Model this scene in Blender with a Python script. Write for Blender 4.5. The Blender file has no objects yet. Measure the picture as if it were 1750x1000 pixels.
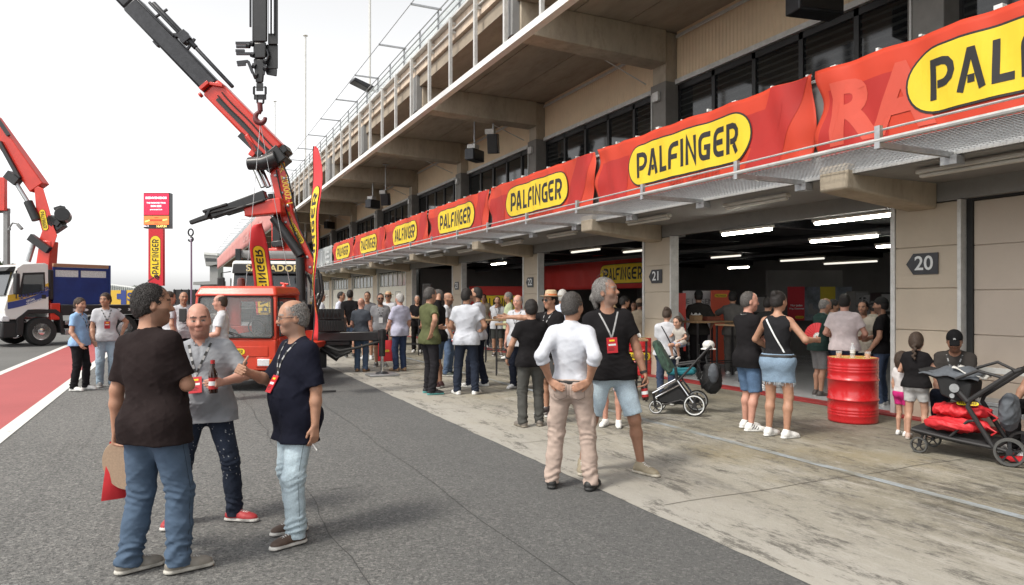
import bpy, bmesh, math, random
import numpy as np
from mathutils import Vector, Matrix, Quaternion
from mathutils.bvhtree import BVHTree

# ------------------------------------------------------------------ camera, sky, sun, exposure
SC = bpy.context.scene
COL = SC.collection
R = math.radians
F_PX, CAM_H, TH, HOR = 1200.0, 1.65, R(25.37), 511.0      # focal length in photo pixels, eye height, yaw, horizon row
CT, ST = math.cos(TH), math.sin(TH)
cd = bpy.data.cameras.new('camera'); cam = bpy.data.objects.new('camera', cd); COL.objects.link(cam)
cam.location = (0, 0, CAM_H); cam.rotation_euler = (R(90), 0, -TH)
cd.sensor_width = 36; cd.lens = 36 * F_PX / 1750.0; cd.shift_y = (HOR - 500) / 1750.0
cd.clip_start = 0.05; cd.clip_end = 4000
SC.camera = cam
SUN_EL, SUN_AZ = R(52), R(-105)          # azimuth clockwise from +Y: hazy sun over the track, to the left
w = bpy.data.worlds.new('World'); SC.world = w; w.use_nodes = True
nt = w.node_tree; bg = nt.nodes['Background']
sky = nt.nodes.new('ShaderNodeTexSky'); sky.sky_type = 'NISHITA'; sky.sun_disc = False
sky.sun_elevation = SUN_EL; sky.sun_rotation = SUN_AZ; sky.dust_density = 1.6; sky.air_density = 1.0; sky.altitude = 100
hs = nt.nodes.new('ShaderNodeHueSaturation'); hs.inputs['Saturation'].default_value = 0.04
nt.links.new(sky.outputs[0], hs.inputs['Color']); nt.links.new(hs.outputs[0], bg.inputs[0])
bg.inputs[1].default_value = 0.135
sl = bpy.data.lights.new('sun', 'SUN'); sun = bpy.data.objects.new('sun', sl); COL.objects.link(sun)
sl.energy = 1.5; sl.angle = R(12); sl.color = (1, .93, .82)
_d = Vector((math.sin(SUN_AZ) * math.cos(SUN_EL), math.cos(SUN_AZ) * math.cos(SUN_EL), math.sin(SUN_EL)))
sun.rotation_euler = _d.to_track_quat('Z', 'Y').to_euler(); sun.location = (0, 0, 40)
SC.view_settings.view_transform = 'Standard'; SC.view_settings.look = 'None'
SC.view_settings.exposure = 1.0; SC.view_settings.gamma = 1.0
SC.cycles.max_bounces = 6; SC.cycles.diffuse_bounces = 4; SC.cycles.glossy_bounces = 3
SC.cycles.transmission_bounces = 4; SC.cycles.transparent_max_bounces = 8
SC.cycles.caustics_reflective = False; SC.cycles.caustics_refractive = False
random.seed(7)

# ------------------------------------------------------------------ where things stand
def at(x, y, Z):
    """world point seen at photo pixel (x, y) at depth Z along the camera axis"""
    l = (x - 875) * Z / F_PX
    return Vector((l * CT + Z * ST, -l * ST + Z * CT, CAM_H - (y - HOR) * Z / F_PX))
def gp(x, y, z=0.0):
    """ground point seen at photo pixel (x, y)"""
    Z = F_PX * (CAM_H - z) / (y - HOR)
    p = at(x, HOR, Z); p.z = z
    return p
def heading(x, phi):
    """rotation about Z for a thing at photo column x that faces phi degrees clockwise from straight away"""
    return -(math.atan((x - 875) / F_PX) + TH + R(phi))
CR = Vector((CT, -ST, 0)); CF = Vector((ST, CT, 0)); UP = Vector((0, 0, 1))

# ------------------------------------------------------------------ tags
def tag(o, label=None, cat=None, group=None, kind=None):
    if label: o['label'] = label
    if cat: o['category'] = cat
    if group: o['group'] = group
    if kind: o['kind'] = kind
    return o
def empty(name, loc=(0, 0, 0), rz=0.0, label=None, cat=None, group=None):
    o = bpy.data.objects.new(name, None); COL.objects.link(o)
    o.location = loc; o.rotation_euler = (0, 0, rz); o.empty_display_size = .2
    return tag(o, label, cat, group)
def copy_tree(o, parent=None):
    c = o.copy(); COL.objects.link(c)
    if parent: c.parent = parent
    for ch in list(o.children): copy_tree(ch, c)
    return c

# ------------------------------------------------------------------ materials
def lin(c):
    if isinstance(c, str):
        c = [int(c[i:i + 2], 16) / 255 for i in (0, 2, 4)]
        return tuple(v / 12.92 if v <= .04045 else ((v + .055) / 1.055) ** 2.4 for v in c)
    return tuple(c)
MATS = {}
def mat(name, col, rough=.6, metal=0.0, var=.10, vscale=3.0, bump=0.0, bscale=60.0, emit=0.0, spec=.5, coat=0.0, sheen=0.0, stretch=None, dirt=0.0):
    if name in MATS: return MATS[name]
    m = bpy.data.materials.new(name); m.use_nodes = True; t = m.node_tree; b = t.nodes['Principled BSDF']
    c = lin(col)
    b.inputs['Roughness'].default_value = rough; b.inputs['Metallic'].default_value = metal
    b.inputs['Specular IOR Level'].default_value = spec
    if coat: b.inputs['Coat Weight'].default_value = coat; b.inputs['Coat Roughness'].default_value = .08
    if sheen: b.inputs['Sheen Weight'].default_value = sheen
    tc = t.nodes.new('ShaderNodeTexCoord'); src = tc.outputs['Object']
    if stretch:
        mp = t.nodes.new('ShaderNodeMapping'); mp.inputs['Scale'].default_value = stretch
        t.links.new(src, mp.inputs[0]); src = mp.outputs[0]
    if var > 0:
        n = t.nodes.new('ShaderNodeTexNoise'); n.inputs['Scale'].default_value = vscale; n.inputs['Detail'].default_value = 7; n.inputs['Roughness'].default_value = .65
        t.links.new(src, n.inputs['Vector'])
        r = t.nodes.new('ShaderNodeValToRGB'); t.links.new(n.outputs['Fac'], r.inputs[0])
        r.color_ramp.elements[0].position = .3; r.color_ramp.elements[1].position = .72
        lo = tuple(v * (1 - var) for v in c); hi = tuple(min(1, v * (1 + var)) for v in c)
        r.color_ramp.elements[0].color = (*lo, 1); r.color_ramp.elements[1].color = (*hi, 1)
        out = r.outputs[0]
        if dirt:
            n2 = t.nodes.new('ShaderNodeTexNoise'); n2.inputs['Scale'].default_value = vscale * 2.7; n2.inputs['Detail'].default_value = 9; n2.inputs['Roughness'].default_value = .75
            t.links.new(src, n2.inputs['Vector'])
            r2 = t.nodes.new('ShaderNodeValToRGB'); t.links.new(n2.outputs['Fac'], r2.inputs[0])
            r2.color_ramp.elements[0].position = .5; r2.color_ramp.elements[1].position = .75
            r2.color_ramp.elements[0].color = (0, 0, 0, 1); r2.color_ramp.elements[1].color = (dirt, dirt, dirt, 1)
            mx = t.nodes.new('ShaderNodeMix'); mx.data_type = 'RGBA'
            t.links.new(r2.outputs[0], mx.inputs[0]); t.links.new(out, mx.inputs[6]); mx.inputs[7].default_value = (c[0] * .35, c[1] * .31, c[2] * .26, 1)
            out = mx.outputs[2]
        t.links.new(out, b.inputs['Base Color'])
        mr = t.nodes.new('ShaderNodeMapRange'); t.links.new(n.outputs['Fac'], mr.inputs[0])
        mr.inputs[3].default_value = max(.03, rough * .85); mr.inputs[4].default_value = min(1, rough * 1.15)
        t.links.new(mr.outputs[0], b.inputs['Roughness'])
    else:
        b.inputs['Base Color'].default_value = (*c, 1)
    if bump:
        n3 = t.nodes.new('ShaderNodeTexNoise'); n3.inputs['Scale'].default_value = bscale; n3.inputs['Detail'].default_value = 4
        t.links.new(src, n3.inputs['Vector'])
        bp = t.nodes.new('ShaderNodeBump'); bp.inputs['Strength'].default_value = bump; bp.inputs['Distance'].default_value = .01
        t.links.new(n3.outputs['Fac'], bp.inputs['Height']); t.links.new(bp.outputs[0], b.inputs['Normal'])
    if emit:
        b.inputs['Emission Color'].default_value = (*c, 1); b.inputs['Emission Strength'].default_value = emit
    MATS[name] = m
    return m
def glass_mat(name, col, rough=.05, alpha=.35, spec=.8):
    if name in MATS: return MATS[name]
    m = bpy.data.materials.new(name); m.use_nodes = True; t = m.node_tree; b = t.nodes['Principled BSDF']
    b.inputs['Base Color'].default_value = (*lin(col), 1); b.inputs['Roughness'].default_value = rough
    b.inputs['Specular IOR Level'].default_value = spec; b.inputs['Alpha'].default_value = alpha
    MATS[name] = m
    return m
M = {}
M['white'] = mat('white_paint', (.78, .78, .76), .35, var=.06, dirt=.15)
M['offwhite'] = mat('galvanised_white', (.62, .62, .60), .45, .2, var=.15, vscale=6, dirt=.3)
M['black'] = mat('black_paint', (.015, .015, .016), .35, var=.3, vscale=8)
M['rubber'] = mat('rubber', (.022, .022, .022), .8, var=.3, vscale=12, bump=.2)
M['darkmetal'] = mat('dark_metal', (.035, .036, .04), .35, .4, var=.3, vscale=9, dirt=.1)
M['steel'] = mat('steel', (.42, .43, .44), .35, .85, var=.15, vscale=10)
M['chrome'] = mat('chrome', (.75, .75, .76), .12, 1.0, var=.05)
M['galv'] = mat('galvanised_steel', (.40, .41, .42), .45, .7, var=.2, vscale=14)
M['red'] = mat('red_lacquer', (.56, .046, .018), .42, var=.12, vscale=4, coat=.12, dirt=.16)
M['crane_red'] = mat('crane_red_lacquer', (.60, .034, .018), .36, var=.12, vscale=2, coat=.2, dirt=.14)
M['yellow'] = mat('logo_yellow', (.84, .60, .025), .6, var=.04)
M['ink'] = mat('logo_black', (.018, .017, .018), .6, var=.1)
M['grey'] = mat('grey_plastic', (.22, .22, .22), .5, var=.12)

# ------------------------------------------------------------------ mesh builder
class MB:
    def __init__(s): s.v = []; s.f = []; s.mi = []
    def add(s, vs, fs, mi=0):
        o = len(s.v); s.v += [tuple(v) for v in vs]; s.f += [tuple(i + o for i in f) for f in fs]; s.mi += [mi] * len(fs); return s
    def hexa(s, p, mi=0):     # 8 points: bottom ring 0-3, top ring 4-7
        return s.add(p, [(0, 3, 2, 1), (4, 5, 6, 7), (0, 1, 5, 4), (1, 2, 6, 5), (2, 3, 7, 6), (3, 0, 4, 7)], mi)
    def box(s, x0, x1, y0, y1, z0, z1, mi=0):
        return s.hexa([(x0, y0, z0), (x1, y0, z0), (x1, y1, z0), (x0, y1, z0), (x0, y0, z1), (x1, y0, z1), (x1, y1, z1), (x0, y1, z1)], mi)
    def beam(s, a, b, w, h, up=(0, 0, 1), w2=None, h2=None, mi=0):
        a, b = Vector(a), Vector(b); d = (b - a).normalized(); up = Vector(up)
        if abs(d.dot(up)) > .99: up = Vector((1, 0, 0))
        r = d.cross(up).normalized(); u = r.cross(d)
        w2 = w if w2 is None else w2; h2 = h if h2 is None else h2
        p = []
        for q, ww, hh in ((a, w, h), (b, w2, h2)):
            p += [q - r * ww / 2 - u * hh / 2, q + r * ww / 2 - u * hh / 2, q + r * ww / 2 + u * hh / 2, q - r * ww / 2 + u * hh / 2]
        return s.hexa(p, mi)
    def tube(s, pts, r, n=8, mi=0, caps=True, closed=False):
        pts = [Vector(p) for p in pts]; m = len(pts); rs = r if isinstance(r, (list, tuple)) else [r] * m
        o = len(s.v); prev = None
        for i, p in enumerate(pts):
            if closed: t = (pts[(i + 1) % m] - pts[i - 1]).normalized()
            else: t = (pts[min(i + 1, m - 1)] - pts[max(i - 1, 0)]).normalized()
            if prev is None:
                a = Vector((0, 0, 1)) if abs(t.z) < .9 else Vector((1, 0, 0)); x = t.cross(a).normalized()
            else:
                x = (prev - t * prev.dot(t)); x = x.normalized() if x.length > 1e-6 else t.orthogonal().normalized()
            prev = x; y = t.cross(x)
            for k in range(n):
                c, sn = math.cos(2 * math.pi * k / n), math.sin(2 * math.pi * k / n)
                s.v.append(tuple(p + (x * c + y * sn) * rs[i]))
        for i in range(m if closed else m - 1):
            for k in range(n):
                a, b = o + i * n + k, o + i * n + (k + 1) % n; c2, d2 = o + ((i + 1) % m) * n + (k + 1) % n, o + ((i + 1) % m) * n + k
                s.f.append((a, b, c2, d2)); s.mi.append(mi)
        if caps and not closed:
            s.f.append(tuple(o + k for k in reversed(range(n)))); s.mi.append(mi)
            s.f.append(tuple(o + (m - 1) * n + k for k in range(n))); s.mi.append(mi)
        return s
    def lathe(s, prof, n=24, c=(0, 0, 0), axis=(0, 0, 1), mi=0, mif=None, ring=False):
        ax = Vector(axis).normalized(); x = ax.orthogonal().normalized(); y = ax.cross(x); c = Vector(c); o = len(s.v)
        for r, z in prof:
            for k in range(n):
                a = 2 * math.pi * k / n
                s.v.append(tuple(c + ax * z + (x * math.cos(a) + y * math.sin(a)) * max(r, 1e-4)))
        for i in range(len(prof) - 1):
            for k in range(n):
                s.f.append((o + i * n + k, o + i * n + (k + 1) % n, o + (i + 1) * n + (k + 1) % n, o + (i + 1) * n + k)); s.mi.append(mif(i) if mif else mi)
        if ring:
            m = (len(prof) - 1) * n
            for k in range(n): s.f.append((o + m + k, o + m + (k + 1) % n, o + (k + 1) % n, o + k)); s.mi.append(mi)
            return s
        s.f.append(tuple(o + k for k in reversed(range(n)))); s.mi.append(mi)
        s.f.append(tuple(o + (len(prof) - 1) * n + k for k in range(n))); s.mi.append(mif(len(prof) - 2) if mif else mi)
        return s
    def prism(s, poly, a0, a1, fn, mi=0):
        """poly of (u, v), extruded between a0 and a1, fn(u, v, a) -> point"""
        n = len(poly)
        vs = [fn(u, v, a0) for u, v in poly] + [fn(u, v, a1) for u, v in poly]
        fs = [tuple(range(n)), tuple(reversed(range(n, 2 * n)))] + [(i, i + n, (i + 1) % n + n, (i + 1) % n) for i in range(n)]
        return s.add(vs, fs, mi)
    def grid(s, nu, nv, fn, mi=0):
        o = len(s.v)
        for i in range(nu + 1):
            for j in range(nv + 1): s.v.append(tuple(fn(i / nu, j / nv)))
        for i in range(nu):
            for j in range(nv):
                a = o + i * (nv + 1) + j; s.f.append((a, a + nv + 1, a + nv + 2, a + 1)); s.mi.append(mi)
        return s
    def build(s, name, mats, parent=None, smooth=False, bevel=0.0, fix=True, seg=2, angle=40):
        me = bpy.data.meshes.new(name); me.from_pydata(s.v, [], s.f)
        mats = mats if isinstance(mats, (list, tuple)) else [mats]
        for m_ in mats: me.materials.append(M[m_] if isinstance(m_, str) else m_)
        if len(mats) > 1: me.polygons.foreach_set('material_index', s.mi)
        if fix:
            bm = bmesh.new(); bm.from_mesh(me); bmesh.ops.recalc_face_normals(bm, faces=bm.faces); bm.to_mesh(me); bm.free()
        o = bpy.data.objects.new(name, me); COL.objects.link(o)
        if parent: o.parent = parent
        if smooth:
            me.polygons.foreach_set('use_smooth', [True] * len(me.polygons))
            try: me.set_sharp_from_angle(angle=R(angle))
            except Exception: pass
        if bevel:
            b = o.modifiers.new('bevel', 'BEVEL'); b.width = bevel; b.segments = seg; b.limit_method = 'ANGLE'; b.angle_limit = R(35)
            me.polygons.foreach_set('use_smooth', [True] * len(me.polygons))
            try: me.set_sharp_from_angle(angle=R(50))
            except Exception: pass
        return o

# ------------------------------------------------------------------ lettering
def ribbon(mb, pts, w, fn, mi=0, step=.12):
    """mitred flat stroke along 2-D points; fn(u, v) -> point"""
    P = [Vector((p[0], p[1])) for p in pts]; n = len(P); L = []; Rr = []
    for i in range(n):
        if i == 0: t = (P[1] - P[0]).normalized(); m_ = Vector((-t.y, t.x)); k = 1
        elif i == n - 1: t = (P[-1] - P[-2]).normalized(); m_ = Vector((-t.y, t.x)); k = 1
        else:
            t0 = (P[i] - P[i - 1]).normalized(); t1 = (P[i + 1] - P[i]).normalized()
            n0 = Vector((-t0.y, t0.x)); n1 = Vector((-t1.y, t1.x)); m_ = (n0 + n1).normalized(); k = 1 / max(.45, m_.dot(n0))
        L.append(P[i] + m_ * w / 2 * k); Rr.append(P[i] - m_ * w / 2 * k)
    for i in range(n - 1):
        q = max(1, int((P[i + 1] - P[i]).length / step))
        for j in range(q):
            a, b = j / q, (j + 1) / q
            pa, pb = L[i].lerp(L[i + 1], a), L[i].lerp(L[i + 1], b); pc, pd = Rr[i].lerp(Rr[i + 1], b), Rr[i].lerp(Rr[i + 1], a)
            mb.add([fn(p.x, p.y) for p in (pa, pb, pc, pd)], [(0, 1, 2, 3)], mi)
def arc(cx, cy, r, a0, a1, n=5):
    return [(cx + r * math.cos(R(a0 + (a1 - a0) * i / n)), cy + r * math.sin(R(a0 + (a1 - a0) * i / n))) for i in range(n + 1)]
LW = .19
h_ = LW / 2
GLY = {   # stroke letters of the rounded logo lettering, cap height 1
    'P': (.66, [[(h_, 0), (h_, .81)], [(.22, .36)] + [(.38, .36)] + arc(.38, .63, .27, -70, 90) + [(0, .905)]]),
    'A': (.80, [[(.09, 0), (.36, .905), (.44, .905), (.71, 0)], [(.30, .27), (.50, .27)]]),
    'L': (.55, [[(h_, 1), (h_, h_), (.54, h_)]]),
    'F': (.62, [[(h_, 0), (h_, .66)] + arc(.335, .66, .24, 180, 90)[1:] + [(.62, .905)], [(.20, .45), (.54, .45)]]),
    'I': (.19, [[(h_, 0), (h_, 1)]]),
    'N': (.70, [[(h_, 0), (h_, .93), (.60, .07), (.60, 1)]]),
    'G': (.68, [[(.66, .905), (.34, .905)] + arc(.34, .66, .245, 90, 180)[1:] + [(.095, .34)] + arc(.34, .34, .245, 180, 270)[1:] + [(.58, .095), (.58, .46), (.34, .46)]]),
    'E': (.62, [[(.62, .905), (.34, .905)] + arc(.34, .66, .245, 90, 180)[1:] + [(.095, .34)] + arc(.34, .34, .245, 180, 270)[1:] + [(.62, .095)], [(.20, .5), (.56, .5)]]),
    'R': (.68, [[(h_, 0), (h_, .81)], [(.22, .40), (.40, .40)] + arc(.40, .6525, .2525, -90, 90)[1:] + [(0, .905)], [(.43, .30), (.60, 0)]],),
}
def logo_word(mb, word, fn, H, mi=0):
    """centred word with cap height H; fn(u, v) with v from -H/2"""
    sp = .15; tot = sum(GLY[c][0] for c in word) + sp * (len(word) - 1); x = -tot / 2
    for c in word:
        for st in GLY[c][1]: ribbon(mb, st, LW, lambda u, v, x=x: fn((x + u + .0) * H, (v - .5) * H), mi)
        x += GLY[c][0] + sp
    return tot * H
def stadium(mb, L_, H, fn, mi=0, n=40, m=6):
    """filled pill L_ x H centred, as a fine grid so it can follow cloth"""
    r = H / 2; us = []
    for i in range(9): us.append(-L_ / 2 + r - r * math.cos(math.pi / 2 * i / 8))
    for i in range(1, n): us.append(-L_ / 2 + r + (L_ - 2 * r) * i / n)
    us += [-u for u in reversed(us[:9])]
    o = len(mb.v)
    for u in us:
        dx = max(0, abs(u) - (L_ / 2 - r)); hh = math.sqrt(max(0, r * r - dx * dx)) + 1e-4
        for j in range(m + 1): mb.v.append(tuple(fn(u, -hh + 2 * hh * j / m)))
    for i in range(len(us) - 1):
        for j in range(m):
            a = o + i * (m + 1) + j; mb.f.append((a, a + m + 1, a + m + 2, a + 1)); mb.mi.append(mi)
def logo(parent, L_, H, fn3, word='PALFINGER', gap=.004, cap=.60):
    """yellow pill with black rim and black lettering; fn3(u, v, w) -> point"""
    a = MB(); stadium(a, L_, H, lambda u, v: fn3(u, v, gap)); o = a.build('logo_rim', M['ink'], parent, fix=False)
    b = MB(); q = H * .07; stadium(b, L_ - q, H - q, lambda u, v: fn3(u, v, gap * 2)); b.build('logo_panel', M['yellow'], parent, fix=False)
    c = MB(); sp = .15; tot = sum(GLY[ch][0] for ch in word) + sp * (len(word) - 1)
    hh = H * cap; wid = L_ - H * .75; kx = wid / (tot * hh)
    logo_word(c, word, lambda u, v: fn3(u * kx, v, gap * 3), hh); c.build('lettering', M['ink'], parent, fix=False)
def text(s, size, m, parent, mtx, name='lettering', bold=0.0, sx=1.0, align='CENTER', ext=.001):
    cu = bpy.data.curves.new(name, 'FONT'); cu.body = s; cu.size = size; cu.align_x = align; cu.align_y = 'CENTER'; cu.offset = bold; cu.extrude = ext; cu.resolution_u = 4
    t = bpy.data.objects.new(name, cu); COL.objects.link(t)
    dg = bpy.context.evaluated_depsgraph_get(); me = bpy.data.meshes.new_from_object(t.evaluated_get(dg))
    bpy.data.objects.remove(t); bpy.data.curves.remove(cu)
    me.transform(mtx @ Matrix.Diagonal((sx, 1, 1, 1))); me.materials.clear(); me.materials.append(M[m] if isinstance(m, str) else m)
    o = bpy.data.objects.new(name, me); COL.objects.link(o)
    if parent: o.parent = parent
    return o
def frame(o, right, up):
    """matrix whose x runs along right, y along up, z out of the face"""
    r = Vector(right).normalized(); u = Vector(up).normalized(); n = r.cross(u)
    return Matrix(((r.x, u.x, n.x, o[0]), (r.y, u.y, n.y, o[1]), (r.z, u.z, n.z, o[2]), (0, 0, 0, 1)))
# ------------------------------------------------------------------ ground
def ground_mat(name, c, grain, cvar, stains=None, gscale=90, rough=.9, bump=.5, speck=None, edge=None, deep=None, crack=None):
    m = bpy.data.materials.new(name); m.use_nodes = True; t = m.node_tree; b = t.nodes['Principled BSDF']; N = t.nodes.new; L = t.links.new
    tc = N('ShaderNodeTexCoord'); src = tc.outputs['Object']
    def noise(sc, det=6, ro=.6, st=None):
        s_ = src
        if st: mp = N('ShaderNodeMapping'); mp.inputs['Scale'].default_value = st; L(src, mp.inputs[0]); s_ = mp.outputs[0]
        n = N('ShaderNodeTexNoise'); n.inputs['Scale'].default_value = sc; n.inputs['Detail'].default_value = det; n.inputs['Roughness'].default_value = ro; L(s_, n.inputs['Vector']); return n.outputs['Fac']
    def ramp(f, p0, p1, c0, c1):
        r = N('ShaderNodeValToRGB'); L(f, r.inputs[0]); e = r.color_ramp.elements; e[0].position = p0; e[1].position = p1; e[0].color = (*c0, 1); e[1].color = (*c1, 1); return r.outputs[0]
    def mix(f, a, b_, mode='MIX'):
        x = N('ShaderNodeMix'); x.data_type = 'RGBA'; x.blend_type = mode
        if isinstance(f, float): x.inputs[0].default_value = f
        else: L(f, x.inputs[0])
        for i, q in ((6, a), (7, b_)):
            if isinstance(q, tuple): x.inputs[i].default_value = (*q, 1)
            else: L(q, x.inputs[i])
        return x.outputs[2]
    out = ramp(noise(.35, 8, .62), .3, .7, tuple(v * (1 - cvar) for v in c), tuple(v * (1 + cvar) for v in c))
    g = ramp(noise(gscale, 5, .7), .32, .68, (1 - grain,) * 3, (1 + grain,) * 3)
    out = mix(1.0, out, g, 'MULTIPLY')
    if speck:
        v = N('ShaderNodeTexVoronoi'); v.inputs['Scale'].default_value = gscale * .55; L(src, v.inputs['Vector'])
        sv = N('ShaderNodeSeparateColor'); L(v.outputs['Color'], sv.inputs[0])
        out = mix(ramp(sv.outputs[0], .80, .83, (0, 0, 0), (speck, speck, speck)), out, (.36, .35, .33))
        out = mix(ramp(sv.outputs[1], .74, .78, (0, 0, 0), (speck * 1.2, speck * 1.2, speck * 1.2)), out, (.025, .025, .027))
    for sc, det, ro, st, p0, p1, col, a in (stains or []):
        out = mix(ramp(noise(sc, det, ro, st), p0, p1, (0, 0, 0), (a, a, a)), out, col)
    if edge or deep:      # traffic wear along the kerb line and a darker tone towards the doors, broken up by noise
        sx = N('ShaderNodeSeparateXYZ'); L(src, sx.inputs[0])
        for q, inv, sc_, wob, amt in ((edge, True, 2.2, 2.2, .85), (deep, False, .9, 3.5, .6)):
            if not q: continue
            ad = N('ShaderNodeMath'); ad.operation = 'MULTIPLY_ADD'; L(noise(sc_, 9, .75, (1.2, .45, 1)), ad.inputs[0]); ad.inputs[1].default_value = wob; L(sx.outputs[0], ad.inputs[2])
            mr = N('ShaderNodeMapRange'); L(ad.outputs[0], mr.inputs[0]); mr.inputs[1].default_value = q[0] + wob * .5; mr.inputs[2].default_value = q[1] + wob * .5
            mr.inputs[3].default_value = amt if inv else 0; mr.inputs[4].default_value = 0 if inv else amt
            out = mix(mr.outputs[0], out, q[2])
        n9 = noise(3.0, 10, .84, (1.4, .42, 1)); out = mix(ramp(n9, .525, .60, (0, 0, 0), (.8, .8, .8)), out, (.07, .066, .058)) if deep and edge else out
    if crack:
        v = N('ShaderNodeTexVoronoi'); v.feature = 'DISTANCE_TO_EDGE'; v.inputs['Scale'].default_value = crack[0]
        n8 = N('ShaderNodeTexNoise'); n8.inputs['Scale'].default_value = 1.8; n8.inputs['Detail'].default_value = 8; L(src, n8.inputs['Vector']); mxv = N('ShaderNodeMix'); mxv.data_type = 'VECTOR'; mxv.inputs[0].default_value = .35; L(src, mxv.inputs[4]); L(n8.outputs['Color'], mxv.inputs[5]); L(mxv.outputs[1], v.inputs['Vector'])
        ck = ramp(v.outputs['Distance'], crack[1] * .4, crack[1], (1, 1, 1), (0, 0, 0)); mk = ramp(noise(.22, 4, .6), .50, .56, (0, 0, 0), (.75, .75, .75))
        mm = N('ShaderNodeMix'); mm.data_type = 'RGBA'; mm.blend_type = 'MULTIPLY'; mm.inputs[0].default_value = 1; L(ck, mm.inputs[6]); L(mk, mm.inputs[7]); out = mix(mm.outputs[2], out, (.03, .03, .03))
    L(out, b.inputs['Base Color']); b.inputs['Roughness'].default_value = rough
    bp = N('ShaderNodeBump'); bp.inputs['Strength'].default_value = bump; bp.inputs['Distance'].default_value = .012
    L(noise(gscale * .8, 5, .7), bp.inputs['Height']); L(bp.outputs[0], b.inputs['Normal'])
    M[name] = m; return m
ground_mat('asphalt_lane', (.150, .149, .143), .55, .14, [(.9, 7, .7, (2.4, .045, 1), .56, .70, (.055, .055, .056), .5), (.7, 9, .75, (1, .8, 1), .58, .72, (.07, .07, .07), .45), (.12, 6, .7, (1.6, .25, 1), .55, .75, (.06, .06, .062), .35), (2.2, 9, .75, (1, .35, 1), .60, .74, (.05, .05, .05), .45), (1.1, 8, .7, (1.5, .3, 1), .62, .8, (.16, .155, .145), .4)], speck=.40, gscale=105, bump=.9, deep=(-.4, 2.8, (.085, .087, .088)), crack=(.42, .0035))
ground_mat('concrete', (.275, .258, .208), .26, .22,
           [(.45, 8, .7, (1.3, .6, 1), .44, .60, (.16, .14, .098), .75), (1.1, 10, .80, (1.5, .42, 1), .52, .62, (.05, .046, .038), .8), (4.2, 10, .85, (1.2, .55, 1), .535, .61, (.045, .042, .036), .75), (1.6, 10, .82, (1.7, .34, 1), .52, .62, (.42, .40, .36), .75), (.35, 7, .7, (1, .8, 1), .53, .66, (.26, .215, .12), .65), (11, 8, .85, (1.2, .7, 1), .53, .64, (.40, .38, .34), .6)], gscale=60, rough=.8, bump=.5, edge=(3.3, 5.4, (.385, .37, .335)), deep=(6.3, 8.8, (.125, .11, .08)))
ground_mat('worn_edge', (.43, .42, .38), .22, .14, [(3.5, 10, .8, (1.6, .5, 1), .53, .63, (.17, .165, .15), .8), (1.2, 9, .75, (1.5, .3, 1), .58, .7, (.08, .08, .075), .6)], gscale=60, bump=.4)
ground_mat('track_asphalt', (.13, .13, .125), .25, .12, [(.3, 7, .7, (1, .3, 1), .55, .7, (.08, .08, .08), .4)], gscale=70)
ground_mat('red_strip', (.38, .085, .085), .12, .10, [(1.6, 9, .75, (.4, 1.2, 1), .58, .72, (.50, .16, .15), .55), (4, 8, .7, (1, 1, 1), .62, .75, (.20, .055, .055), .4)], gscale=50, bump=.15, rough=.8)
ground_mat('line_paint', (.66, .66, .63), .10, .06, [(7, 9, .75, (1, .3, 1), .60, .66, (.16, .16, .155), .85)], gscale=50, bump=.2, rough=.7)
ground_mat('blue_line', (.30, .335, .36), .15, .12, [(6, 9, .75, (1, .3, 1), .42, .60, (.20, .19, .15), .9)], gscale=50)
ground_mat('grass', (.07, .09, .03), .3, .3, None, gscale=20)
ground_mat('epoxy_floor', (.46, .47, .48), .05, .08, [(1.5, 8, .7, None, .6, .75, (.2, .2, .2), .4)], gscale=30, rough=.13, bump=.02)
def sheet(name, poly, z, m):
    b = MB(); b.add([(x, y, z) for x, y in poly], [tuple(range(len(poly)))]); o = b.build(name, m, fix=False); o['kind'] = 'structure'; return o
rj = random.Random(3)
def ragged(x, amp, y0=-12, y1=140, step=.16):
    r = []; y = y0; dr = 0
    while y < y1:
        dr = dr * .75 + rj.uniform(-amp, amp); r.append((x + dr, y)); y += step * (1 if y < 30 else 8)
    r.append((x, y1)); return r
sheet('ground', [(-900, -300), (900, -300), (900, 1500), (-900, 1500)], -.02, 'grass')
sheet('track', [(-60, -40), (9.3, -40), (9.3, 260), (-60, 260)], -.008, 'track_asphalt')
e1 = ragged(3.36, .034)
sheet('pit_lane', [(-3.5, -12)] + e1 + [(-3.5, 140)], -.003, 'asphalt_lane')
sheet('pavement', [(9.3, 140), (9.3, -12)] + [(x - .02, y) for x, y in ragged(3.31, .01)], .001, 'concrete')
e2 = ragged(4.25, .05)
we = [(x + .01, y) for x, y in ragged(3.37, .03)]
sheet('red_strip', [(-3.6, -12), (-1.93, -12), (-1.93, 140), (-3.6, 140)], .001, 'red_strip')
sheet('lane_line', [(-2.035, -12), (-1.84, -12), (-1.84, 140), (-2.035, 140)], .005, 'line_paint')
sheet('lane_line', [(-3.66, -12), (-3.49, -12), (-3.49, 140), (-3.66, 140)], .005, 'line_paint')
sheet('pavement_line', [(5.70, -12), (5.80, -12), (5.80, 60), (5.70, 60)], .005, 'blue_line')
M['threshold'] = mat('threshold_red', (.26, .025, .025), .55, var=.2, vscale=3, dirt=.3)
b = MB(); b.box(9.02, 9.32, -10, 31, -.02, .028); o = b.build('kerb', M['threshold'], bevel=.008); o['kind'] = 'structure'
b = MB(); b.add([(9.32, -10, .02), (24, -10, .02), (24, 31, .02), (9.32, 31, .02)], [(0, 1, 2, 3)]); o = b.build('garage_floor', 'epoxy_floor', fix=False); o['kind'] = 'structure'
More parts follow.
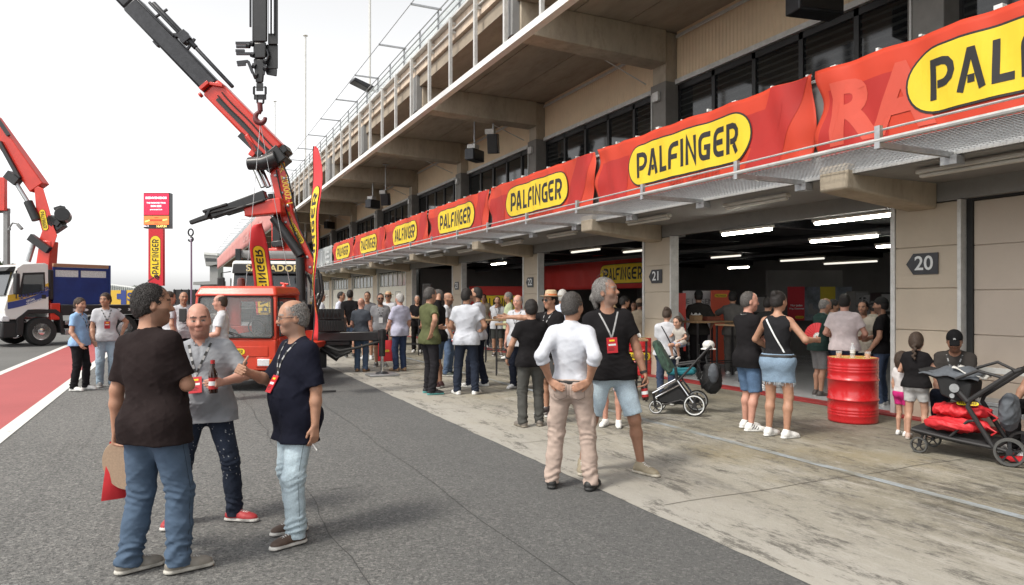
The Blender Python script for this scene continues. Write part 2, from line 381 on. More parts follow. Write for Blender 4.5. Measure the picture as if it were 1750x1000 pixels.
# crack lines in the asphalt
M['tar'] = mat('tar', (.05, .05, .05), .7, var=.2)
b = MB(); pts = []
for i in range(90):
    y = 2.0 + i * .25; pts.append((.98 + .02 * math.sin(i * .9) + rj.uniform(-.012, .012), y))
ribbon(b, pts, .007, lambda u, v: (u, v, .0005)); o = b.build('lane_seam', M['tar'], fix=False); o['kind'] = 'structure'
b = MB(); ribbon(b, [(2.05 + .015 * math.sin(i * .7) + rj.uniform(-.008, .008), 3.0 + i * .3) for i in range(70)], .006, lambda u, v: (u, v, .0005)); o = b.build('lane_seam', M['tar'], fix=False); o['kind'] = 'structure'
for yy in (2.2, 4.55, 7.2, 9.9, 13.4, 18, 24): b = MB(); ribbon(b, [(3.5 + i * .25, yy + .012 * math.sin(i * 1.1) + rj.uniform(-.006, .006)) for i in range(23)], .008, lambda u, v: (u, v, .0045)); o = b.build('pavement_joint', mat('joint_filler', (.12, .11, .09), .9, var=.3, vscale=3), fix=False); o['kind'] = 'structure'

# ------------------------------------------------------------------ pit building
def panel_mat(name, c, **k): M[name] = mat(name, c, **k)
panel_mat('pillar_panel', (.49, .42, .33), rough=.75, var=.06, vscale=2, bump=.15, bscale=160, dirt=.08)
panel_mat('cream_door', (.70, .67, .58), rough=.6, var=.05, vscale=1.5, dirt=.08)
panel_mat('beige_door', (.50, .425, .35), rough=.65, var=.05, vscale=1.5, bump=.12, bscale=200, dirt=.05)
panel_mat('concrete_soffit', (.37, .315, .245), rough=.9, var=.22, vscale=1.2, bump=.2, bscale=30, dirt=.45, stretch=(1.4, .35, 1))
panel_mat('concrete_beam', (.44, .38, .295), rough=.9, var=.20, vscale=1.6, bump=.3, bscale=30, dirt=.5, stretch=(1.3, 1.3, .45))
panel_mat('concrete_grey', (.27, .27, .265), rough=.85, var=.10, vscale=2, bump=.15, bscale=50, dirt=.2)
panel_mat('grey_column', (.19, .18, .165), rough=.7, var=.15, vscale=3, dirt=.2)
panel_mat('rusty_band', (.64, .53, .42), rough=.9, var=.22, vscale=2.2, bump=.3, bscale=20, dirt=.6, stretch=(1, 1.5, .6))
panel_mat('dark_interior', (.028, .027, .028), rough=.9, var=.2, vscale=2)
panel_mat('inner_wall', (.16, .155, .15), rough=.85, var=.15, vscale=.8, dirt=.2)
M['win_glass'] = glass_mat('dark_window_glass', (.018, .02, .022), .06, 1.0, .6)
_t = M['win_glass'].node_tree; _w = _t.nodes.new('ShaderNodeTexWave'); _w.bands_direction = 'Z'; _w.inputs['Scale'].default_value = 2.6; _w.inputs['Distortion'].default_value = 0; _w.inputs['Detail'].default_value = 1      # slatted blinds behind the panes
_c = _t.nodes.new('ShaderNodeTexCoord'); _t.links.new(_c.outputs['Object'], _w.inputs['Vector']); _r = _t.nodes.new('ShaderNodeValToRGB'); _r.color_ramp.elements[0].color = (.010, .011, .012, 1); _r.color_ramp.elements[1].color = (.030, .031, .030, 1); _r.color_ramp.elements[0].position = .45; _t.links.new(_w.outputs['Fac'], _r.inputs[0]); _t.links.new(_r.outputs[0], _t.nodes['Principled BSDF'].inputs['Base Color'])
M['door_glass'] = glass_mat('door_window_glass', (.22, .24, .23), .12, 1.0, .9)
M['win_frame'] = mat('window_frame_black', (.016, .016, .017), .4, var=.2)
def ribbed(name, c):
    m = mat(name, c, .75, var=.07, vscale=1.2, dirt=.12); t = m.node_tree; b_ = t.nodes['Principled BSDF']
    tc = t.nodes.new('ShaderNodeTexCoord'); wv = t.nodes.new('ShaderNodeTexWave'); wv.bands_direction = 'Y'; wv.inputs['Scale'].default_value = 3.2; wv.inputs['Distortion'].default_value = .1
    t.links.new(tc.outputs['Object'], wv.inputs['Vector']); bp = t.nodes.new('ShaderNodeBump'); bp.inputs['Distance'].default_value = .02; bp.inputs['Strength'].default_value = .5
    t.links.new(wv.outputs['Fac'], bp.inputs['Height']); t.links.new(bp.outputs[0], b_.inputs['Normal']); M[name] = m
ribbed('ribbed_cream', (.74, .585, .40))
BAY, Y0 = 5.95, 6.75          # pitch of the bays; far edge of the pillar that carries number 20
YEND = 123.0
def yk(k): return Y0 + BAY * k
pit = empty('pit_building', (9.2, 6, 0), 0, 'long concrete pit building with open garages, cantilevered balcony roof and grey columns', 'building')
pit.location = (0, 0, 0)
K0, K1 = -3, 19
for k in range(K0, K1 + 1):
    ya, yb = yk(k) - .95, yk(k)
    # pillar of stacked panels, metal edge strip
    b = MB(); z = .02
    for i, h in enumerate((.64, .565, .575, .565, .575)):
        b.box(9.2, 9.36, ya, yb - .07, z, z + h - .010); z += h
    b.box(9.225, 9.35, ya + .01, yb - .08, .02, z)
    b.build('pillar', M['pillar_panel'], pit, bevel=.006)
    b = MB(); b.box(9.185, 9.38, yb - .066, yb, .02, 2.95); b.box(9.185, 9.38, ya - .05, ya - .003, .02, 2.95); b.build('door_jamb', M['offwhite'], pit)
    b = MB(); b.box(9.21, 9.6, ya, yb, 2.952, 3.2); b.build('pillar_head', M['concrete_grey'], pit)
    # lower cantilever beam under the slab
    yc = yk(k) - .47
    b = MB(); b.hexa([(7.46, yc - .21, 3.02), (9.2, yc - .21, 2.86), (9.2, yc + .21, 2.86), (7.46, yc + .21, 3.02), (7.46, yc - .21, 3.34), (9.2, yc - .21, 3.34), (9.2, yc + .21, 3.34), (7.46, yc + .21, 3.34)])
    b.build('bracket_beam', M['concrete_beam'], pit, bevel=.03)
    # upper column: dark painted foot, pale head
    b = MB(); b.box(9.25, 9.75, yc - .26, yc + .26, 3.5, 6.25); b.build('column', M['grey_column'], pit, bevel=.015)
    b = MB(); b.box(9.28, 9.75, yc - .22, yc + .22, 6.25, 7.3); b.build('column_head', M['concrete_beam'], pit, bevel=.015)
    if k < 9:      # cable conduit and junction box beside the column
        b = MB(); b.tube([(9.235, yc + .20, 3.6), (9.235, yc + .20, 6.05), (9.24, yc + .30, 6.10)], .014, 6); b.tube([(9.47, yc + .34, 6.35), (9.47, yc + .34, 7.16), (9.47, yc + BAY - .34, 7.16)], .016, 6); b.tube([(9.15, yc + .285, 6.30), (7.9, yc + .285, 6.75), (7.9, yc + .285, 7.2)], .012, 6); b.build('conduit', M['offwhite'], pit, smooth=True)
        b = MB(); b.box(9.17, 9.247, yc - .10, yc + .10, 5.86, 6.06); b.build('junction_box', M['offwhite'], pit, bevel=.01)
    # upper cantilever beam
    b = MB(); b.hexa([(5.86, yc - .26, 6.72), (9.28, yc - .26, 6.62), (9.28, yc + .26, 6.62), (5.86, yc + .26, 6.72), (5.86, yc - .26, 7.32), (9.28, yc - .26, 7.32), (9.28, yc + .26, 7.32), (5.86, yc + .26, 7.32)])
    b.build('roof_beam', M['concrete_beam'], pit, bevel=.02)
    b = MB(); b.box(5.70, 5.86, yc - .22, yc + .22, 6.66, 7.6); b.build('beam_end_plate', M['concrete_grey'], pit, bevel=.01)
    if k == K1: continue
    y1, y2 = yb, yk(k + 1) - .95
    # upper storey: ribbed cream wall over dark glazing
    u1, u2 = yc + .26, yc + BAY - .26
    b = MB(); b.box(9.55, 9.9, u1, u2, 6.3, 7.32); b.build('upper_wall', M['ribbed_cream'], pit)
    b = MB(); b.box(9.50, 9.62, u1, u2, 6.20, 6.30); b.box(9.515, 9.56, u1, u2, 7.18, 7.24); b.build('window_head', M['offwhite'], pit)
    if k < 14:
        wn = MB(); n = 5
        for i in range(n + 1):
            yy = u1 + (u2 - u1) * i / n; wn.box(9.58, 9.66, max(u1, yy - .045), min(u2, yy + .045), 3.5, 6.2)
        wn.box(9.58, 9.655, u1, u2, 6.08, 6.2); wn.box(9.585, 9.652, u1, u2, 3.5, 3.62)
        fr = wn.build('window', M['win_frame'], pit)
        b = MB(); b.box(9.62, 9.64, u1, u2, 3.55, 6.15); b.build('pane', M['win_glass'], fr)
    else:
        b = MB(); b.box(9.6, 9.66, u1, u2, 3.5, 6.2); b.build('window', M['win_glass'], pit)
    # garage door: open in the first bays, closed sectional doors further on
    if k in (0, 1, 2, 3):
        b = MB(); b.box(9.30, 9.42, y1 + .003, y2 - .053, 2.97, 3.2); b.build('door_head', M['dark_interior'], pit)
        b = MB(); b.box(9.205, 9.295, y1 - .0, y2, 2.96, 3.2); b.build('lintel', M['concrete_grey'], pit)
    else:
        far = k > 0
        b = MB(); b.box(9.205, 9.6, y1, y2, 2.96, 3.2); b.build('lintel', M['concrete_grey'], pit)
        b = MB(); z = .03
        hs = (.58, .58, .58, .58, .58) if not far else (.56, .56, .56, .56)
        for h in hs:
            b.box(9.33 if not far else 9.27, 9.40, y1 + .08, y2 - .13, z, z + h - .008); z += h
        b.box(9.35 if not far else 9.29, 9.39, y1 + .08, y2 - .13, .03, z - .01)
        d = b.build('sectional_door', M['beige_door'] if not far else M['cream_door'], pit, bevel=.006)
        b = MB(); b.box(9.3, 9.45, y1 + .003, y1 + .08, .02, 2.955); b.box(9.3, 9.45, y2 - .13, y2 - .053, .02, 2.955); b.box(9.3, 9.45, y1 + .08, y2 - .13, 2.93, 2.955); b.build('seal', M['rubber'], d)
        if far:
            b = MB(); b.box(9.30, 9.33, y1 + .08, y2 - .13, 2.28, 2.92); b.build('pane', M['door_glass'], d)
            b = MB()
            for i in range(7):
                yy = y1 + .08 + (y2 - y1 - .21) * i / 6; b.box(9.275, 9.32, yy - .03, yy + .03, 2.28, 2.92)
            b.build('glazing_bar', M['cream_door'], d)
            if k < 9:
                b = MB(); yy = y1 + 1.0
                b.box(9.262, 9.27, yy, yy + .03, .1, 2.0); b.box(9.262, 9.27, yy + .87, yy + .9, .1, 2.0); b.box(9.262, 9.27, yy + .03, yy + .87, 1.97, 2.0); b.build('wicket_frame', M['grey'], d)
yA, yB = yk(K0) - .95, yk(K1)
def long_part(name, m, boxes, parent=pit, bevel=0):
    b = MB()
    for q in boxes: b.box(*q)
    return b.build(name, M[m], parent, bevel=bevel)
long_part('balcony_slab', 'concrete_grey', [(7.6, 10, yA, yB, 3.2, 3.5)])
long_part('balcony_parapet', 'concrete_grey', [(7.62, 7.74, yA, yB, 3.5, 4.5)])
long_part('parapet_cap', 'offwhite', [(7.58, 7.78, yA, yB, 4.5, 4.54)])
x = 5.80
for i, wd in enumerate((1.25, 1.25, 1.3)):
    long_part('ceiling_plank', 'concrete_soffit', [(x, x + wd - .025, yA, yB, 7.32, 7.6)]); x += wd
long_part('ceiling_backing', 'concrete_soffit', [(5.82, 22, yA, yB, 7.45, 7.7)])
long_part('roof_fascia', 'rusty_band', [(5.72, 5.86, yA, yB, 7.62, 8.04)])
long_part('roof_fascia_shelf', 'offwhite', [(5.60, 5.9, yA, yB, 8.045, 8.09), (5.66, 5.72, yA, yB, 7.80, 7.83)])
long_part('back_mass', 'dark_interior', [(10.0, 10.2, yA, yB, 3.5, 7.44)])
long_part('fascia_rail', 'white', [(5.55, 5.70, yA, yB, 6.36, 6.40), (5.55, 5.575, yA, yB, 6.40, 6.49), (5.585, 5.60, yA, yB, 6.43, 6.52)])
posts = MB(); brk = MB()
i = 0; y = yA + .35; NP = 0
pproto = MB().box(5.56, 5.63, -.035, .035, 6.40, 8.06).build('frame_post', M['offwhite'], pit)
bproto = MB().box(5.63, 5.72, -.02, .02, 7.72, 7.77).box(5.63, 5.72, -.02, .02, 7.92, 7.97).build('bracket', M['offwhite'], pproto)
while y < 48:
    if NP == 0: c = pproto
    else: c = copy_tree(pproto, pit)
    c.location.y = y; y += BAY / 4; NP += 1
# railing on the roof edge
rail = MB()
for z in (8.25, 8.42, 8.6, 8.78, 8.95): rail.box(5.92, 5.945, yA, yB, z - .012, z + .012)
rail.build('roof_railing', M['galv'], pit)
rp = MB().box(5.94, 5.98, -.02, .02, 8.04, 9.0).build('railing_post', M['galv'], pit)
y = yA + .5; first = True
while y < 122:
    c = rp if first else rp.copy()
    if not first: COL.objects.link(c)
    first = False; c.location.y = y; y += 1.5
op = MB().box(5.18, 6.0, -.022, .022, 8.94, 8.985).build('outrigger_bar', M['galv'], pit); y = 16.8 - 3.07 * 6; first = True
while y < 122:
    c = op if first else op.copy()
    if not first: COL.objects.link(c)
    first = False; c.location.y = y; y += 3.07
MB().tube([(5.2, yA, 8.975), (5.2, yB, 8.975)], .012, 5).build('safety_cable', M['galv'], pit)
# roof glass balustrade
M['pale_glass'] = glass_mat('balustrade_glass', (.75, .82, .80), .1, .35)
MB().box(6.0, 6.01, yA, yB, 8.15, 8.9).build('balustrade_glass', M['pale_glass'], pit)
# garage interior
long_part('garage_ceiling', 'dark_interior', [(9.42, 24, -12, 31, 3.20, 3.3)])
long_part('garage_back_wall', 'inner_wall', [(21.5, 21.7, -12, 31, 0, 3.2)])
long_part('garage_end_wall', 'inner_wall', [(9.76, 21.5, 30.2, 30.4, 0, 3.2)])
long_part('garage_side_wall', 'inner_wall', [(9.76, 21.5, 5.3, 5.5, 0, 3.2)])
long_part('building_back', 'concrete_grey', [(24, 24.3, yA, yB, 0, 7.5)])
# ceiling beams and ducts inside
for i in range(9): b = MB(); b.box(9.6, 21, 7 + i * 2.9, 7.14 + i * 2.9, 3.02, 3.19); b.build('ceiling_beam', M['darkmetal'], pit)
for xx, rr_ in ((12, .09), (15.2, .06)): b = MB(); b.tube([(xx, 6, 2.92), (xx, 29, 2.92)], rr_, 10); b.build('ceiling_duct', M['darkmetal'], pit)
# steel mesh canopy below the banners, one panel per pair of brackets
cm = MB()
for i in range(19):
    xx = 6.42 + i * .0635; cm.box(xx - .0035, xx + .0035, 0, BAY - .01, 3.245, 3.250)
for j in range(94):
    yy = .02 + j * .0632; cm.box(6.39, 7.58, yy - .003, yy + .003, 3.251, 3.255)
cm = cm.build('canopy_mesh', M['galv'], pit)
cf = MB(); cf.tube([(6.39, 0, 3.25), (6.39, BAY - .005, 3.25)], .026, 8); cf.tube([(6.42, 0, 3.36), (6.42, BAY - .005, 3.36)], .012, 6); cf.box(7.56, 7.6, 0, BAY - .005, 3.21, 3.27)
cf = cf.build('canopy_rail', mat('rail_grey', (.50, .50, .49), .45, .3, var=.15, vscale=6, dirt=.2), pit)
cb = MB(); cb.hexa([(6.38, -.025, 3.18), (7.58, -.025, 3.18), (7.58, .025, 3.18), (6.38, .025, 3.18), (6.38, -.025, 3.235), (7.58, -.025, 3.235), (7.58, .025, 3.235), (6.38, .025, 3.235)]); cb.box(6.37, 6.42, -.03, .03, 3.17, 3.40); cb.box(7.5, 7.64, -.09, .09, 3.10, 3.195)
cb = cb.build('canopy_bracket', M['galv'], pit)
for k in range(-2, 19):
    for q, offs in ((cm, (0,)), (cf, (0,)), (cb, (.55, 2.55, 4.5))):
        for oi, of in enumerate(offs):
            first = k == -2 and oi == 0
            c = q if first else q.copy()
            if not first: COL.objects.link(c)
            c.location.y = yk(k) - .47 + of
# banner facade on the far part of the roof edge
M['banner_pink'] = mat('faded_banner', (.55, .24, .22), .75, var=.15, vscale=.4)
def wave(u, v, seed=0):
    return .012 * math.sin(u * 3.1 + seed) + .010 * math.sin(u * 7.3 + v * 3 + seed * 2) + .006 * math.sin(u * 15 + v * 5 + seed * 3)
far = MB(); far.grid(60, 4, lambda a, c: (5.5 - .03 * math.sin(a * 90), 40.5 + a * 80, 6.38 + c * 1.68))
o = far.build('banner', M['banner_pink'], None, fix=False, smooth=True); tag(o, 'very long faded red banner along the far roof edge of the building', 'banner')
md = o.modifiers.new('thickness', 'SOLIDIFY'); md.thickness = .01
t = text('Circuit de Barcelona', 1.0, mat('faded_white', (.60, .36, .34), .7), o, frame((5.43, 62, 7.2), (0, -1, 0), (0, 0, 1)), 'lettering', .01, 2.0)

# ------------------------------------------------------------------ banners on the balcony
M['banner_red'] = mat('banner_cloth_red', (.60, .046, .014), .62, var=.05, vscale=1.2, bump=.08, bscale=300, sheen=.0)
def wrinkle(m):
    t = m.node_tree; b_ = t.nodes['Principled BSDF']; tc = t.nodes.new('ShaderNodeTexCoord'); n = t.nodes.new('ShaderNodeTexNoise'); n.noise_type = 'RIDGED_MULTIFRACTAL'; n.inputs['Scale'].default_value = 1.6; n.inputs['Detail'].default_value = 4; n.inputs['Distortion'].default_value = .8
    t.links.new(tc.outputs['Object'], n.inputs['Vector']); bp = t.nodes.new('ShaderNodeBump'); bp.inputs['Strength'].default_value = .3; bp.inputs['Distance'].default_value = .04; t.links.new(n.outputs['Fac'], bp.inputs['Height']); t.links.new(bp.outputs[0], b_.inputs['Normal'])
for _m in ('banner_red', 'yellow'): wrinkle(M[_m])
M['banner_deep'] = mat('banner_cloth_deep_red', (.46, .020, .014), .62, var=.05)
M['banner_ghost'] = mat('banner_ghost_print', (.64, .085, .050), .62, var=.05)
M['banner_grey'] = mat('banner_grey', (.34, .36, .36), .7, var=.06)
XB = 7.52
edges = [38.2, 33.2, 27.65, 22.25, 17.2, 11.87, 6.55, .9, -4.6]
zt, zb = 4.60, 3.47   # top and foot of the cloth
blab = ['red banner farthest along the balcony, next to the grey one', 'sixth red banner along the balcony, second from the grey banner', 'red banner hung above the fourth open garage, third from the grey banner',
        'red banner hung over the pillar marked 23, fourth from the grey banner', 'red balcony banner hung above the garage left of pillar 22', 'broad red balcony banner right above the garage between pillars 22 and 21, at the bulging cloth edge',
        'largest red balcony banner, cut by the right edge of the picture, ghost letters RA', 'red banner beyond the right edge']
blab[5] = 'red balcony banner hung over the mesh canopy above pillar 21, whole yellow pill large'
blab[3] = 'red balcony banner fourth from the grey one'
blab[4] = 'red balcony banner hung above the garage left of pillar 21, third largest'
for i in range(7):
    ya, yb = edges[i], edges[i + 1]; W = ya - yb - .10; H = zt - zb; sd = i * 1.7
    bn = empty('banner', (XB, ya, zb), 0, blab[i], 'banner', 'red banners along the balcony')
    def fn(u, v, w_, W=W, sd=sd, H=H):       # u from centre, v from centre, w outward
        uu = u + W / 2; e = max(0, 1 - min(uu, W - uu) / .55); e2 = max(0, 1 - min(uu, W - uu) / 1.3)
        w0 = wave(u, v, sd) + .03 * e * math.sin(v * 9 + sd) + .022 * e2 * math.sin(uu * 9 + v * 3.2 + sd) * (1 if i % 2 else .7)
        sag = -.022 * math.sin(math.pi * ((uu * 1.1) % 1)) * max(0, v / H + .3)
        pin = (.05 * e * e * math.sin(v * 7 + sd)) * (1 if uu > W / 2 else -1)
        return Vector((-w_ - w0 - .035, -uu - .05 - pin, v + H / 2 + sag))
    g = MB(); g.grid(110, 18, lambda a, c: fn((a - .5) * W, (c - .5) * H, 0)); cl = g.build('cloth', M['banner_red'], bn, fix=False, smooth=True)
    q = cl.modifiers.new('thickness', 'SOLIDIFY'); q.thickness = .003; q.offset = 1
    g = MB()      # darker printed facets in the cloth design
    def tri(u0, u1, v0, v1, sl):
        g.grid(30, 14, lambda a, c: fn(u0 + (u1 - u0) * a + sl * c, v0 + (v1 - v0) * c, .008))
    tri(-W / 2 + .02, -W / 2 + .95, -H / 2 + .01, H / 2 - .30, .12); tri(W / 2 - 1.25, W / 2 - .62, -H / 2 + .01, H / 2 - .01, .55) if i != 6 else None
    g.build('print', M['banner_deep'], cl, fix=False, smooth=True)
    if i in (4, 5, 6):
        s = MB()
        def ghost(word, u0, v0, hh, kx):
            sp = .15; x = 0
            for c in word:
                for st in GLY[c][1]: ribbon(s, st, LW * 1.45, lambda u, v, x=x: fn(u0 + (x + u) * hh * kx, v0 + v * hh, .0075))
                x += GLY[c][0] + sp
        GLY['C'] = (.66, [[(.66, .905), (.34, .905)] + arc(.34, .66, .245, 90, 180)[1:] + [(.095, .34)] + arc(.34, .34, .245, 180, 270)[1:] + [(.66, .095)]])
        if i == 6:
            for wd_, uu_ in (('RA', -W / 2 + .82), ('CC', 1.75)):
                t_ = text(wd_, 1.05, 'banner_ghost', cl, Matrix.Identity(4), 'ghost_print', .045, 1.0, ext=0)
                bm = bmesh.new(); bm.from_mesh(t_.data); bmesh.ops.subdivide_edges(bm, edges=[e for e in bm.edges if e.calc_length() > .12], cuts=3, use_grid_fill=True); bm.to_mesh(t_.data); bm.free()
                for vv in t_.data.vertices: vv.co = fn(vv.co.x + uu_, vv.co.y - .10, .013)
        if i == 5:
            g2 = MB(); g2.grid(24, 14, lambda a, c: fn(W / 2 - .95 + .46 * math.cos(math.pi + a * math.pi) * c, .30 + .52 * math.sin(math.pi + a * math.pi) * c, .010)); g2.build('print', M['banner_deep'], cl, fix=False, smooth=True)
        if s.v: s.build('ghost_print', M['banner_ghost'], cl, fix=False, smooth=True)
        if i in (4, 5):
            t_ = text('Barcelona', .26, 'banner_ghost', cl, Matrix.Identity(4), 'ghost_print', .004, 1.15)
            for vv in t_.data.vertices: vv.co = fn(vv.co.x + .25, vv.co.y - .40, .013)
    cw = .0 if i != 6 else -.02
    logo(cl, 3.10, .76, lambda u, v, w_: fn(u + cw, v + .02, w_ + .017))
    # cable ties / clips along the top edge
    for j in range(9):
        c_ = MB()
        yy = -.15 - j * (W / 8.4) + rj.uniform(-.1, .1); c_.box(-.03, .05, yy - .015 - .05 * (j % 3 == 0), yy + .02, H - .01, H + .012 + .02 * (j % 2))
        c_.build('clip', M['white'], bn)
gb = empty('banner', (XB, 46.5, zb), 0, 'pale grey banner with a round white emblem beside the last red banner', 'banner')
g = MB(); g.grid(30, 6, lambda a, c: (-.04 - wave(a * 8, c, 2), -a * 8.1, c * 1.1)); c_ = g.build('cloth', M['banner_grey'], gb, fix=False, smooth=True); c_.modifiers.new('thickness', 'SOLIDIFY').thickness = .004
M['bwhite'] = mat('banner_white', (.7, .72, .72), .6, var=.05)
g = MB()
for a0 in (0, 180): ribbon(g, [(-5.2 + .42 * math.cos(R(a)), .52 + .42 * math.sin(R(a))) for a in range(a0, a0 + 181, 15)], .06, lambda u, v: (-.085, u, v))
ribbon(g, [(-5.2, .2), (-5.2, .84)], .14, lambda u, v: (-.088, u, v)); g.build('emblem', M['bwhite'], c_, fix=False)
for j, s_ in enumerate(('Circuit de', 'Barcelona', 'Catalunya')): text(s_, .24, 'bwhite', c_, frame((-.09, -6.9, .8 - j * .28), (0, -1, 0), (0, 0, 1)), 'lettering', .004, 1.1)

# ------------------------------------------------------------------ number signs on the pillars
for k, num in ((0, '20'), (1, '21'), (2, '22'), (3, '23')):
    yc = yk(k) - .50
    sg = empty('number_sign', (9.19, yc, 2.13), 0, f'dark arrow sign with the number {num} on a beige garage pillar', 'sign', 'garage number signs')
    b = MB(); h = .145; b.prism([(.255, 0), (.15, h), (-.20, h), (-.20, -h), (.15, -h)], 0, .012, lambda u, v, a: (-a, u, v)); b.build('plate', M['darkmetal'], sg)
    text(num, .27, 'bwhite', sg, frame((-.013, 0, 0), (0, -1, 0), (0, 0, 1)), 'numerals', .004, 1.0)

# ------------------------------------------------------------------ lamps and speakers on the building
M['lamp_white'] = mat('lamp_housing', (.56, .54, .49), .4, var=.08, dirt=.15)
M['tube_on'] = mat('lit_tube', (1.0, .96, .86), .4, var=0, emit=14)
M['tube_far'] = mat('lit_tube_dim', (1.0, .96, .86), .4, var=0, emit=.5)
def batten(loc, along=(0, 1, 0), L_=1.3, label=None, lit=None, name='batten_lamp', group='tube lamps under the balcony slab', dia=.055):
    o = empty(name, loc, 0, label, 'lamp', group); a = Vector(along)
    b = MB(); b.beam(-a * L_ / 2, a * L_ / 2, .11, .05); b.build('housing', M['lamp_white'], o, bevel=.012)
    b = MB(); z = Vector((0, 0, -.05)); b.beam(-a * (L_ / 2 - .03) + z, a * (L_ / 2 - .03) + z, .075, .045); b.build('diffuser', lit or M['lamp_white'], o, bevel=.02)
    return o
for k in range(0, 8):
    for j, yy in enumerate((1.6, 4.3)):
        batten((7.9, yk(k - 1) + yy - .3, 3.145), label=('unlit tube lamp under the balcony slab %s' % ['before the beige door', 'between pillars 21 and 20', 'between pillars 22 and 21', 'between pillars 23 and 22', 'left of pillar 23', 'at the first cream door', 'at the second cream door', 'at the third cream door'][k]) + (', nearer end', ', farther end')[j])
lights = [(1275, 392, 12.6, 1.25, 1), (1462, 369, 11.0, 1.6, 1), (1440, 404, 13.0, 1.5, 1), (1530, 416, 14.5, .9, 1), (852, 443, 26, 1.3, 1), (1240, 436, 21, 1.3, 0), (1370, 441, 20, 1.6, 0), (1452, 446, 20, 1.8, 0), (1090, 422, 19, 1.4, 0), (975, 447, 24, 1.3, 0), (1000, 424, 19, 1.5, 0), (1262, 455, 24, 1.0, 1)]
for n_, (px, py, Z, L_, on) in enumerate(lights):
    p = at(px, py, Z); p.z = min(p.z, 3.0)
    batten(p, L_=L_, lit=M['tube_on'] if on else M['tube_far'], name='ceiling_lamp', group='tube lamps inside the garages',
           label=['lit tube lamp inside the garage right of pillar 21, nearest to the pillar', 'lit tube lamp touching pillar 20 at the garage door head, nearest', 'bright tube lamp just below the nearest lit tube beside pillar 20', 'short lit tube end peeking out left of pillar 20', 'single lit tube lamp in the garage left of pillar 22', 'dim tube lamp above the inner red banner, right of pillar 21', 'dim tube lamp deep in the garage left of pillar 20', 'dim tube lamp deepest in the garage, closest to pillar 20', 'dim tube lamp in the garage just left of pillar 21', 'dim tube lamp low in the garage right of pillar 22', 'pale tube lamp at the door head between pillars 22 and 21', 'small lit tube beside the right end of the inner red banner'][n_])
def hung_box(px, py, Z, wd, hg, top, yaw, label, name='hanging_speaker', tilt=0):
    p = at(px, py, Z); o = empty(name, p, 0, label, 'speaker' if 'speaker' in name else 'screen', 'devices hung from the balcony roof')
    b = MB(); b.box(-wd / 2, wd / 2, -.16, .16, -hg / 2, hg / 2); q = b.build('cabinet', M['darkmetal'], o, bevel=.02); q.rotation_euler = (tilt, 0, yaw)
    b = MB(); b.box(-wd / 2 + .04, wd / 2 - .04, -.172, -.162, -hg / 2 + .04, hg / 2 - .04); g2 = b.build('grille', M['black'], q)
    b = MB(); b.tube([(0, 0, hg / 2 - .03), (0, 0, top - p.z)], .025, 8); b.box(-.12, .12, -.12, .12, top - p.z - .02, top - p.z); b.build('drop_pole', M['galv'], o)
    b = MB(); b.box(-.2, .05, -.14, .14, hg / 2, hg / 2 + .14); b.build('bracket_box', M['offwhite'], q)
hung_box(811, 266, 21.3, .62, .34, 7.3, R(35), 'dark flat speaker box hung on a pole before the third upper column')
hung_box(843, 246, 20.0, .30, .55, 7.3, R(-35), 'tilted black speaker hung on a long pole above the balcony windows', tilt=R(12))
hung_box(637, 349, 30.5, .62, .36, 7.3, R(35), 'small dark box hung far along the balcony roof beside the tilted small speaker')
hung_box(659, 341, 29.5, .34, .5, 7.3, R(-35), 'small tilted speaker hung far along the balcony roof', tilt=R(12))
hung_box(563, 385, 46, .7, .45, 7.3, R(35), 'farthest small speaker box hung under the balcony roof')
hung_box(1392, -2, 10.4, .78, .5, 7.3, R(-10), 'black screen housing hung at the top edge above the upper windows', 'hanging_screen')
fl = empty('floodlight', at(622, 146, 24.5), 0, 'grey floodlight on a short arm at the roof edge', 'floodlight')
b = MB(); b.beam((-.42, 0, .12), (.32, .1, -.10), .5, .12, w2=.38, h2=.2); b.build('lamp_head', M['darkmetal'], fl, bevel=.03)
b = MB(); b.tube([(.3, .1, -.08), (.7, .2, -.2), (1.0, .3, -.22)], .04, 8); b.tube([(.62, .17, -.2), (.62, .17, .02), (.95, .2, .1)], .02, 6); b.build('arm', M['galv'], fl)
for px, y0, y1, Z, r, lb in ((522, 62, 235, 48, .06, 'thin pale mast standing behind the roof, left one with a small top disc'), (632, -60, 130, 40, .07, 'tall thin pale mast behind the roof railing, cut by the top edge'), (470, 174, 320, 70, .05, 'short thin faint mast left of the roof, behind the hoist ropes')):
    o = empty('mast', at(px, y1, Z), 0, lb, 'mast', 'thin masts behind the roof'); hgt = (y1 - y0) * Z / F_PX
    MB().tube([(0, 0, -at(px, y1, Z).z), (0, 0, hgt)], [r * 1.2, r], 8).build('pole', M['offwhite'], o); MB().lathe([(.02, 0), (.16, .02), (.16, .06), (.02, .08)], 12, (0, 0, hgt)).build('top_disc', M['offwhite'], o)
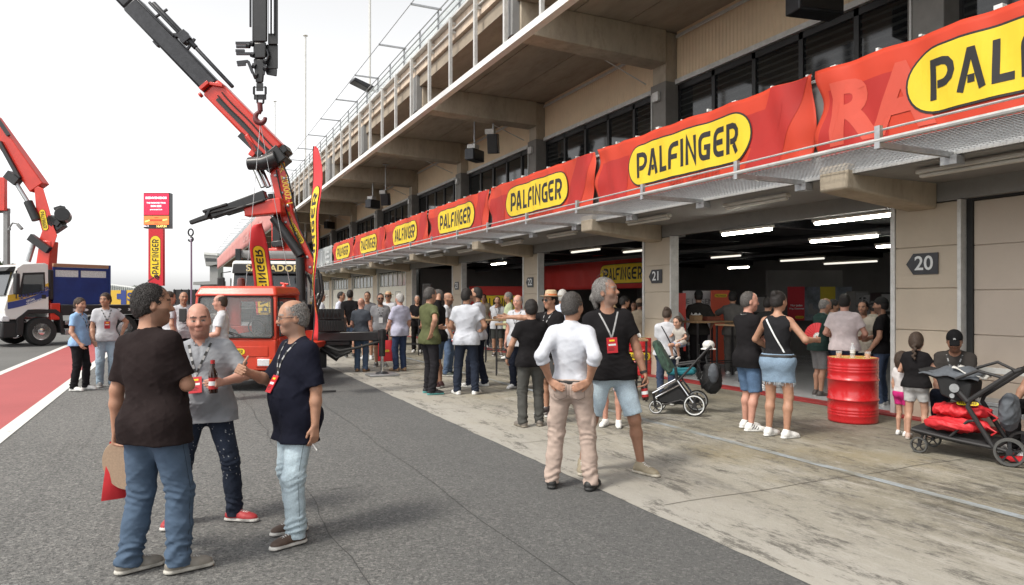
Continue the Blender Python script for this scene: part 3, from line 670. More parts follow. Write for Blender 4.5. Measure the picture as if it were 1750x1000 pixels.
# ------------------------------------------------------------------ smooth solid modelling for bodies and clothes
def nrm(v): v = np.asarray(v, float); return v / (np.linalg.norm(v) + 1e-9)
class Solid:
    def __init__(s, lo, hi, res):
        s.res = res; s.lo = np.asarray(lo, float) - 3 * res; n = np.ceil((np.asarray(hi, float) - s.lo) / res).astype(int) + 4
        s.n = n; s.v = np.full(n, .5, np.float32); s.ax = [(s.lo[i] + res * np.arange(n[i])).astype(np.float32) for i in range(3)]
    def _sl(s, lo, hi):
        a = np.clip(np.floor((np.asarray(lo) - s.lo) / s.res).astype(int), 0, s.n - 1); b = np.clip(np.ceil((np.asarray(hi) - s.lo) / s.res).astype(int) + 1, 1, s.n)
        sl = tuple(slice(a[i], max(a[i] + 1, b[i])) for i in range(3))
        return sl, s.ax[0][sl[0]][:, None, None], s.ax[1][sl[1]][None, :, None], s.ax[2][sl[2]][None, None, :]
    def _put(s, sl, d, k, sub=False):
        o = s.v[sl]
        if sub:
            d = -d
            if k > 0: h = np.maximum(k - np.abs(o - d), 0) / k; s.v[sl] = np.maximum(o, d) + h * h * k * .25
            else: s.v[sl] = np.maximum(o, d)
        elif k > 0:
            h = np.maximum(k - np.abs(o - d), 0) / k; s.v[sl] = np.minimum(o, d) - h * h * k * .25
        else: s.v[sl] = np.minimum(o, d)
    def cap(s, a, b, ra, rb=None, k=.02, n=None, sq=1.0, cut=None, cut0=None, sub=False):
        """tapered capsule; along axis n its radius is scaled by sq; cut=True ends it flat at b"""
        a = np.asarray(a, float); b = np.asarray(b, float); rb = ra if rb is None else rb
        R_ = max(ra, rb) * max(1, sq) + k * .6 + 3 * s.res
        sl, X, Y, Z = s._sl(np.minimum(a, b) - R_, np.maximum(a, b) + R_)
        px, py, pz = X - a[0], Y - a[1], Z - a[2]; ab = b - a
        if n is not None and sq != 1.0:
            n = nrm(n); f = 1 / sq - 1; q = px * n[0] + py * n[1] + pz * n[2]; px = px + n[0] * q * f; py = py + n[1] * q * f; pz = pz + n[2] * q * f
            ab = ab + n * (ab @ n) * f
        L = ab @ ab + 1e-12; t = np.clip((px * ab[0] + py * ab[1] + pz * ab[2]) / L, 0, 1)
        d = np.sqrt((px - t * ab[0]) ** 2 + (py - t * ab[1]) ** 2 + (pz - t * ab[2]) ** 2) - (ra + (rb - ra) * t)
        if sq < 1: d = d * (sq * .6 + .4)
        if cut: 
            u = nrm(b - a); d = np.maximum(d, (X - b[0]) * u[0] + (Y - b[1]) * u[1] + (Z - b[2]) * u[2])
        if cut0:
            u = nrm(a - b); d = np.maximum(d, (X - a[0]) * u[0] + (Y - a[1]) * u[1] + (Z - a[2]) * u[2])
        s._put(sl, d.astype(np.float32), k, sub); return s
    def ell(s, c, r, k=.02, axes=None, sub=False, zcut=None, zmax=None):
        c = np.asarray(c, float); r = np.asarray(r, float); R_ = r.max() + k * .6 + 3 * s.res
        sl, X, Y, Z = s._sl(c - R_, c + R_)
        px, py, pz = X - c[0], Y - c[1], Z - c[2]
        A = np.eye(3) if axes is None else np.asarray(axes, float)
        q = [(px * A[i][0] + py * A[i][1] + pz * A[i][2]) / r[i] for i in range(3)]
        k0 = np.sqrt(q[0] ** 2 + q[1] ** 2 + q[2] ** 2); k1 = np.sqrt((q[0] / r[0]) ** 2 + (q[1] / r[1]) ** 2 + (q[2] / r[2]) ** 2) + 1e-9
        d = k0 * (k0 - 1) / k1
        if zcut is not None: d = np.maximum(d, zcut - Z)
        if zmax is not None: d = np.maximum(d, Z - zmax)
        s._put(sl, d.astype(np.float32), k, sub); return s
    def cutz(s, z, below=True):
        Z = s.ax[2][None, None, :]; s.v = np.maximum(s.v, (z - Z) if below else (Z - z)).astype(np.float32); return s
    def cutplane(s, p, n):
        p = np.asarray(p, float); n = nrm(n); d = (s.ax[0][:, None, None] - p[0]) * n[0] + (s.ax[1][None, :, None] - p[1]) * n[1] + (s.ax[2][None, None, :] - p[2]) * n[2]
        s.v = np.maximum(s.v, d).astype(np.float32); return s
    def mesh(s):
        v = s.v; ins = v < 0
        if not ins.any(): return np.zeros((0, 3)), np.zeros((0, 4), int)
        n = np.array(v.shape) - 1
        cnt = np.zeros(n, np.int8)
        for i in (0, 1):
            for j in (0, 1):
                for k in (0, 1): cnt += ins[i:n[0] + i, j:n[1] + j, k:n[2] + k]
        act = (cnt > 0) & (cnt < 8); idx = np.full(n, -1, np.int32); c = np.argwhere(act); m = len(c); idx[act] = np.arange(m)
        acc = np.zeros((m, 3)); ws = np.zeros(m); ci = c.T
        for ax in range(3):
            o1, o2 = [q for q in range(3) if q != ax]
            for i in (0, 1):
                for j in (0, 1):
                    a = [ci[0].copy(), ci[1].copy(), ci[2].copy()]; a[o1] += i; a[o2] += j
                    b = [q.copy() for q in a]; b[ax] += 1
                    va = v[a[0], a[1], a[2]]; vb = v[b[0], b[1], b[2]]; cr = (va < 0) != (vb < 0)
                    t = np.where(cr, va / np.where(cr, va - vb, 1), 0)
                    p = np.zeros((m, 3)); p[:, o1] = i; p[:, o2] = j; p[:, ax] = t
                    acc += p * cr[:, None]; ws += cr
        V = s.lo + s.res * (c + acc / ws[:, None])
        Q = []
        for ax in range(3):
            o1, o2 = (ax + 1) % 3, (ax + 2) % 3
            A = [slice(None)] * 3; B = [slice(None)] * 3; A[ax] = slice(0, -1); B[ax] = slice(1, None)
            for q in (o1, o2): A[q] = slice(1, -1); B[q] = slice(1, -1)
            a = ins[tuple(A)]; b = ins[tuple(B)]; e = np.argwhere(a != b)
            if not len(e): continue
            fl = a[e[:, 0], e[:, 1], e[:, 2]]; base = e.copy(); base[:, o1] += 1; base[:, o2] += 1
            def g(d1, d2):
                q = base.copy(); q[:, o1] -= d1; q[:, o2] -= d2; return idx[q[:, 0], q[:, 1], q[:, 2]]
            q = np.stack([g(1, 1), g(0, 1), g(0, 0), g(1, 0)], 1); q[~fl] = q[~fl][:, ::-1]; Q.append(q)
        return V, np.concatenate(Q)
def vnormals(V, Q):
    n = np.cross(V[Q[:, 2]] - V[Q[:, 0]], V[Q[:, 3]] - V[Q[:, 1]]); N = np.zeros_like(V)
    for i in range(4):
        for k in range(3): N[:, k] += np.bincount(Q[:, i], n[:, k], len(V))
    return N / (np.linalg.norm(N, axis=1)[:, None] + 1e-12)
def relax(V, Q, it=1, lam=.5):
    for _ in range(it):
        A = np.zeros_like(V); C = np.zeros(len(V))
        for i in range(4):
            a, b = Q[:, i], Q[:, (i + 1) % 4]
            for k in range(3): A[:, k] += np.bincount(a, V[b, k], len(V)) + np.bincount(b, V[a, k], len(V))
            C += np.bincount(a, minlength=len(V)) + np.bincount(b, minlength=len(V))
        V = V + lam * (A / C[:, None] - V)
    return V
def folds(V, seed, amp, freq=(14, 14, 9), n=7):
    r = np.random.RandomState(seed); W = np.zeros(len(V)); warp = .03 * np.stack([np.sin(V @ r.uniform(-9, 9, 3) + r.uniform(0, 6)) for _ in range(3)], 1); P = V + warp
    for i in range(n):
        s_ = np.sin(P @ (r.uniform(-1, 1, 3) * np.array(freq) * (1.0 + .45 * i)) + r.uniform(0, 6.28)); W += (1 - np.abs(s_)) ** 2 * 1.6 / (1 + .35 * i) - .5 / (1 + .35 * i)
    return amp * W / 2.0
def np_obj(name, V, Q, m, parent, col=None, smooth=True):
    me = bpy.data.meshes.new(name); me.vertices.add(len(V)); me.vertices.foreach_set('co', np.ascontiguousarray(V, np.float32).ravel())
    me.loops.add(Q.size); me.loops.foreach_set('vertex_index', Q.astype(np.int32).ravel()); me.polygons.add(len(Q))
    me.polygons.foreach_set('loop_start', np.arange(0, Q.size, Q.shape[1], dtype=np.int32)); me.polygons.foreach_set('loop_total', np.full(len(Q), Q.shape[1], np.int32))
    me.update(calc_edges=True); me.polygons.foreach_set('use_smooth', [smooth] * len(Q))
    if col is not None:
        a = me.color_attributes.new('tint', 'FLOAT_COLOR', 'POINT'); a.data.foreach_set('color', np.concatenate([col, np.ones((len(col), 1))], 1).astype(np.float32).ravel())
    me.materials.append(M[m] if isinstance(m, str) else m)
    o = bpy.data.objects.new(name, me); COL.objects.link(o); o.parent = parent; return o
def tint_mat(name, rough, nscale=30, namt=.12, bump=.1, bscale=150, sss=0, spec=.4, crease=0):
    m = bpy.data.materials.new(name); m.use_nodes = True; t = m.node_tree; b = t.nodes['Principled BSDF']; Nn = t.nodes.new; L = t.links.new
    at_ = Nn('ShaderNodeAttribute'); at_.attribute_name = 'tint'; tc = Nn('ShaderNodeTexCoord')
    n = Nn('ShaderNodeTexNoise'); n.inputs['Scale'].default_value = nscale; n.inputs['Detail'].default_value = 6; L(tc.outputs['Object'], n.inputs['Vector'])
    mr = Nn('ShaderNodeMapRange'); L(n.outputs['Fac'], mr.inputs[0]); mr.inputs[1].default_value = .3; mr.inputs[2].default_value = .7; mr.inputs[3].default_value = 1 - namt; mr.inputs[4].default_value = 1 + namt
    mx = Nn('ShaderNodeMix'); mx.data_type = 'RGBA'; mx.blend_type = 'MULTIPLY'; mx.inputs[0].default_value = 1; L(at_.outputs['Color'], mx.inputs[6])
    cc = Nn('ShaderNodeCombineColor'); [L(mr.outputs[0], cc.inputs[i]) for i in range(3)]; L(cc.outputs[0], mx.inputs[7]); L(mx.outputs[2], b.inputs['Base Color'])
    b.inputs['Roughness'].default_value = rough; b.inputs['Specular IOR Level'].default_value = spec
    if sss: b.inputs['Subsurface Weight'].default_value = sss; b.inputs['Subsurface Radius'].default_value = (.012, .005, .003); b.inputs['Subsurface Scale'].default_value = .5
    n2 = Nn('ShaderNodeTexNoise'); n2.inputs['Scale'].default_value = bscale; n2.inputs['Detail'].default_value = 3; L(tc.outputs['Object'], n2.inputs['Vector'])
    bp = Nn('ShaderNodeBump'); bp.inputs['Strength'].default_value = bump; bp.inputs['Distance'].default_value = .01; L(n2.outputs['Fac'], bp.inputs['Height']); L(bp.outputs[0], b.inputs['Normal'])
    if crease:
        n5 = Nn('ShaderNodeTexNoise'); n5.noise_type = 'RIDGED_MULTIFRACTAL'; n5.inputs['Scale'].default_value = 5.5; n5.inputs['Detail'].default_value = 3; n5.inputs['Distortion'].default_value = .6; L(tc.outputs['Object'], n5.inputs['Vector'])
        b5 = Nn('ShaderNodeBump'); b5.inputs['Strength'].default_value = crease; b5.inputs['Distance'].default_value = .03; L(n5.outputs['Fac'], b5.inputs['Height']); L(bp.outputs[0], b5.inputs['Normal']); L(b5.outputs[0], b.inputs['Normal'])
    M[name] = m
tint_mat('skin', .5, 25, .10, .12, 140, spec=.4); tint_mat('cloth', .9, 16, .09, .16, 260, spec=.10, crease=.28); tint_mat('denim', .85, 95, .13, .25, 320, spec=.1, crease=.3)
tint_mat('hair', .55, 90, .38, .8, 130, spec=.4); tint_mat('shoe', .55, 30, .12, .12, 90)

M['cloth_pale'] = mat('pale_thread', (.50, .54, .58), .9, var=.1)
SKIN = {'fair': (.50, .285, .20), 'tan': (.40, .215, .14), 'brown': (.30, .155, .10), 'pink': (.52, .27, .20), 'shade': (.40, .22, .155)}
HAIRC = {'black': (.016, .013, .012), 'brown': (.05, .032, .022), 'grey': (.20, .19, .18), 'darkgrey': (.07, .064, .06), 'white': (.45, .44, .42), 'blond': (.26, .18, .09)}
def ik(S, T, l1, l2, pole):
    S, T = np.asarray(S, float), np.asarray(T, float); d = T - S; D = np.linalg.norm(d); mx = (l1 + l2) * .995
    if D > mx: T = S + d * mx / D; D = mx
    u = d / (np.linalg.norm(d) + 1e-9); a = (l1 * l1 - l2 * l2 + D * D) / (2 * D); h = math.sqrt(max(0, l1 * l1 - a * a)); p = np.asarray(pole, float); p = p - u * (p @ u); p = nrm(p)
    return S + u * a + p * h, T
def rotm(ax, deg):
    return np.array(Matrix.Rotation(R(deg), 3, Vector(ax)))

def person(loc, rz, label, h=1.75, res=.011, sex='m', belly=0.0, wide=1.0, skin='tan', hair='short', hairc='brown', beard=0.0,
           head=(0, 0), lean=(0, 0), feet=((-.10, .02, -10), (.10, .0, 10)), hands=(None, None), poles=(None, None), grip=('relax', 'relax'), palm=(None, None),
           top=('tee', (.03, .03, .03)), hem=.80, sleeve=.62, bottom=('long', (.05, .06, .09)), shoes=(.6, .6, .6), sole=(.55, .55, .53), extras=(), collar=None, group=None, seat=None, twist=0, leg=None, hscale=1.0, tight=0.0):
    s = h / 1.75; rt = empty('person', loc, rz, label, 'person', group or 'people in the pit lane')
    fem = sex == 'f'; kid = sex == 'k'
    pz = .93
    fl = [np.array([f[0], f[1], .085]) for f in feet]
    mid = (fl[0] + fl[1]) / 2
    pel = np.array([mid[0], mid[1] - .0, pz]) if seat is None else np.array(seat, float) / s
    spread = max(np.linalg.norm((fl[i] - pel)[:2] - np.array([(-.09, .09)[i], 0])) for i in (0, 1))
    if seat is None: pel[2] = min(pz, math.sqrt(max(.01, .815 ** 2 - spread ** 2)) + .085 + .03)
    Rt = rotm((0, 0, 1), twist) @ rotm((1, 0, 0), -lean[0]) @ rotm((0, 1, 0), lean[1])
    def T(x, y, z): return pel + Rt @ np.array([x, y, z - pz])
    fw, up, rg = Rt @ np.array([0, 1., 0]), Rt @ np.array([0, 0, 1.]), Rt @ np.array([1., 0, 0])
    sw = (.165 if not fem else .142) * (.35 + .65 * wide) * (1 if not kid else .80)
    hip = [pel + np.array([-.09, 0, -.03]), pel + np.array([.09, 0, -.03])]
    sh = [T(-sw, -.015, 1.405), T(sw, -.015, 1.405)]
    kn = []; an = []
    for i in (0, 1):
        ang = R(feet[i][2]); k_, a_ = ik(hip[i], fl[i], .415, .405, (math.sin(ang) * .5 + (-.12, .12)[i], math.cos(ang), .05)); kn.append(k_); an.append(a_)
    el = []; wr = []; hd = []
    for i in (0, 1):
        sg = (-1, 1)[i]
        t = hands[i]
        t = T(sg * (sw + .075), .04, .885) if t is None else (T(*t) if len(t) == 3 else np.array(t[:3], float))
        pl = poles[i] if poles[i] is not None else (sg * .5, -1, -.25)
        e_, w_ = ik(sh[i], t, .285, .255, Rt @ np.asarray(pl, float)); el.append(e_); wr.append(w_)
    # head frame
    Rh = Rt @ rotm((0, 0, 1), -head[0]) @ rotm((1, 0, 0), head[1])
    nb = T(0, -.005, 1.47); hc = nb + Rt @ np.array([0, .0, .0]) + Rh @ np.array([0, .022, .165])
    hs_ = 1.0 * hscale if not fem else .95 * hscale
    HX = Rh[:, 0]; HY = Rh[:, 1]; HZ = Rh[:, 2]
    def H(x, y, z): return hc + Rh @ (np.array([x, y, z]) * hs_)
    r_ = res / s
    pts = np.array([H(.1, .15, .17), H(-.1, -.16, -.1), *sh, *el, *wr, *kn, *an, pel])
    lo = pts.min(0) - np.array([.26, .26, .10]); hi = pts.max(0) + np.array([.26, .26, .05]); lo[2] = -.01
    if seat is None: pass
    b = Solid(lo, hi, r_)
    w = wide; bl = belly
    # ---- body
    def torso(B, t, lo_z=None, loose=0.0, k=.06):
        B.cap(T(-.075 * w, 0, .93), T(.075 * w, 0, .93), .105 * (1 + .1 * bl) + t + (.012 if fem else 0), None, k, fw, 1.0)
        B.ell(T(0, .01 + .03 * bl, 1.06), ((.142 if not fem else .125) * w * (1 + .16 * bl) + t + loose, .098 * (1 + .42 * bl) + t + loose, .16), k, (rg, fw, up))
        B.ell(T(0, .0, 1.25), ((.172 if not fem else .145) * w + t + loose * .6, .112 * (1 + .10 * bl) + t + loose * .5, .20), k, (rg, fw, up))
        B.cap(T(-sw * .70, -.02, 1.375), T(sw * .70, -.02, 1.375), .070 + t, None, k, fw, .95)
        for g in (-1, 1): B.cap(T(g * .02, -.02, 1.455), T(g * sw * .9, -.02, 1.405), .046 + t, .040 + t, .04)
        pass
        if bl > .3: B.ell(T(0, .055 + .05 * bl, 1.05), (.125 * w + t, .075 + .05 * bl + t, .15), k, (rg, fw, up))
        if fem:
            for g in (-1, 1): B.ell(T(g * .065, .085, 1.27), (.055 + t * .6, .052 + t * .6, .058 + t * .6), .04, (rg, fw, up))
    torso(b, 0)
    lm = 1.0 if not kid else .9
    for i in (0, 1):
        sg = (-1, 1)[i]
        b.cap(sh[i], el[i], .052 * lm * (.85 if fem else 1), .040 * lm, .03); d = wr[i] - el[i]
        b.cap(el[i], el[i] + d * .35, .040 * lm, .042 * lm * (.85 if fem else 1), .02); b.cap(el[i] + d * .35, wr[i], .042 * lm * (.85 if fem else 1), .027 * lm, .02)
        d = kn[i] - hip[i]; lg = .80 if bottom[0] == 'long' else 1.0; b.cap(hip[i], kn[i], .088 * lg, .056 * lg, .05)
        d = an[i] - kn[i]; back = nrm(np.array([0, -1, 0]) - nrm(d) * (np.array([0, -1, 0]) @ nrm(d)))
        b.cap(kn[i], kn[i] + d * .33 + back * .018 * lg, .052 * lg, (.053 if not kid else .047) * lg, .03); b.cap(kn[i] + d * .33 + back * .018 * lg, an[i], (.053 if not kid else .047) * lg, .034 * lg, .03)
        a = R(feet[i][2]); fd = np.array([math.sin(a), math.cos(a), 0]); b.cap(an[i] - np.array([0, 0, .035]), an[i] + fd * .13 - np.array([0, 0, .052]), .036, .026, .02)
    b.cap(T(0, -.012, 1.44), H(0, -.012, -.06), .058 * (.82 if fem or kid else 1 + .22 * bl), .054 * (.82 if fem or kid else 1 + .22 * bl), .03)
    # head
    def he(c, r, k=.02, **q): b.ell(H(*c), np.array(r) * hs_, k * hs_, (HX, HY, HZ), **q)
    def hcap(a, c, ra, rb=None, k=.01, **q): b.cap(H(*a), H(*c), ra * hs_, (rb or ra) * hs_, k * hs_, **q)
    he((0, -.012, .035), (.078, .100, .100)); he((0, .012, -.045), (.062 * (1 + .17 * bl), .078, .075 * (1 + .08 * bl)), .03); he((0, .062, -.092), (.030, .028, .026), .03)
    he((0, .02, .03), (.070, .078, .09), .03)
    hcap((-.036, .083, .030), (.036, .083, .030), .013, None, .02)
    for g in (-1, 1):
        b.ell(H(g * .034, .103, .006), np.array((.019, .014, .013)) * hs_, .012 * hs_, (HX, HY, HZ), sub=True)
        he((g * .033, .078, .006), (.0135, .0135, .0125), .002)
        he((g * .044, .060, -.022), (.024, .023, .024), .035)
        he((g * .079, -.008, -.004), (.011, .021, .032), .006); he((g * .085, -.012, .0), (.004, .012, .02), .004, sub=True)
    hcap((0, .088, .022), (0, .112, -.022), .0085, .0145, .012); hcap((-.011, .1, -.028), (.011, .1, -.028), .010, None, .008)
    hcap((-.020, .088, -.057), (.020, .088, -.057), .0085, None, .006); hcap((-.017, .087, -.067), (.017, .087, -.067), .009, None, .006); [b.cap(H(g * .022, .094, -.067), H(0, .102, -.061), .0022 * hs_, None, .003, sub=True) for g in (-1, 1)]
    # hands
    hm = [None, None]; fr = max(.0095, r_ * .62) * (1 if not kid else .85)
    for i in (0, 1):
        sg = (-1, 1)[i]; d = nrm(wr[i] - el[i]); pn = palm[i]
        if pn is None: pn = -sg * rg + .15 * fw
        else: pn = Rt @ np.asarray(pn, float)
        g = grip[i]
        if isinstance(g, tuple): d = nrm(Rt @ np.asarray(g[1], float)); g = g[0]
        pn = nrm(pn - d * (pn @ d)); th = np.cross(d, pn) * (-1 if i == 0 else 1)      # thumb side
        P0 = wr[i]; pc = P0 + d * .05
        for q in (-.026, -.009, .009, .026): b.cap(P0 + d * .008 + th * q * .6, P0 + d * .082 + th * q, .0135, .0115, .012)
        cu = {'relax': (25, 35, 25), 'grip': (70, 75, 45), 'flat': (5, 8, 5), 'thumb': (80, 85, 60), 'point': (8, 10, 8), 'hip': (15, 25, 10)}[g]
        for j, q in enumerate((.028, .0095, -.0095, -.028)):
            p = P0 + d * .085 + th * q; dv = d.copy(); L0 = (.040, .045, .042, .034)[j]
            for m_, c_ in enumerate(cu):
                c2 = R(c_ * (1 + .06 * j)); dv = nrm(dv * math.cos(c2) + pn * math.sin(c2)); pn2 = None
                # palm direction turns along with the finger
                qn = p + dv * L0 * (1, .68, .52)[m_]; b.cap(p, qn, fr * (1 - .06 * m_), fr * (1 - .06 * (m_ + 1)), .004); p = qn
                if m_ == 0: pnl = nrm(pn - dv * (pn @ dv)) if abs(pn @ dv) < .98 else -d
        if g == 'thumb': b.cap(P0 + d * .03 + th * .025, P0 + d * .05 + th * .055, .013, .011, .008); b.cap(P0 + d * .05 + th * .055, P0 + d * .045 + th * .105, .011, .009, .004)
        elif g == 'grip': b.cap(P0 + d * .02 + th * .022, P0 + d * .05 + th * .045 + pn * .025, .013, .0105, .008); b.cap(P0 + d * .05 + th * .045 + pn * .025, P0 + d * .075 + th * .03 + pn * .05, .0105, .009, .004)
        else: b.cap(P0 + d * .02 + th * .022, P0 + d * .058 + th * .048 + pn * .012, .013, .0105, .008); b.cap(P0 + d * .058 + th * .048 + pn * .012, P0 + d * .09 + th * .055 + pn * .02, .0105, .0085, .004)
        hm[i] = (P0 + d * .075 + pn * .028, d, pn, th)
    V, Q = b.mesh(); V = relax(V, Q, 1, .35)
    sc = np.array(SKIN[skin]) if isinstance(skin, str) else np.array(skin); Cc = np.tile(sc, (len(V), 1))
    L_ = (V - hc) @ Rh / hs_; x, y, z = L_.T; front = y > .045
    def paint(msk, c, a=1.0): Cc[msk] = Cc[msk] * (1 - a) + np.array(c) * a
    paint((np.abs(x) < .06) & (y > .04) & (z > -.06) & (z < -.005), (sc[0] * 1.03, sc[1] * .90, sc[2] * .88), .4)     # cheeks and nose
    if beard: paint((y > -.02) & (z < -.032 + .25 * np.maximum(0, np.abs(x) - .035)) & (z > -.14) & ~((np.abs(x) < .019) & (z > -.071) & (z < -.053) & (y > .06)), np.array(HAIRC[hairc if hairc != 'white' else 'grey']) * 1.2, beard)
    paint(front & (np.abs(x) < .021) & (z > -.071) & (z < -.053) & (y > .085), (sc[0] * .80, sc[1] * .60, sc[2] * .60), .7)
    for g in (-1, 1):
        e = (x - g * .033) ** 2 / .016 ** 2 + (z - .006) ** 2 / .0085 ** 2 < 1
        paint(front & e, (.30, .26, .23)); paint(front & ((x - g * .033) ** 2 + (z - .006) ** 2 < .0075 ** 2), (.02, .014, .01))
        paint(front & e & (z > .0115), sc * .25)
        bw = front & (np.abs(z - .036 + .25 * np.abs(np.abs(x) - .035)) < .0075) & (np.abs(x - g * .034) < .024); paint(bw, np.array(HAIRC.get(hairc, (.03, .02, .02))) * 1.1, .85)
    if hair == 'stubble' or hair == 'balding' : paint((z > .02) & (y < .06) & (z < .09) | ((z > .0) & (y < -.02) & (z < .09)), np.array(HAIRC[hairc]) * 1.6, .35)
    body = np_obj('body', V * s, Q, 'skin', rt, Cc)
    # ---- hair
    if hair not in ('none', 'stubble'):
        hb = Solid(H(0, 0, 0) - .22 - np.array([0, 0, .18 if hair in ('long', 'braid', 'pony') else 0]), H(0, 0, 0) + .22, r_ * .9)
        def hh(c, r, k=.02, **q): hb.ell(H(*c), np.array(r) * hs_, k * hs_, (HX, HY, HZ), **q)
        t = {'short': .009, 'crop': .005, 'balding': .006, 'long': .014, 'bun': .009, 'thick': .015, 'pony': .009, 'braid': .010}[hair]
        hh((0, -.014, .037), (.078 + t, .100 + t, .100 + t))
        if hair == 'long': hh((0, -.05, -.03), (.082, .07, .11), .03)
        hh((0, -.04, -.005), (.073 + t, .072 + t, .085), .02)
        hh((0, .118, -.035), (.098, .088, .118), .006, sub=True)                # opens the face
        hb.cap(H(-.2, .055, -.055), H(.2, .055, -.055), .062 * hs_, None, .004, sub=True)   # clears the cheeks and ears' front
        for g in (-1, 1): hh((g * .086, -.004, -.012), (.016, .022, .034), .004, sub=True)
        if hair not in ('long', 'pony', 'braid'): hb.cutplane(H(0, -.06, -.058), -HZ + .35 * HY)
        if hair == 'balding': hh((0, .035, .11), (.066, .115, .07), .004, sub=True)
        if hair == 'crop' : hh((0, .13, .09), (.08, .06, .05), .004, sub=True)
        if hair == 'bun': hh((0, -.085, .105), (.046, .046, .046), .01); 
        if hair == 'pony':
            hb.cap(H(0, -.10, .02), H(.01, -.125, -.02), .026 * hs_, .028 * hs_, .02); hb.cap(H(.01, -.125, -.02), H(.0, -.12, -.10), .028 * hs_, .018 * hs_, .02)
        if hair == 'braid':
            for q in range(7): hb.ell(H(.012 * (-1) ** q, -.108 - .006 * q, -.02 - .030 * q), np.array((.026 - .0015 * q, .022, .024)) * hs_, .008, (HX, HY, HZ))
        Vh, Qh = hb.mesh()
        if len(Vh):
            Nh = vnormals(Vh, Qh); rr = np.random.RandomState(int(abs(loc[0] * 1000)) % 9999); amp = {'crop': .0018, 'short': .0028, 'thick': .0045, 'pony': .005, 'long': .005}.get(hair, .003)
            Vh = Vh + Nh * folds(Vh, rr.randint(9999), amp, (75, 75, 75), 6)[:, None]
            hcx = np.array(HAIRC[hairc]); Ch = np.tile(hcx, (len(Vh), 1)); Vq, Qq = Vh, Qh
            if res < .0135:      # loose strands break up the outline
                nst = {True: 2600, False: 900}[res < .009]; pi = rr.randint(0, len(Vh), nst); P_ = Vh[pi]; n_ = Nh[pi]; ln = {'crop': .006, 'short': .013, 'balding': .014, 'thick': .024, 'pony': .022, 'long': .03, 'bun': .012, 'braid': .012}[hair]
                d_ = (P_ - H(0, -.03, .13)); d_ = d_ + rr.normal(0, .035, (nst, 3)) + np.array([0, 0, -.03]); d_ -= n_ * (d_ * n_).sum(1)[:, None]; d_ /= np.linalg.norm(d_, axis=1)[:, None] + 1e-9; wv = np.cross(n_, d_) * .0014
                LL = ln * rr.uniform(.6, 1.4, (nst, 1)); a0 = P_ - n_ * .003; tip = P_ + d_ * LL + n_ * (.0015 + LL * .16 * rr.rand(nst, 1)); mid_ = P_ + d_ * LL * .5 + n_ * .004
                S4 = np.stack([a0 - wv, a0 + wv, mid_ + wv * .8, mid_ - wv * .8, tip + wv * .3, tip - wv * .3], 1).reshape(-1, 3); b0 = len(Vh) + 6 * np.arange(nst)
                Qn = np.concatenate([np.stack([b0, b0 + 1, b0 + 2, b0 + 3], 1), np.stack([b0 + 3, b0 + 2, b0 + 4, b0 + 5], 1)]); Vq = np.concatenate([Vh, S4]); Qq = np.concatenate([Qh, Qn])
                Ch = np.concatenate([Ch, np.repeat(hcx[None] * rr.uniform(.6, 1.7, (nst, 1)), 6, 0)])
            np_obj('hair', Vq * s, Qq, 'hair', rt, Ch)
    seed = int(abs(loc[0] * 977 + loc[1] * 331)) % 99991
    # ---- trousers, shorts or skirt
    kind, bc = bottom[0], np.array(bottom[1]); bmat = bottom[2] if len(bottom) > 2 else 'cloth'
    B = Solid(lo, hi, r_); wf = leg if leg else (.94 if not fem else .84)
    waist = min(hem + .05, .98) if hem < .95 else hem + .005
    torso_t = .014
    B.cap(T(-.075 * w, -.005, .93), T(.075 * w, -.005, .93), .108 * (1 + .1 * bl) + torso_t + (.012 if fem else 0), None, .05, fw, 1.0)
    B.ell(T(0, .0 + .02 * bl, 1.0), (.145 * w * (1 + .12 * bl) + .01, .105 * (1 + .3 * bl) + .01, .12), .04, (rg, fw, up))
    for g in (-1, 1): B.ell(T(g * .07, -.075, .895), (.078 * w + (.008 if fem else 0), .065, .085), .04, (rg, fw, up))
    if kind == 'skirt':
        z1 = bottom[3] if len(bottom) > 3 else .62
        for i in (0, 1): B.cap(hip[i] + np.array([0, 0, -.02]), hip[i] + (kn[i] - hip[i]) * 1.0, .098, .098, .08)
        B.cap(pel + np.array([0, 0, -.10]), pel + np.array([0, 0, -.45]), .125, .135, .06, fw, .8)
        B.cutz(z1)
    else:
        for i in (0, 1):
            d = kn[i] - hip[i]; d2 = an[i] - kn[i]
            if kind == 'long':
                B.cap(hip[i], kn[i], .108 * wf, .080 * wf, .05); B.cap(kn[i], kn[i] + d2 * .5, .080 * wf, .076 * wf, .03); B.cap(kn[i] + d2 * .5, an[i] + nrm(d2) * .045, .076 * wf, .072 * wf, .02, cut=True)
            else:
                fr_ = bottom[3] if len(bottom) > 3 else .92
                B.cap(hip[i], hip[i] + d * min(fr_, 1.0), .110 * wf, .090 * wf, .05, cut=fr_ <= 1.0)
                if fr_ > 1: B.cap(kn[i], kn[i] + d2 * (fr_ - 1), .088 * wf, .088 * wf, .02, cut=True)
                e0 = hip[i] + d * min(fr_, 1.0) if fr_ <= 1 else kn[i] + d2 * (fr_ - 1); B.cap(e0 - nrm(d) * .035, e0, .094 * wf, .094 * wf, .003, cut=True, cut0=True)
    if 'cargo' in extras:
        for i in (0, 1):
            c_ = hip[i] + (kn[i] - hip[i]) * .72 + (-1, 1)[i] * rg * .070; B.ell(c_, (.030, .062, .085), .006)
    if seat is None: B.cutplane(T(0, 0, waist + .01), up)
    else: B.cutz(pel[2] + .10, False)
    Vb, Qb = B.mesh(); Nb = vnormals(Vb, Qb); am = .0055 if kind == 'long' else .004
    f = folds(Vb, seed, am * 1.1, (9, 9, 11), 6) + folds(Vb, seed + 5, am * .45, (26, 26, 44), 5)
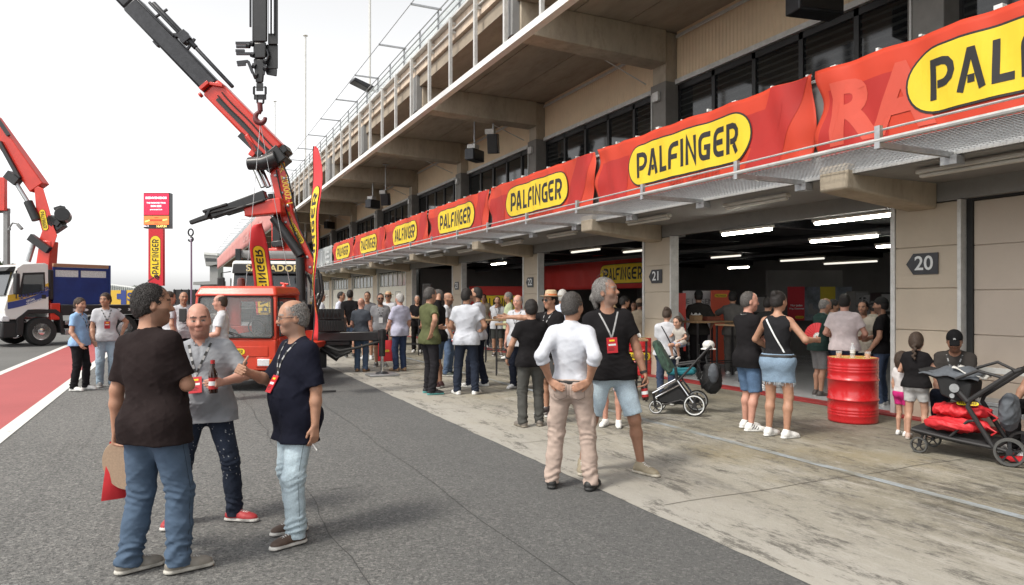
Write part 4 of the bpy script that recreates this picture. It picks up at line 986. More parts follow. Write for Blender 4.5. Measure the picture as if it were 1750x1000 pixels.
    if kind == 'long':
        zl = Vb[:, 2]; wgt = .55 + 1.3 * np.exp(-((zl - .16) / .12) ** 2) + .8 * np.exp(-((zl - .50) / .12) ** 2) + .5 * np.exp(-((zl - .82) / .08) ** 2)
        f = f * wgt
        ph = 3 * np.sin(Vb @ np.array([17., 13., 6.])) + 2 * np.sin(Vb @ np.array([-11., 19., 23.]) + seed); f = f + (.0075 * np.exp(-((zl - .13) / .07) ** 2) + .0035 * np.exp(-((zl - .47) / .08) ** 2)) * np.sin(zl * 105 + ph)
    Vb = Vb + Nb * np.maximum(f, -.010)[:, None]; Vb[:, 2] = np.maximum(Vb[:, 2], .012)
    Cb = np.tile(bc, (len(Vb), 1))
    if bmat == 'denim':
        zz = Vb[:, 2]; fade = np.clip(1 - np.abs(zz - .68) / .28, 0, 1) * np.clip((Vb @ fw - pel @ fw) / .08 + .3, 0, 1); Cb = Cb * (1 + .45 * fade[:, None])
        if 'splatter' in extras:
            rr = np.random.RandomState(4); keep = (rr.rand(len(Vb)) < .012) & (zz > .35) & (zz < .9); Cb[keep] = (.55, .57, .6)
    if kind == 'skirt':      # frayed hem
        fz_ = MB(); rr = np.random.RandomState(3); lowv = np.where(Vb[:, 2] < Vb[:, 2].min() + r_ * 1.6)[0]
        for q in lowv[rr.permutation(len(lowv))[:150]]:
            a_ = Vector(Vb[q]); d_ = Vector((rr.normal(0, .006), rr.normal(0, .006), -rr.uniform(.012, .05))); w_ = Vector((.0022, 0, 0)); fz_.add([(a_ - w_) * s, (a_ + w_) * s, (a_ + d_ + w_ * .6) * s, (a_ + d_ - w_ * .6) * s], [(0, 1, 2, 3)])
        FR = fz_
    bn = {'long': 'trousers', 'short': 'shorts', 'skirt': 'skirt'}[kind]; bo = np_obj(bn, Vb * s, Qb, bmat, rt, Cb)
    if kind == 'skirt': FR.build('fringe', M['cloth_pale'], bo, fix=False).modifiers.new('thickness', 'SOLIDIFY').thickness = .001
    if res < .009 and seat is None:      # stitched seams and pockets
        bv = BVHTree.FromPolygons([tuple(v) for v in Vb], [tuple(q) for q in Qb]); sm = MB()
        def stitch(P_, dirs, wd=.0022):
            L_ = []
            for p_, d_ in zip(P_, dirs):
                h_ = bv.ray_cast(Vector(p_) - Vector(d_) * .4, Vector(d_), .8)
                if h_[0] is not None: L_.append((h_[0] + h_[1] * .0015, h_[1]))
            for a_, c_ in zip(L_, L_[1:]):
                if (a_[0] - c_[0]).length > .06: continue
                t_ = (c_[0] - a_[0]).normalized().cross(a_[1]).normalized() * wd; sm.add([(a_[0] - t_) * s, (a_[0] + t_) * s, (c_[0] + t_) * s, (c_[0] - t_) * s], [(0, 1, 2, 3)])
        for i in (0, 1):
            sg = (-1, 1)[i]; zend = an[i] if kind == 'long' else kn[i]
            Ps = [hip[i] + (kn[i] - hip[i]) * q / 8 for q in range(8)] + ([kn[i] + (an[i] - kn[i]) * q / 8 for q in range(9)] if kind == 'long' else [kn[i] + (hip[i] - kn[i]) * .02])
            stitch(Ps, [-sg * rg] * len(Ps))
            cx = T(sg * .080, 0, .90); pk = [(-.055, .05), (.055, .05), (.055, -.06), (0, -.085), (-.055, -.06), (-.055, .05)]; Pp = []
            for a_, c_ in zip(pk, pk[1:]):
                for q in range(5): Pp.append(cx + rg * (a_[0] + (c_[0] - a_[0]) * q / 5) + up * (a_[1] + (c_[1] - a_[1]) * q / 5))
            stitch(Pp + [Pp[0]], [fw] * (len(Pp) + 1), .002)
            Pf = [T(sg * (.08 + .07 * q / 6), 0, .99 - .10 * (q / 6) ** 2) for q in range(7)]; stitch(Pf, [-fw] * 7, .0022)
        stitch([T(0, 0, .98 - .12 * q / 6) for q in range(7)], [-fw] * 7); stitch([T(0, 0, .98 - .14 * q / 6) for q in range(7)], [fw] * 7)
        if sm.v:
            sk = 'seam_%d' % int(bc.sum() * 1000); sm.build('seam', mat(sk, tuple(bc * .45), .9, var=.1), bo, fix=False).modifiers.new('thickness', 'SOLIDIFY').thickness = .001
    # ---- top
    kind, tcx = top[0], np.array(top[1]); t = .016 if kind not in ('tank',) else .010
    if tight: t -= tight
    S_ = Solid(lo, hi, r_); loose = .006 if kind in ('tee', 'polo', 'shirt') else .0
    if hem < .95:
        S_.cap(T(-.078 * w, .006 * bl, .93), T(.078 * w, .006 * bl, .93), .116 * (1 + .1 * bl) + t + (.012 if fem else 0), None, .06); S_.cap(T(-.078 * w, .01 * bl, hem - .06), T(.078 * w, .01 * bl, hem - .06), .128 * (1 + .1 * bl) + t, None, .08)
    torso(S_, t, loose=loose)
    if hem < .95:
        for g in (-1, 1): S_.ell(T(g * .07, -.070, .90), (.086 * w, .075, .10), .06, (rg, fw, up))
        for i in (0, 1): S_.cap(hip[i], hip[i] + (kn[i] - hip[i]) * .4, .122 * wf, .112 * wf, .06)
    if kind == 'tank':
        S_.cutplane(T(0, 0, 1.475), up)
        for g in (-1, 1): S_.cap(T(g * sw * 1.22, -.01, 1.55), T(g * sw * 1.12, -.01, 1.33), .085, .050, .01, sub=True)
        S_.cap(T(0, .07, 1.49), T(0, .12, 1.42), .075, .06, .01, sub=True); S_.cap(T(0, -.06, 1.52), T(0, -.13, 1.50), .06, .05, .01, sub=True)
    else:
        for i in (0, 1):
            sg = (-1, 1)[i]
            if kind == 'shirt' and sleeve > 1.0:
                S_.cap(sh[i], el[i], .062, .060, .05); d = wr[i] - el[i]; S_.cap(el[i], el[i] + d * (sleeve - 1), .062, .058, .02, cut=True)
                S_.cap(el[i] + d * (sleeve - 1.12), el[i] + d * (sleeve - 1), .064, .064, .003, cut=True, cut0=True)
            else:
                d = el[i] - sh[i]; S_.cap(sh[i], sh[i] + d * sleeve, .060, .071 if kind != 'polo' else .062, .05, cut=True)
                if kind == 'polo': S_.cap(sh[i] + d * (sleeve - .10), sh[i] + d * sleeve, .0625, .0640, .002, cut=True, cut0=True)
    S_.cutplane(T(0, 0, hem), -up) if hem >= .95 or seat is not None else S_.cutz(hem + pel[2] - pz)
    # neck opening
    ax_ = nrm(H(0, -.01, -.02) - T(0, -.012, 1.44))
    S_.cap(T(0, .012, 1.49), T(0, .012, 1.49) + ax_ * .2, .064, .09, .006, sub=True)
    if kind in ('polo', 'shirt'): S_.cap(T(0, .09, 1.45), T(0, .125, 1.36), .028, .012, .006, sub=True)
    Vs, Qs = S_.mesh(); Ns = vnormals(Vs, Qs)
    f = folds(Vs, seed + 1, .0075, (9, 9, 13), 6) + folds(Vs, seed + 2, .003, (34, 34, 40), 4); zrel = (Vs - pel) @ up + pz
    f = f * (.55 + .7 * np.exp(-((zrel - 1.02) / .14) ** 2)); Vs = Vs + Ns * np.maximum(f, -.004)[:, None]
    Cs = np.tile(tcx, (len(Vs), 1)); so = np_obj({'tee': 't_shirt', 'polo': 'polo_shirt', 'shirt': 'shirt', 'tank': 'tank_top'}[kind], Vs * s, Qs, 'cloth', rt, Cs)
    bvh = BVHTree.FromPolygons([tuple(v) for v in Vs], [tuple(q) for q in Qs])
    if kind in ('polo', 'shirt'):
        cs = Solid(T(0, 0, 1.48) - .17, T(0, 0, 1.48) + .17, r_ * .8); cs.cap(T(0, -.004, 1.455), T(0, .004, 1.455) + ax_ * .055, .079, .068, .01, cut=True, cut0=True); cs.cap(T(0, .0, 1.40), T(0, .006, 1.40) + ax_ * .2, .065, .060, .003, sub=True)
        cs.cap(T(0, .12, 1.50), T(0, .10, 1.40), .03, .02, .004, sub=True)
        Vc, Qc = cs.mesh(); np_obj('collar', Vc * s, Qc, 'cloth', so, np.tile(np.array(collar if collar is not None else tcx), (len(Vc), 1)))
    # ---- shoes
    for i in (0, 1):
        a = R(feet[i][2]); fd = np.array([math.sin(a), math.cos(a), 0]); sd = np.array([math.cos(a), -math.sin(a), 0]); A = an[i].copy(); A[2] = 0
        if seat is not None or an[i][2] > .12: A[2] = an[i][2] - .085
        E = Solid(A - np.array([.22, .22, 0]), A + np.array([.26, .26, .13]), r_ * .8); u = np.array([0, 0, 1.])
        kk = .82 if kid else (.92 if fem else 1)
        E.cap(A + u * .05 - fd * .02, A + u * .085 - fd * .01, .044 * kk, .043 * kk, .03); E.cap(A - fd * .035 + u * .04, A + fd * .14 * kk + u * .032, .042 * kk, .038 * kk, .03, u, .85); E.cap(A + u * .07, A + fd * .10 * kk + u * .045, .036, .030, .03); E.cap(A + fd * .11 * kk + sd * .004 + u * .03, A + fd * .165 * kk + u * .028, .043 * kk, .034 * kk, .03, u, .72)
        E.cap(A - fd * .04 + u * .012, A + fd * .168 * kk + u * .012, .046 * kk, .043 * kk, .004, u, .5)
        E.v = np.maximum(E.v, -(E.ax[2][None, None, :] - A[2] - .001)).astype(np.float32)
        E.v = np.maximum(E.v, (E.ax[2][None, None, :] - A[2] - (.112 if 'boots' not in extras else .16))).astype(np.float32)
        Ve, Qe = E.mesh(); zz = Ve[:, 2] - A[2]; Ce = np.tile(np.array(shoes), (len(Ve), 1)); Ce[zz < .027] = sole
        al = (Ve - A) @ fd; ac = (Ve - A) @ sd
        if 'trim' in extras: Ce[(np.abs(((al - zz * .7) * 30) % 1 - .5) < .22) & (zz > .03) & (al > .0) & (al < .09) & (np.abs(ac) > .02)] = (.03, .03, .03)
        Ce[(np.abs(ac) < .018) & (zz > .055) & (al > .03) & (al < .12) & ((al * 60) % 1 < .45)] = (.6, .6, .58)
        np_obj('shoe', Ve * s, Qe, 'shoe', rt, Ce)
    # ---- lanyard and badge, glasses, hats, watch
    def onto(p, d=None, off=.006):
        d = -fw if d is None else d
        r0 = Vector(p) - Vector(d) * .5; hit = bvh.ray_cast(r0, Vector(d), 1.0)
        return np.array(hit[0]) - np.array(d) * off if hit[0] is not None else np.array(p)
    for e in extras:
        en, ea = (e if isinstance(e, tuple) else (e, None))
        if en == 'lanyard':
            zb_ = 1.13 if ea is None else ea.get('z', 1.13); xb = 0 if ea is None else ea.get('x', 0); cc = (.03, .03, .03) if ea is None else ea.get('c', (.03, .03, .03)); bc_ = None if ea is None else ea.get('badge')
            lb = MB(); ends = []
            for g in (-1, 1):
                P_ = [T(0, -.09, 1.475), T(g * .05, -.075, 1.485), T(g * .082, -.02, 1.485)]
                for q in range(9):
                    tt = q / 8; P_.append(onto(T(g * .082 * (1 - tt) ** 1.1 + xb * tt, .0, 1.455 - (1.455 - zb_ - .06) * tt)))
                P_ = [Vector(p) * s for p in P_]
                for q in range(len(P_) - 1):
                    a_, b_ = P_[q], P_[q + 1]; dn = (b_ - a_).normalized(); nrm_ = Vector(fw) if q > 2 else Vector(up); sd_ = dn.cross(nrm_).normalized() * .0075
                    lb.add([a_ - sd_, a_ + sd_, b_ + sd_, b_ - sd_], [(0, 1, 2, 3)], 0 if (q % 2 or len(P_) < 5) else 1)
            if lb.v:
                lo_ = lb.build('lanyard', [mat('lanyard_%d' % int(cc[0] * 1000), cc, .7, var=.1), mat('lanyard_mark', (.35, .35, .35), .7, var=.1)], rt, fix=False); lo_.modifiers.new('thickness', 'SOLIDIFY').thickness = .002
            if bc_ is not None:
                c = onto(T(xb, 0, zb_), off=.010); ub = (onto(T(xb, 0, zb_ + .06)) - onto(T(xb, 0, zb_ - .06))); ub = Vector(ub).normalized(); rb = Vector(rg) - ub * Vector(rg).dot(ub); rb.normalize()
                m_ = frame(Vector(c) * s, rb * -1, ub) if False else frame(Vector(c) * s, -rb, ub); k_ = MB(); hw, hh_ = .047 * s, .068 * s
                def q_(x, y, z): return m_ @ Vector((x, y, z))
                k_.prism([(-hw, -hh_), (hw, -hh_), (hw, hh_), (-hw, hh_)], -.002, .003, lambda u, v, a: q_(u, v, a)); k_.prism([(-.004, hh_), (.004, hh_), (.004, hh_ + .02), (-.004, hh_ + .02)], -.001, .002, lambda u, v, a: q_(u, v, a), 1)
                bo_ = k_.build('badge', [mat('badge_%d_%d' % (int(bc_[0] * 100), int(bc_[1] * 100)), bc_, .35, var=.05), M['steel']], rt)
                if bc_[1] < .2:
                    k_ = MB(); k_.prism([(-hw * .7, -.004), (hw * .7, -.004), (hw * .7, .013), (-hw * .7, .013)], .004, .0045, lambda u, v, a: q_(u, v, a)); k_.prism([(-hw * .5, hh_ * .5), (hw * .5, hh_ * .5), (hw * .5, hh_ * .72), (-hw * .5, hh_ * .72)], .004, .0045, lambda u, v, a: q_(u, v, a), 1)
                    for q in range(3): k_.prism([(-hw * .75, -hh_ * (.35 + .16 * q)), (hw * (.3 + .2 * (q % 2)), -hh_ * (.35 + .16 * q)), (hw * (.3 + .2 * (q % 2)), -hh_ * (.30 + .16 * q)), (-hw * .75, -hh_ * (.30 + .16 * q))], .004, .0045, lambda u, v, a: q_(u, v, a), 2)
                    k_.build('badge_print', [M['bwhite'], M['yellow'], M['ink']], bo_)
        elif en in ('glasses', 'sunglasses', 'headglasses'):
            g_ = MB(); g2 = MB(); o_ = (0, 0, 0) if en != 'headglasses' else (0, -.055, .118)
            tilt = 0 if en != 'headglasses' else 35
            def G(x, y, z):
                if tilt: y, z = y * math.cos(R(tilt)) - z * math.sin(R(tilt)), y * math.sin(R(tilt)) + z * math.cos(R(tilt))
                return Vector(H(x + o_[0], y + o_[1], z + o_[2])) * s
            yq = .112 if en != 'headglasses' else .112
            for g in (-1, 1):
                ring = [G(g * .035 + .026 * math.cos(a), yq - .25 * (g * .035 + .026 * math.cos(a)) ** 2 * 12 * .5, .004 + .019 * math.sin(a)) for a in [2 * math.pi * q / 14 for q in range(14)]]
                g_.tube(ring, .0019 * s, 5, closed=True); g_.tube([G(g * .062, yq - .012, .010), G(g * .080, .04, .012)] + ([G(g * .083, -.02, .006)] if not tilt else []), .002 * s, 5)
                g2.add([tuple(q) for q in ring], [tuple(range(14))])
            g_.tube([G(-.009, yq, .008), G(.009, yq, .008)], .002 * s, 5)
            go = g_.build('sunglasses' if en != 'glasses' else 'glasses', M['ink'], rt, smooth=True); l_ = g2.build('lens', glass_mat('dark_lens', (.01, .01, .012), .05, .92) if en != 'glasses' else glass_mat('clear_lens', (.6, .6, .6), .03, .10), go, fix=False); l_.modifiers.new('thickness', 'SOLIDIFY').thickness = .001
        elif en == 'cap':
            c_ = Solid(H(0, 0, .05) - .24, H(0, 0, .05) + .24, r_ * .8); c_.ell(H(0, -.012, .045), np.array((.090, .112, .108)) * hs_, .01, (HX, HY, HZ)); c_.cutplane(H(0, 0, .038), -HZ + .1 * HY)
            fdir = 1 if ea.get('back') is None else -1
            c_.cap(H(-.045, fdir * .10, .048), H(-.04, fdir * .165, .030), .011, None, .01); c_.cap(H(.045, fdir * .10, .048), H(.04, fdir * .165, .030), .011, None, .01); c_.cap(H(-.04, fdir * .165, .032), H(.04, fdir * .165, .032), .011, None, .012); c_.cap(H(0, fdir * .10, .05), H(0, fdir * .165, .036), .03, .03, .02, HZ, .25)
            Vc, Qc = c_.mesh(); cap_ = np_obj('cap', Vc * s, Qc, 'cloth', rt, np.tile(np.array(ea['c']), (len(Vc), 1)))
            if ea.get('mark'):
                k_ = MB(); 
                for a_ in (90, 210, 330, 40, 140): ribbon(k_, [(0, 0), (.016 * math.cos(R(a_)), .016 * math.sin(R(a_)))], .007, lambda u, v: Vector(H(u, .108 - u * u * 4, .085 + v)) * s)
                k_.build('emblem', M['bwhite'], cap_, fix=False)
        elif en == 'hat':
            hb = MB(); hb.lathe([(.088 * hs_, 0), (.155 * hs_, .004), (.165 * hs_, .014), (.158 * hs_, .016), (.09 * hs_, .014), (.086 * hs_, .05), (.078 * hs_, .088), (.05 * hs_, .100), (.02, .096)], 28, Vector(H(0, -.01, .055)) * s, HZ); ho = hb.build('straw_hat', mat('straw', (.50, .38, .24), .8, var=.2, vscale=60, bump=.5, bscale=200), rt, smooth=True)
            hb = MB(); hb.lathe([(.089 * hs_, .016), (.0905 * hs_, .017), (.0895 * hs_, .04), (.087 * hs_, .041)], 28, Vector(H(0, -.01, .055)) * s, HZ); hb.build('hat_band', mat('hat_band', (.55, .16, .05), .7), ho, smooth=True)
        elif en == 'watch':
            i = ea or 0; c = wr[i] - nrm(wr[i] - el[i]) * .02; ax2 = nrm(wr[i] - el[i]); k_ = MB(); k_.lathe([(.031, -.011), (.036, -.011), (.036, .011), (.031, .011)], 14, Vector(c) * s, ax2); k_.build('watch', M['rubber'], rt)
        elif en == 'belt':
            k_ = Solid(T(0, 0, 1.0) - .3, T(0, 0, 1.0) + .3, r_ * .8); torso(k_, .024, loose=.004); k_.cutplane(T(0, 0, hem + .004), up); k_.cutplane(T(0, 0, hem - .034), -up); Vc, Qc = k_.mesh(); np_obj('belt', Vc * s, Qc, 'shoe', rt, np.tile(np.array((.02, .018, .017)), (len(Vc), 1)))
        elif en == 'strap':
            k_ = MB(); P_ = [Vector(onto(T(-.11 + .26 * q / 14, 0, 1.43 - .50 * q / 14), d=fw, off=.004)) * s for q in range(15)]
            for q in range(14):
                dn = (P_[q + 1] - P_[q]).normalized(); sd_ = dn.cross(Vector(fw)).normalized() * .009; k_.add([P_[q] - sd_, P_[q] + sd_, P_[q + 1] + sd_, P_[q + 1] - sd_], [(0, 1, 2, 3)])
            k_.build('bag_strap', M['bwhite'] if ea == 'w' else M['ink'], rt, fix=False).modifiers.new('thickness', 'SOLIDIFY').thickness = .003
        elif en == 'print':
            k_ = MB(); 
            for q in range(ea['n']):
                uu = ea['u'] + ea.get('w', .16) * (rj.random() - .5); vv = ea['v'] + ea.get('h', .22) * (rj.random() - .5); c = onto(T(uu, 0, vv)); a_ = rj.uniform(0, 3.1); L2 = rj.uniform(.01, .03)
                d1 = Vector(rg) * math.cos(a_) + Vector(up) * math.sin(a_); d2 = Vector(rg) * -math.sin(a_) + Vector(up) * math.cos(a_); c = Vector(c); pts_ = [Vector(onto(tuple(c + d1 * sx * L2 + d2 * sy * .004))) * s for sx, sy in ((-1, -1), (1, -1), (1, 1), (-1, 1))]
                k_.add(pts_, [(0, 1, 2, 3)], q % 4 == 0)
            k_.build('shirt_print', [M['bwhite'], M['red']], so, fix=False)
    mw = Matrix.Translation(Vector(loc)) @ Matrix.Rotation(rz, 4, 'Z')
    def world(p): return mw @ (Vector(p) * s)
    def wdir(d): return (mw.to_3x3() @ Vector(d)).normalized()
    return dict(root=rt, s=s, hand=[(world(h_[0]), wdir(h_[1]), wdir(h_[2]), wdir(h_[3])) for h_ in hm], T=lambda x, y, z: world(T(x, y, z)), fw=wdir(fw), H=lambda x, y, z: world(H(x, y, z)), elbow=[world(e_) for e_ in el], bvh=bvh, wdir=wdir, onto=onto, Tl=T)
# ------------------------------------------------------------------ the people
def PP(x, yf, yt, phi, label, group=None, **k):
    """person whose feet are seen at (x, yf) and whose head top is at row yt"""
    p = gp(x, yf, .003); Z = F_PX * (CAM_H - .003) / (yf - HOR); h = (yf - yt) * Z / F_PX
    k.setdefault('res', .0065 if Z < 5.5 else .0085 if Z < 8 else .0105 if Z < 12 else .013 if Z < 17 else .015)
    return person(tuple(p), heading(x, phi), label, h=h, group=group, **k)
BLK, WHT, NAVY = (.013, .012, .013), (.50, .51, .54), (.016, .019, .031)
DEN, DDEN, LDEN = (.085, .125, .20), (.022, .028, .044), (.33, .42, .50)
REDB = (.52, .02, .03)
blackdots = {'c': (.02, .02, .022)}
WH = (.72, .72, .70)
A1 = PP(262, 978, 490, 42, 'stout man in dark brown polo and blue chinos, seen from behind in the foreground', belly=.6, wide=1.05, hair='short', hairc='black', beard=.38, head=(38, 0),
        top=('polo', (.021, .015, .015)), hem=.80, sleeve=.80, bottom=('long', (.080, .118, .175)), shoes=(.24, .22, .19), sole=(.50, .48, .43), hands=((-.31, .0, .86), (-.01, .21, 1.16)), poles=(None, (1, -.5, -.5)), grip=('grip', 'grip'),
        feet=((-.15, -.03, 30), (.14, .05, 38)), extras=('headglasses',), skin='tan', leg=1.04, lean=(2, -5), twist=-4)
A2 = PP(336, 891, 522, 186, 'bald stocky man in grey polo holding a beer bottle, facing the camera', belly=.8, wide=1.2, hair='stubble', hairc='black', beard=.30, head=(-4, 0),
        top=('polo', (.27, .28, .30)), hem=.83, sleeve=.72, bottom=('long', DDEN, 'denim'), shoes=(.36, .03, .035), sole=(.6, .58, .55), hands=((-.16, .25, 1.15), (.24, .22, 1.05)), poles=((-1, -.6, -.4), None), grip=(('grip', (.45, .75, .1)), 'grip'),
        feet=((-.29, .06, -62), (.15, 0, 20)), lean=(0, 4), extras=('splatter', ('lanyard', {'badge': REDB, 'z': 1.145, 'x': .04})), skin='pink', hscale=1.06)
A3 = PP(507, 918, 517, 247, 'balding man with glasses in navy t-shirt and pale jeans, giving a thumb up', belly=.6, wide=1.20, hair='balding', hairc='grey', beard=.25, head=(12, -3),
        top=('tee', (.010, .011, .020)), hem=.735, sleeve=.92, bottom=('long', (.40, .49, .54), 'denim'), shoes=(.075, .048, .035), sole=(.62, .6, .56), hands=((-.26, -.03, .84), (.13, .33, 1.25)), poles=(None, (.4, -.3, -1)), grip=('relax', 'thumb'), palm=(None, (-1, .2, 0)),
        feet=((-.13, .06, -8), (.13, -.06, 4)), extras=('glasses', ('lanyard', {'badge': REDB, 'z': 1.16, 'x': .0})), skin='tan', leg=1.0)
B1 = PP(976, 834, 503, 8, 'man in white shirt and beige cargo trousers, hands on hips, seen from behind', wide=.93, hair='short', hairc='darkgrey', head=(28, 0),
        top=('shirt', (.55, .57, .62)), hem=.985, sleeve=1.28, bottom=('long', (.44, .345, .295)), shoes=(.02, .02, .02), sole=(.03, .03, .03), hands=((-.175, -.11, .985), (.175, -.11, .985)), poles=((-.45, -1, 0), (.45, -1, 0)), grip=(('hip', (.7, -.6, -.35)), ('hip', (-.7, -.6, -.35))), palm=((0, 1, .1), (0, 1, .1)),
        feet=((-.175, 0, -6), (.175, 0, 14)), skin='tan', extras=('belt', 'cargo'))
B2 = PP(1027, 806, 475, 172, 'tall man with grey ponytail, black t-shirt and denim shorts, looking up', wide=1.0, hair='pony', hairc='grey', beard=.3, head=(-62, 8),
        top=('tee', BLK), hem=.86, sleeve=.62, bottom=('short', (.34, .42, .48), 'denim', .90), shoes=(.27, .23, .16), sole=(.5, .46, .38), hands=((-.30, .07, .80), (.26, .10, .88)), grip=('grip', 'relax'),
        lean=(0, 4), feet=((-.35, .06, -38), (.16, -.03, 8)), extras=('headglasses', ('watch', 0), ('lanyard', {'badge': REDB, 'z': 1.17, 'c': (.3, .3, .3)})), skin='brown')
C1 = PP(908, 729, 515, -14, 'man with thinning dark hair in black t-shirt and grey trousers, seen from behind', hair='thick', hairc='black', top=('tee', BLK), hem=.84, bottom=('long', (.075, .075, .07)), shoes=(.16, .14, .12), sole=(.25, .22, .18), belly=.3, feet=((-.12, 0, -20), (.13, .05, 10)), hands=((-.30, .18, .95), (.25, .2, 1.0)), wide=1.04, extras=(('watch', 0),))
C2 = PP(943, 709, 500, 232, 'man in straw hat with sunglasses and black shirt, pointing to the left', hair='short', hairc='black', top=('tee', BLK), hem=.84, bottom=('short', (.06, .06, .06)), shoes=(.04, .03, .03), hands=(None, (.60, .42, 1.39)), grip=('relax', 'flat'), poles=(None, (.2, -1, -.6)), extras=('hat', 'sunglasses', ('lanyard', {'badge': REDB})), skin='tan', feet=((-.1, 0, -5), (.12, 0, 8)))
C3 = PP(886, 664, 506, 205, 'older man in white polo with black lanyard, standing by the bare pillar 22', hair='balding', hairc='grey', top=('polo', WHT), bottom=('long', NAVY), extras=(('lanyard', {}),), skin='pink', belly=.3)
C4 = PP(870, 614, 501, 262, 'man in pale green t-shirt, black trousers and white shoes near pillar 22', hair='thick', hairc='grey', top=('tee', (.50, .56, .36)), bottom=('long', (.018, .018, .02)), shoes=WH, sole=WH, hands=(None, (.12, .3, 1.1)))
C5 = PP(850, 608, 508, 178, 'man in white t-shirt and dark shorts touching his mouth at a high table', hair='short', hairc='black', beard=.5, top=('tee', WHT), bottom=('short', (.04, .042, .04)), shoes=(.05, .04, .04), hands=((-.1, .3, 1.08), (.03, .17, 1.47)), grip=('flat', 'grip'), extras=(('lanyard', {}),))
C6 = PP(827, 594, 504, 190, 'person in beige shirt deep in the garage left of pillar 22', hair='short', hairc='black', top=('tee', (.36, .30, .22)), bottom=('long', NAVY))
C7 = PP(961, 664, 497, 12, 'white haired man in pale blue shirt seen from behind, beyond the man with hat', hair='short', hairc='white', top=('shirt', (.52, .58, .70)), hem=.84, sleeve=.8, bottom=('long', NAVY))
C8 = PP(1046, 728, 523, 190, 'blonde woman half hidden behind the tall man in black t-shirt', sex='f', hair='bun', hairc='blond', top=('tee', (.40, .28, .27)), hem=.9, bottom=('short', (.35, .30, .33)), skin='pink', shoes=WH, extras=('sunglasses',))
D1 = PP(733, 673, 493, 58, 'man in olive green t-shirt and black trousers with teal soled shoes', hair='short', hairc='darkgrey', top=('tee', (.095, .105, .05)), hem=.83, bottom=('long', (.020, .019, .022)), shoes=(.02, .02, .022), sole=(.10, .33, .32), hands=((-.16, .26, 1.1), (.24, -.12, 1.02)), poles=(None, (1, -.4, 0)), grip=('relax', 'hip'), feet=((-.13, .05, 10), (.14, -.03, 20)), wide=1.02, skin='tan')
D2 = PP(750, 663, 497, 285, 'man in black t-shirt and denim shorts rubbing his face, white badge', hair='short', hairc='darkgrey', top=('tee', BLK), hem=.84, bottom=('short', DEN, 'denim'), shoes=(.09, .04, .04), hands=((-.05, .17, 1.50), (.2, .26, 1.1)), extras=(('lanyard', {'badge': (.7, .7, .7), 'z': 1.1}), 'glasses'), skin='tan')
D3 = PP(764, 642, 502, 105, 'bald bearded man in white polo and jeans between the green and white shirts', hair='stubble', hairc='black', beard=.6, top=('polo', WHT), bottom=('long', DEN, 'denim'), shoes=(.03, .04, .03), hands=((-.1, .1, .9), (.2, .15, .85)), grip=('relax', 'grip'), extras=(('lanyard', {}),))
D4 = PP(797, 674, 495, 4, 'man in white polo and dark jeans with white sneakers, seen from behind', hair='short', hairc='black', beard=.5, head=(35, 0), top=('polo', (.52, .54, .59)), hem=.83, bottom=('long', DDEN, 'denim'), shoes=WH, sole=WH, collar=(.03, .03, .04), hands=((-.2, .26, 1.08), (.26, .22, 1.08)), feet=((-.15, 0, -30), (.15, .0, 20)), wide=1.08, skin='tan')
D5 = PP(816, 661, 492, 290, 'tall bearded man in white polo and navy trousers, facing left', hair='crop', hairc='black', beard=.65, top=('polo', (.50, .52, .57)), hem=.84, bottom=('long', NAVY), shoes=WH, sole=WH, collar=(.03, .03, .04), feet=((-.14, .10, 10), (.16, -.08, 0)), extras=('trim',), wide=1.06, skin='tan')
D6 = PP(713, 602, 506, 182, 'person in black at a tall table before the dark garage door', hair='short', hairc='grey', top=('tee', BLK), bottom=('long', BLK), hands=((-.1, .28, 1.1), (.12, .28, 1.1)))
E1 = PP(617, 635, 511, 18, 'bald man in charcoal shirt and jeans with tan sandals, seen from behind', hair='stubble', hairc='brown', top=('polo', (.055, .062, .075)), hem=.84, bottom=('long', DEN, 'denim'), shoes=(.26, .15, .08), sole=(.2, .12, .07), belly=.2, skin='pink', hands=((-.2, .24, 1.0), (.27, .04, .86)))
E2 = PP(650, 626, 503, 176, 'man in grey t-shirt and navy shorts wearing glasses and white badge', hair='short', hairc='black', beard=.7, top=('tee', (.27, .27, .28)), hem=.86, bottom=('short', NAVY), shoes=(.06, .06, .06), extras=('sunglasses', ('lanyard', {'badge': (.7, .7, .7), 'z': 1.12})), skin='tan')
E3 = PP(684, 634, 503, -38, 'grey haired man in lilac white shirt and dark jeans holding a red bag', hair='short', hairc='white', top=('shirt', (.48, .48, .60)), hem=.80, sleeve=.85, bottom=('long', (.035, .05, .10), 'denim'), shoes=(.30, .19, .11), sole=(.25, .16, .1), belly=.4, wide=1.1, hands=((-.26, .18, .90), None), grip=('grip', 'relax'), skin='pink')
E4 = PP(598, 611, 497, 8, 'dark haired man in black shirt with hands clasped behind his back', hair='short', hairc='black', top=('tee', BLK), hem=.84, bottom=('short', DEN, 'denim'), shoes=(.03, .03, .03), hands=((-.06, -.20, .92), (.08, -.20, .92)), poles=((-1, -.3, 0), (1, -.3, 0)), wide=1.04)
E5 = PP(582, 605, 500, 110, 'man in white shirt and dark trousers left of the man in black shirt', hair='short', hairc='black', top=('shirt', (.60, .62, .72)), sleeve=.8, hem=.84, bottom=('long', NAVY), hands=((.0, .3, 1.1), None))
E6 = PP(548, 604, 501, 80, 'person in white t-shirt and white cap just right of the tall feather flag', hair='short', hairc='black', top=('tee', WHT), hem=.84, bottom=('long', NAVY), extras=(('cap', {'c': (.6, .58, .55)}),))
E7 = PP(664, 607, 500, 200, 'person in straw hat and white shirt behind the man in grey t-shirt', hair='short', hairc='black', top=('tee', WHT), bottom=('short', (.2, .17, .13)), extras=('hat', 'sunglasses'))
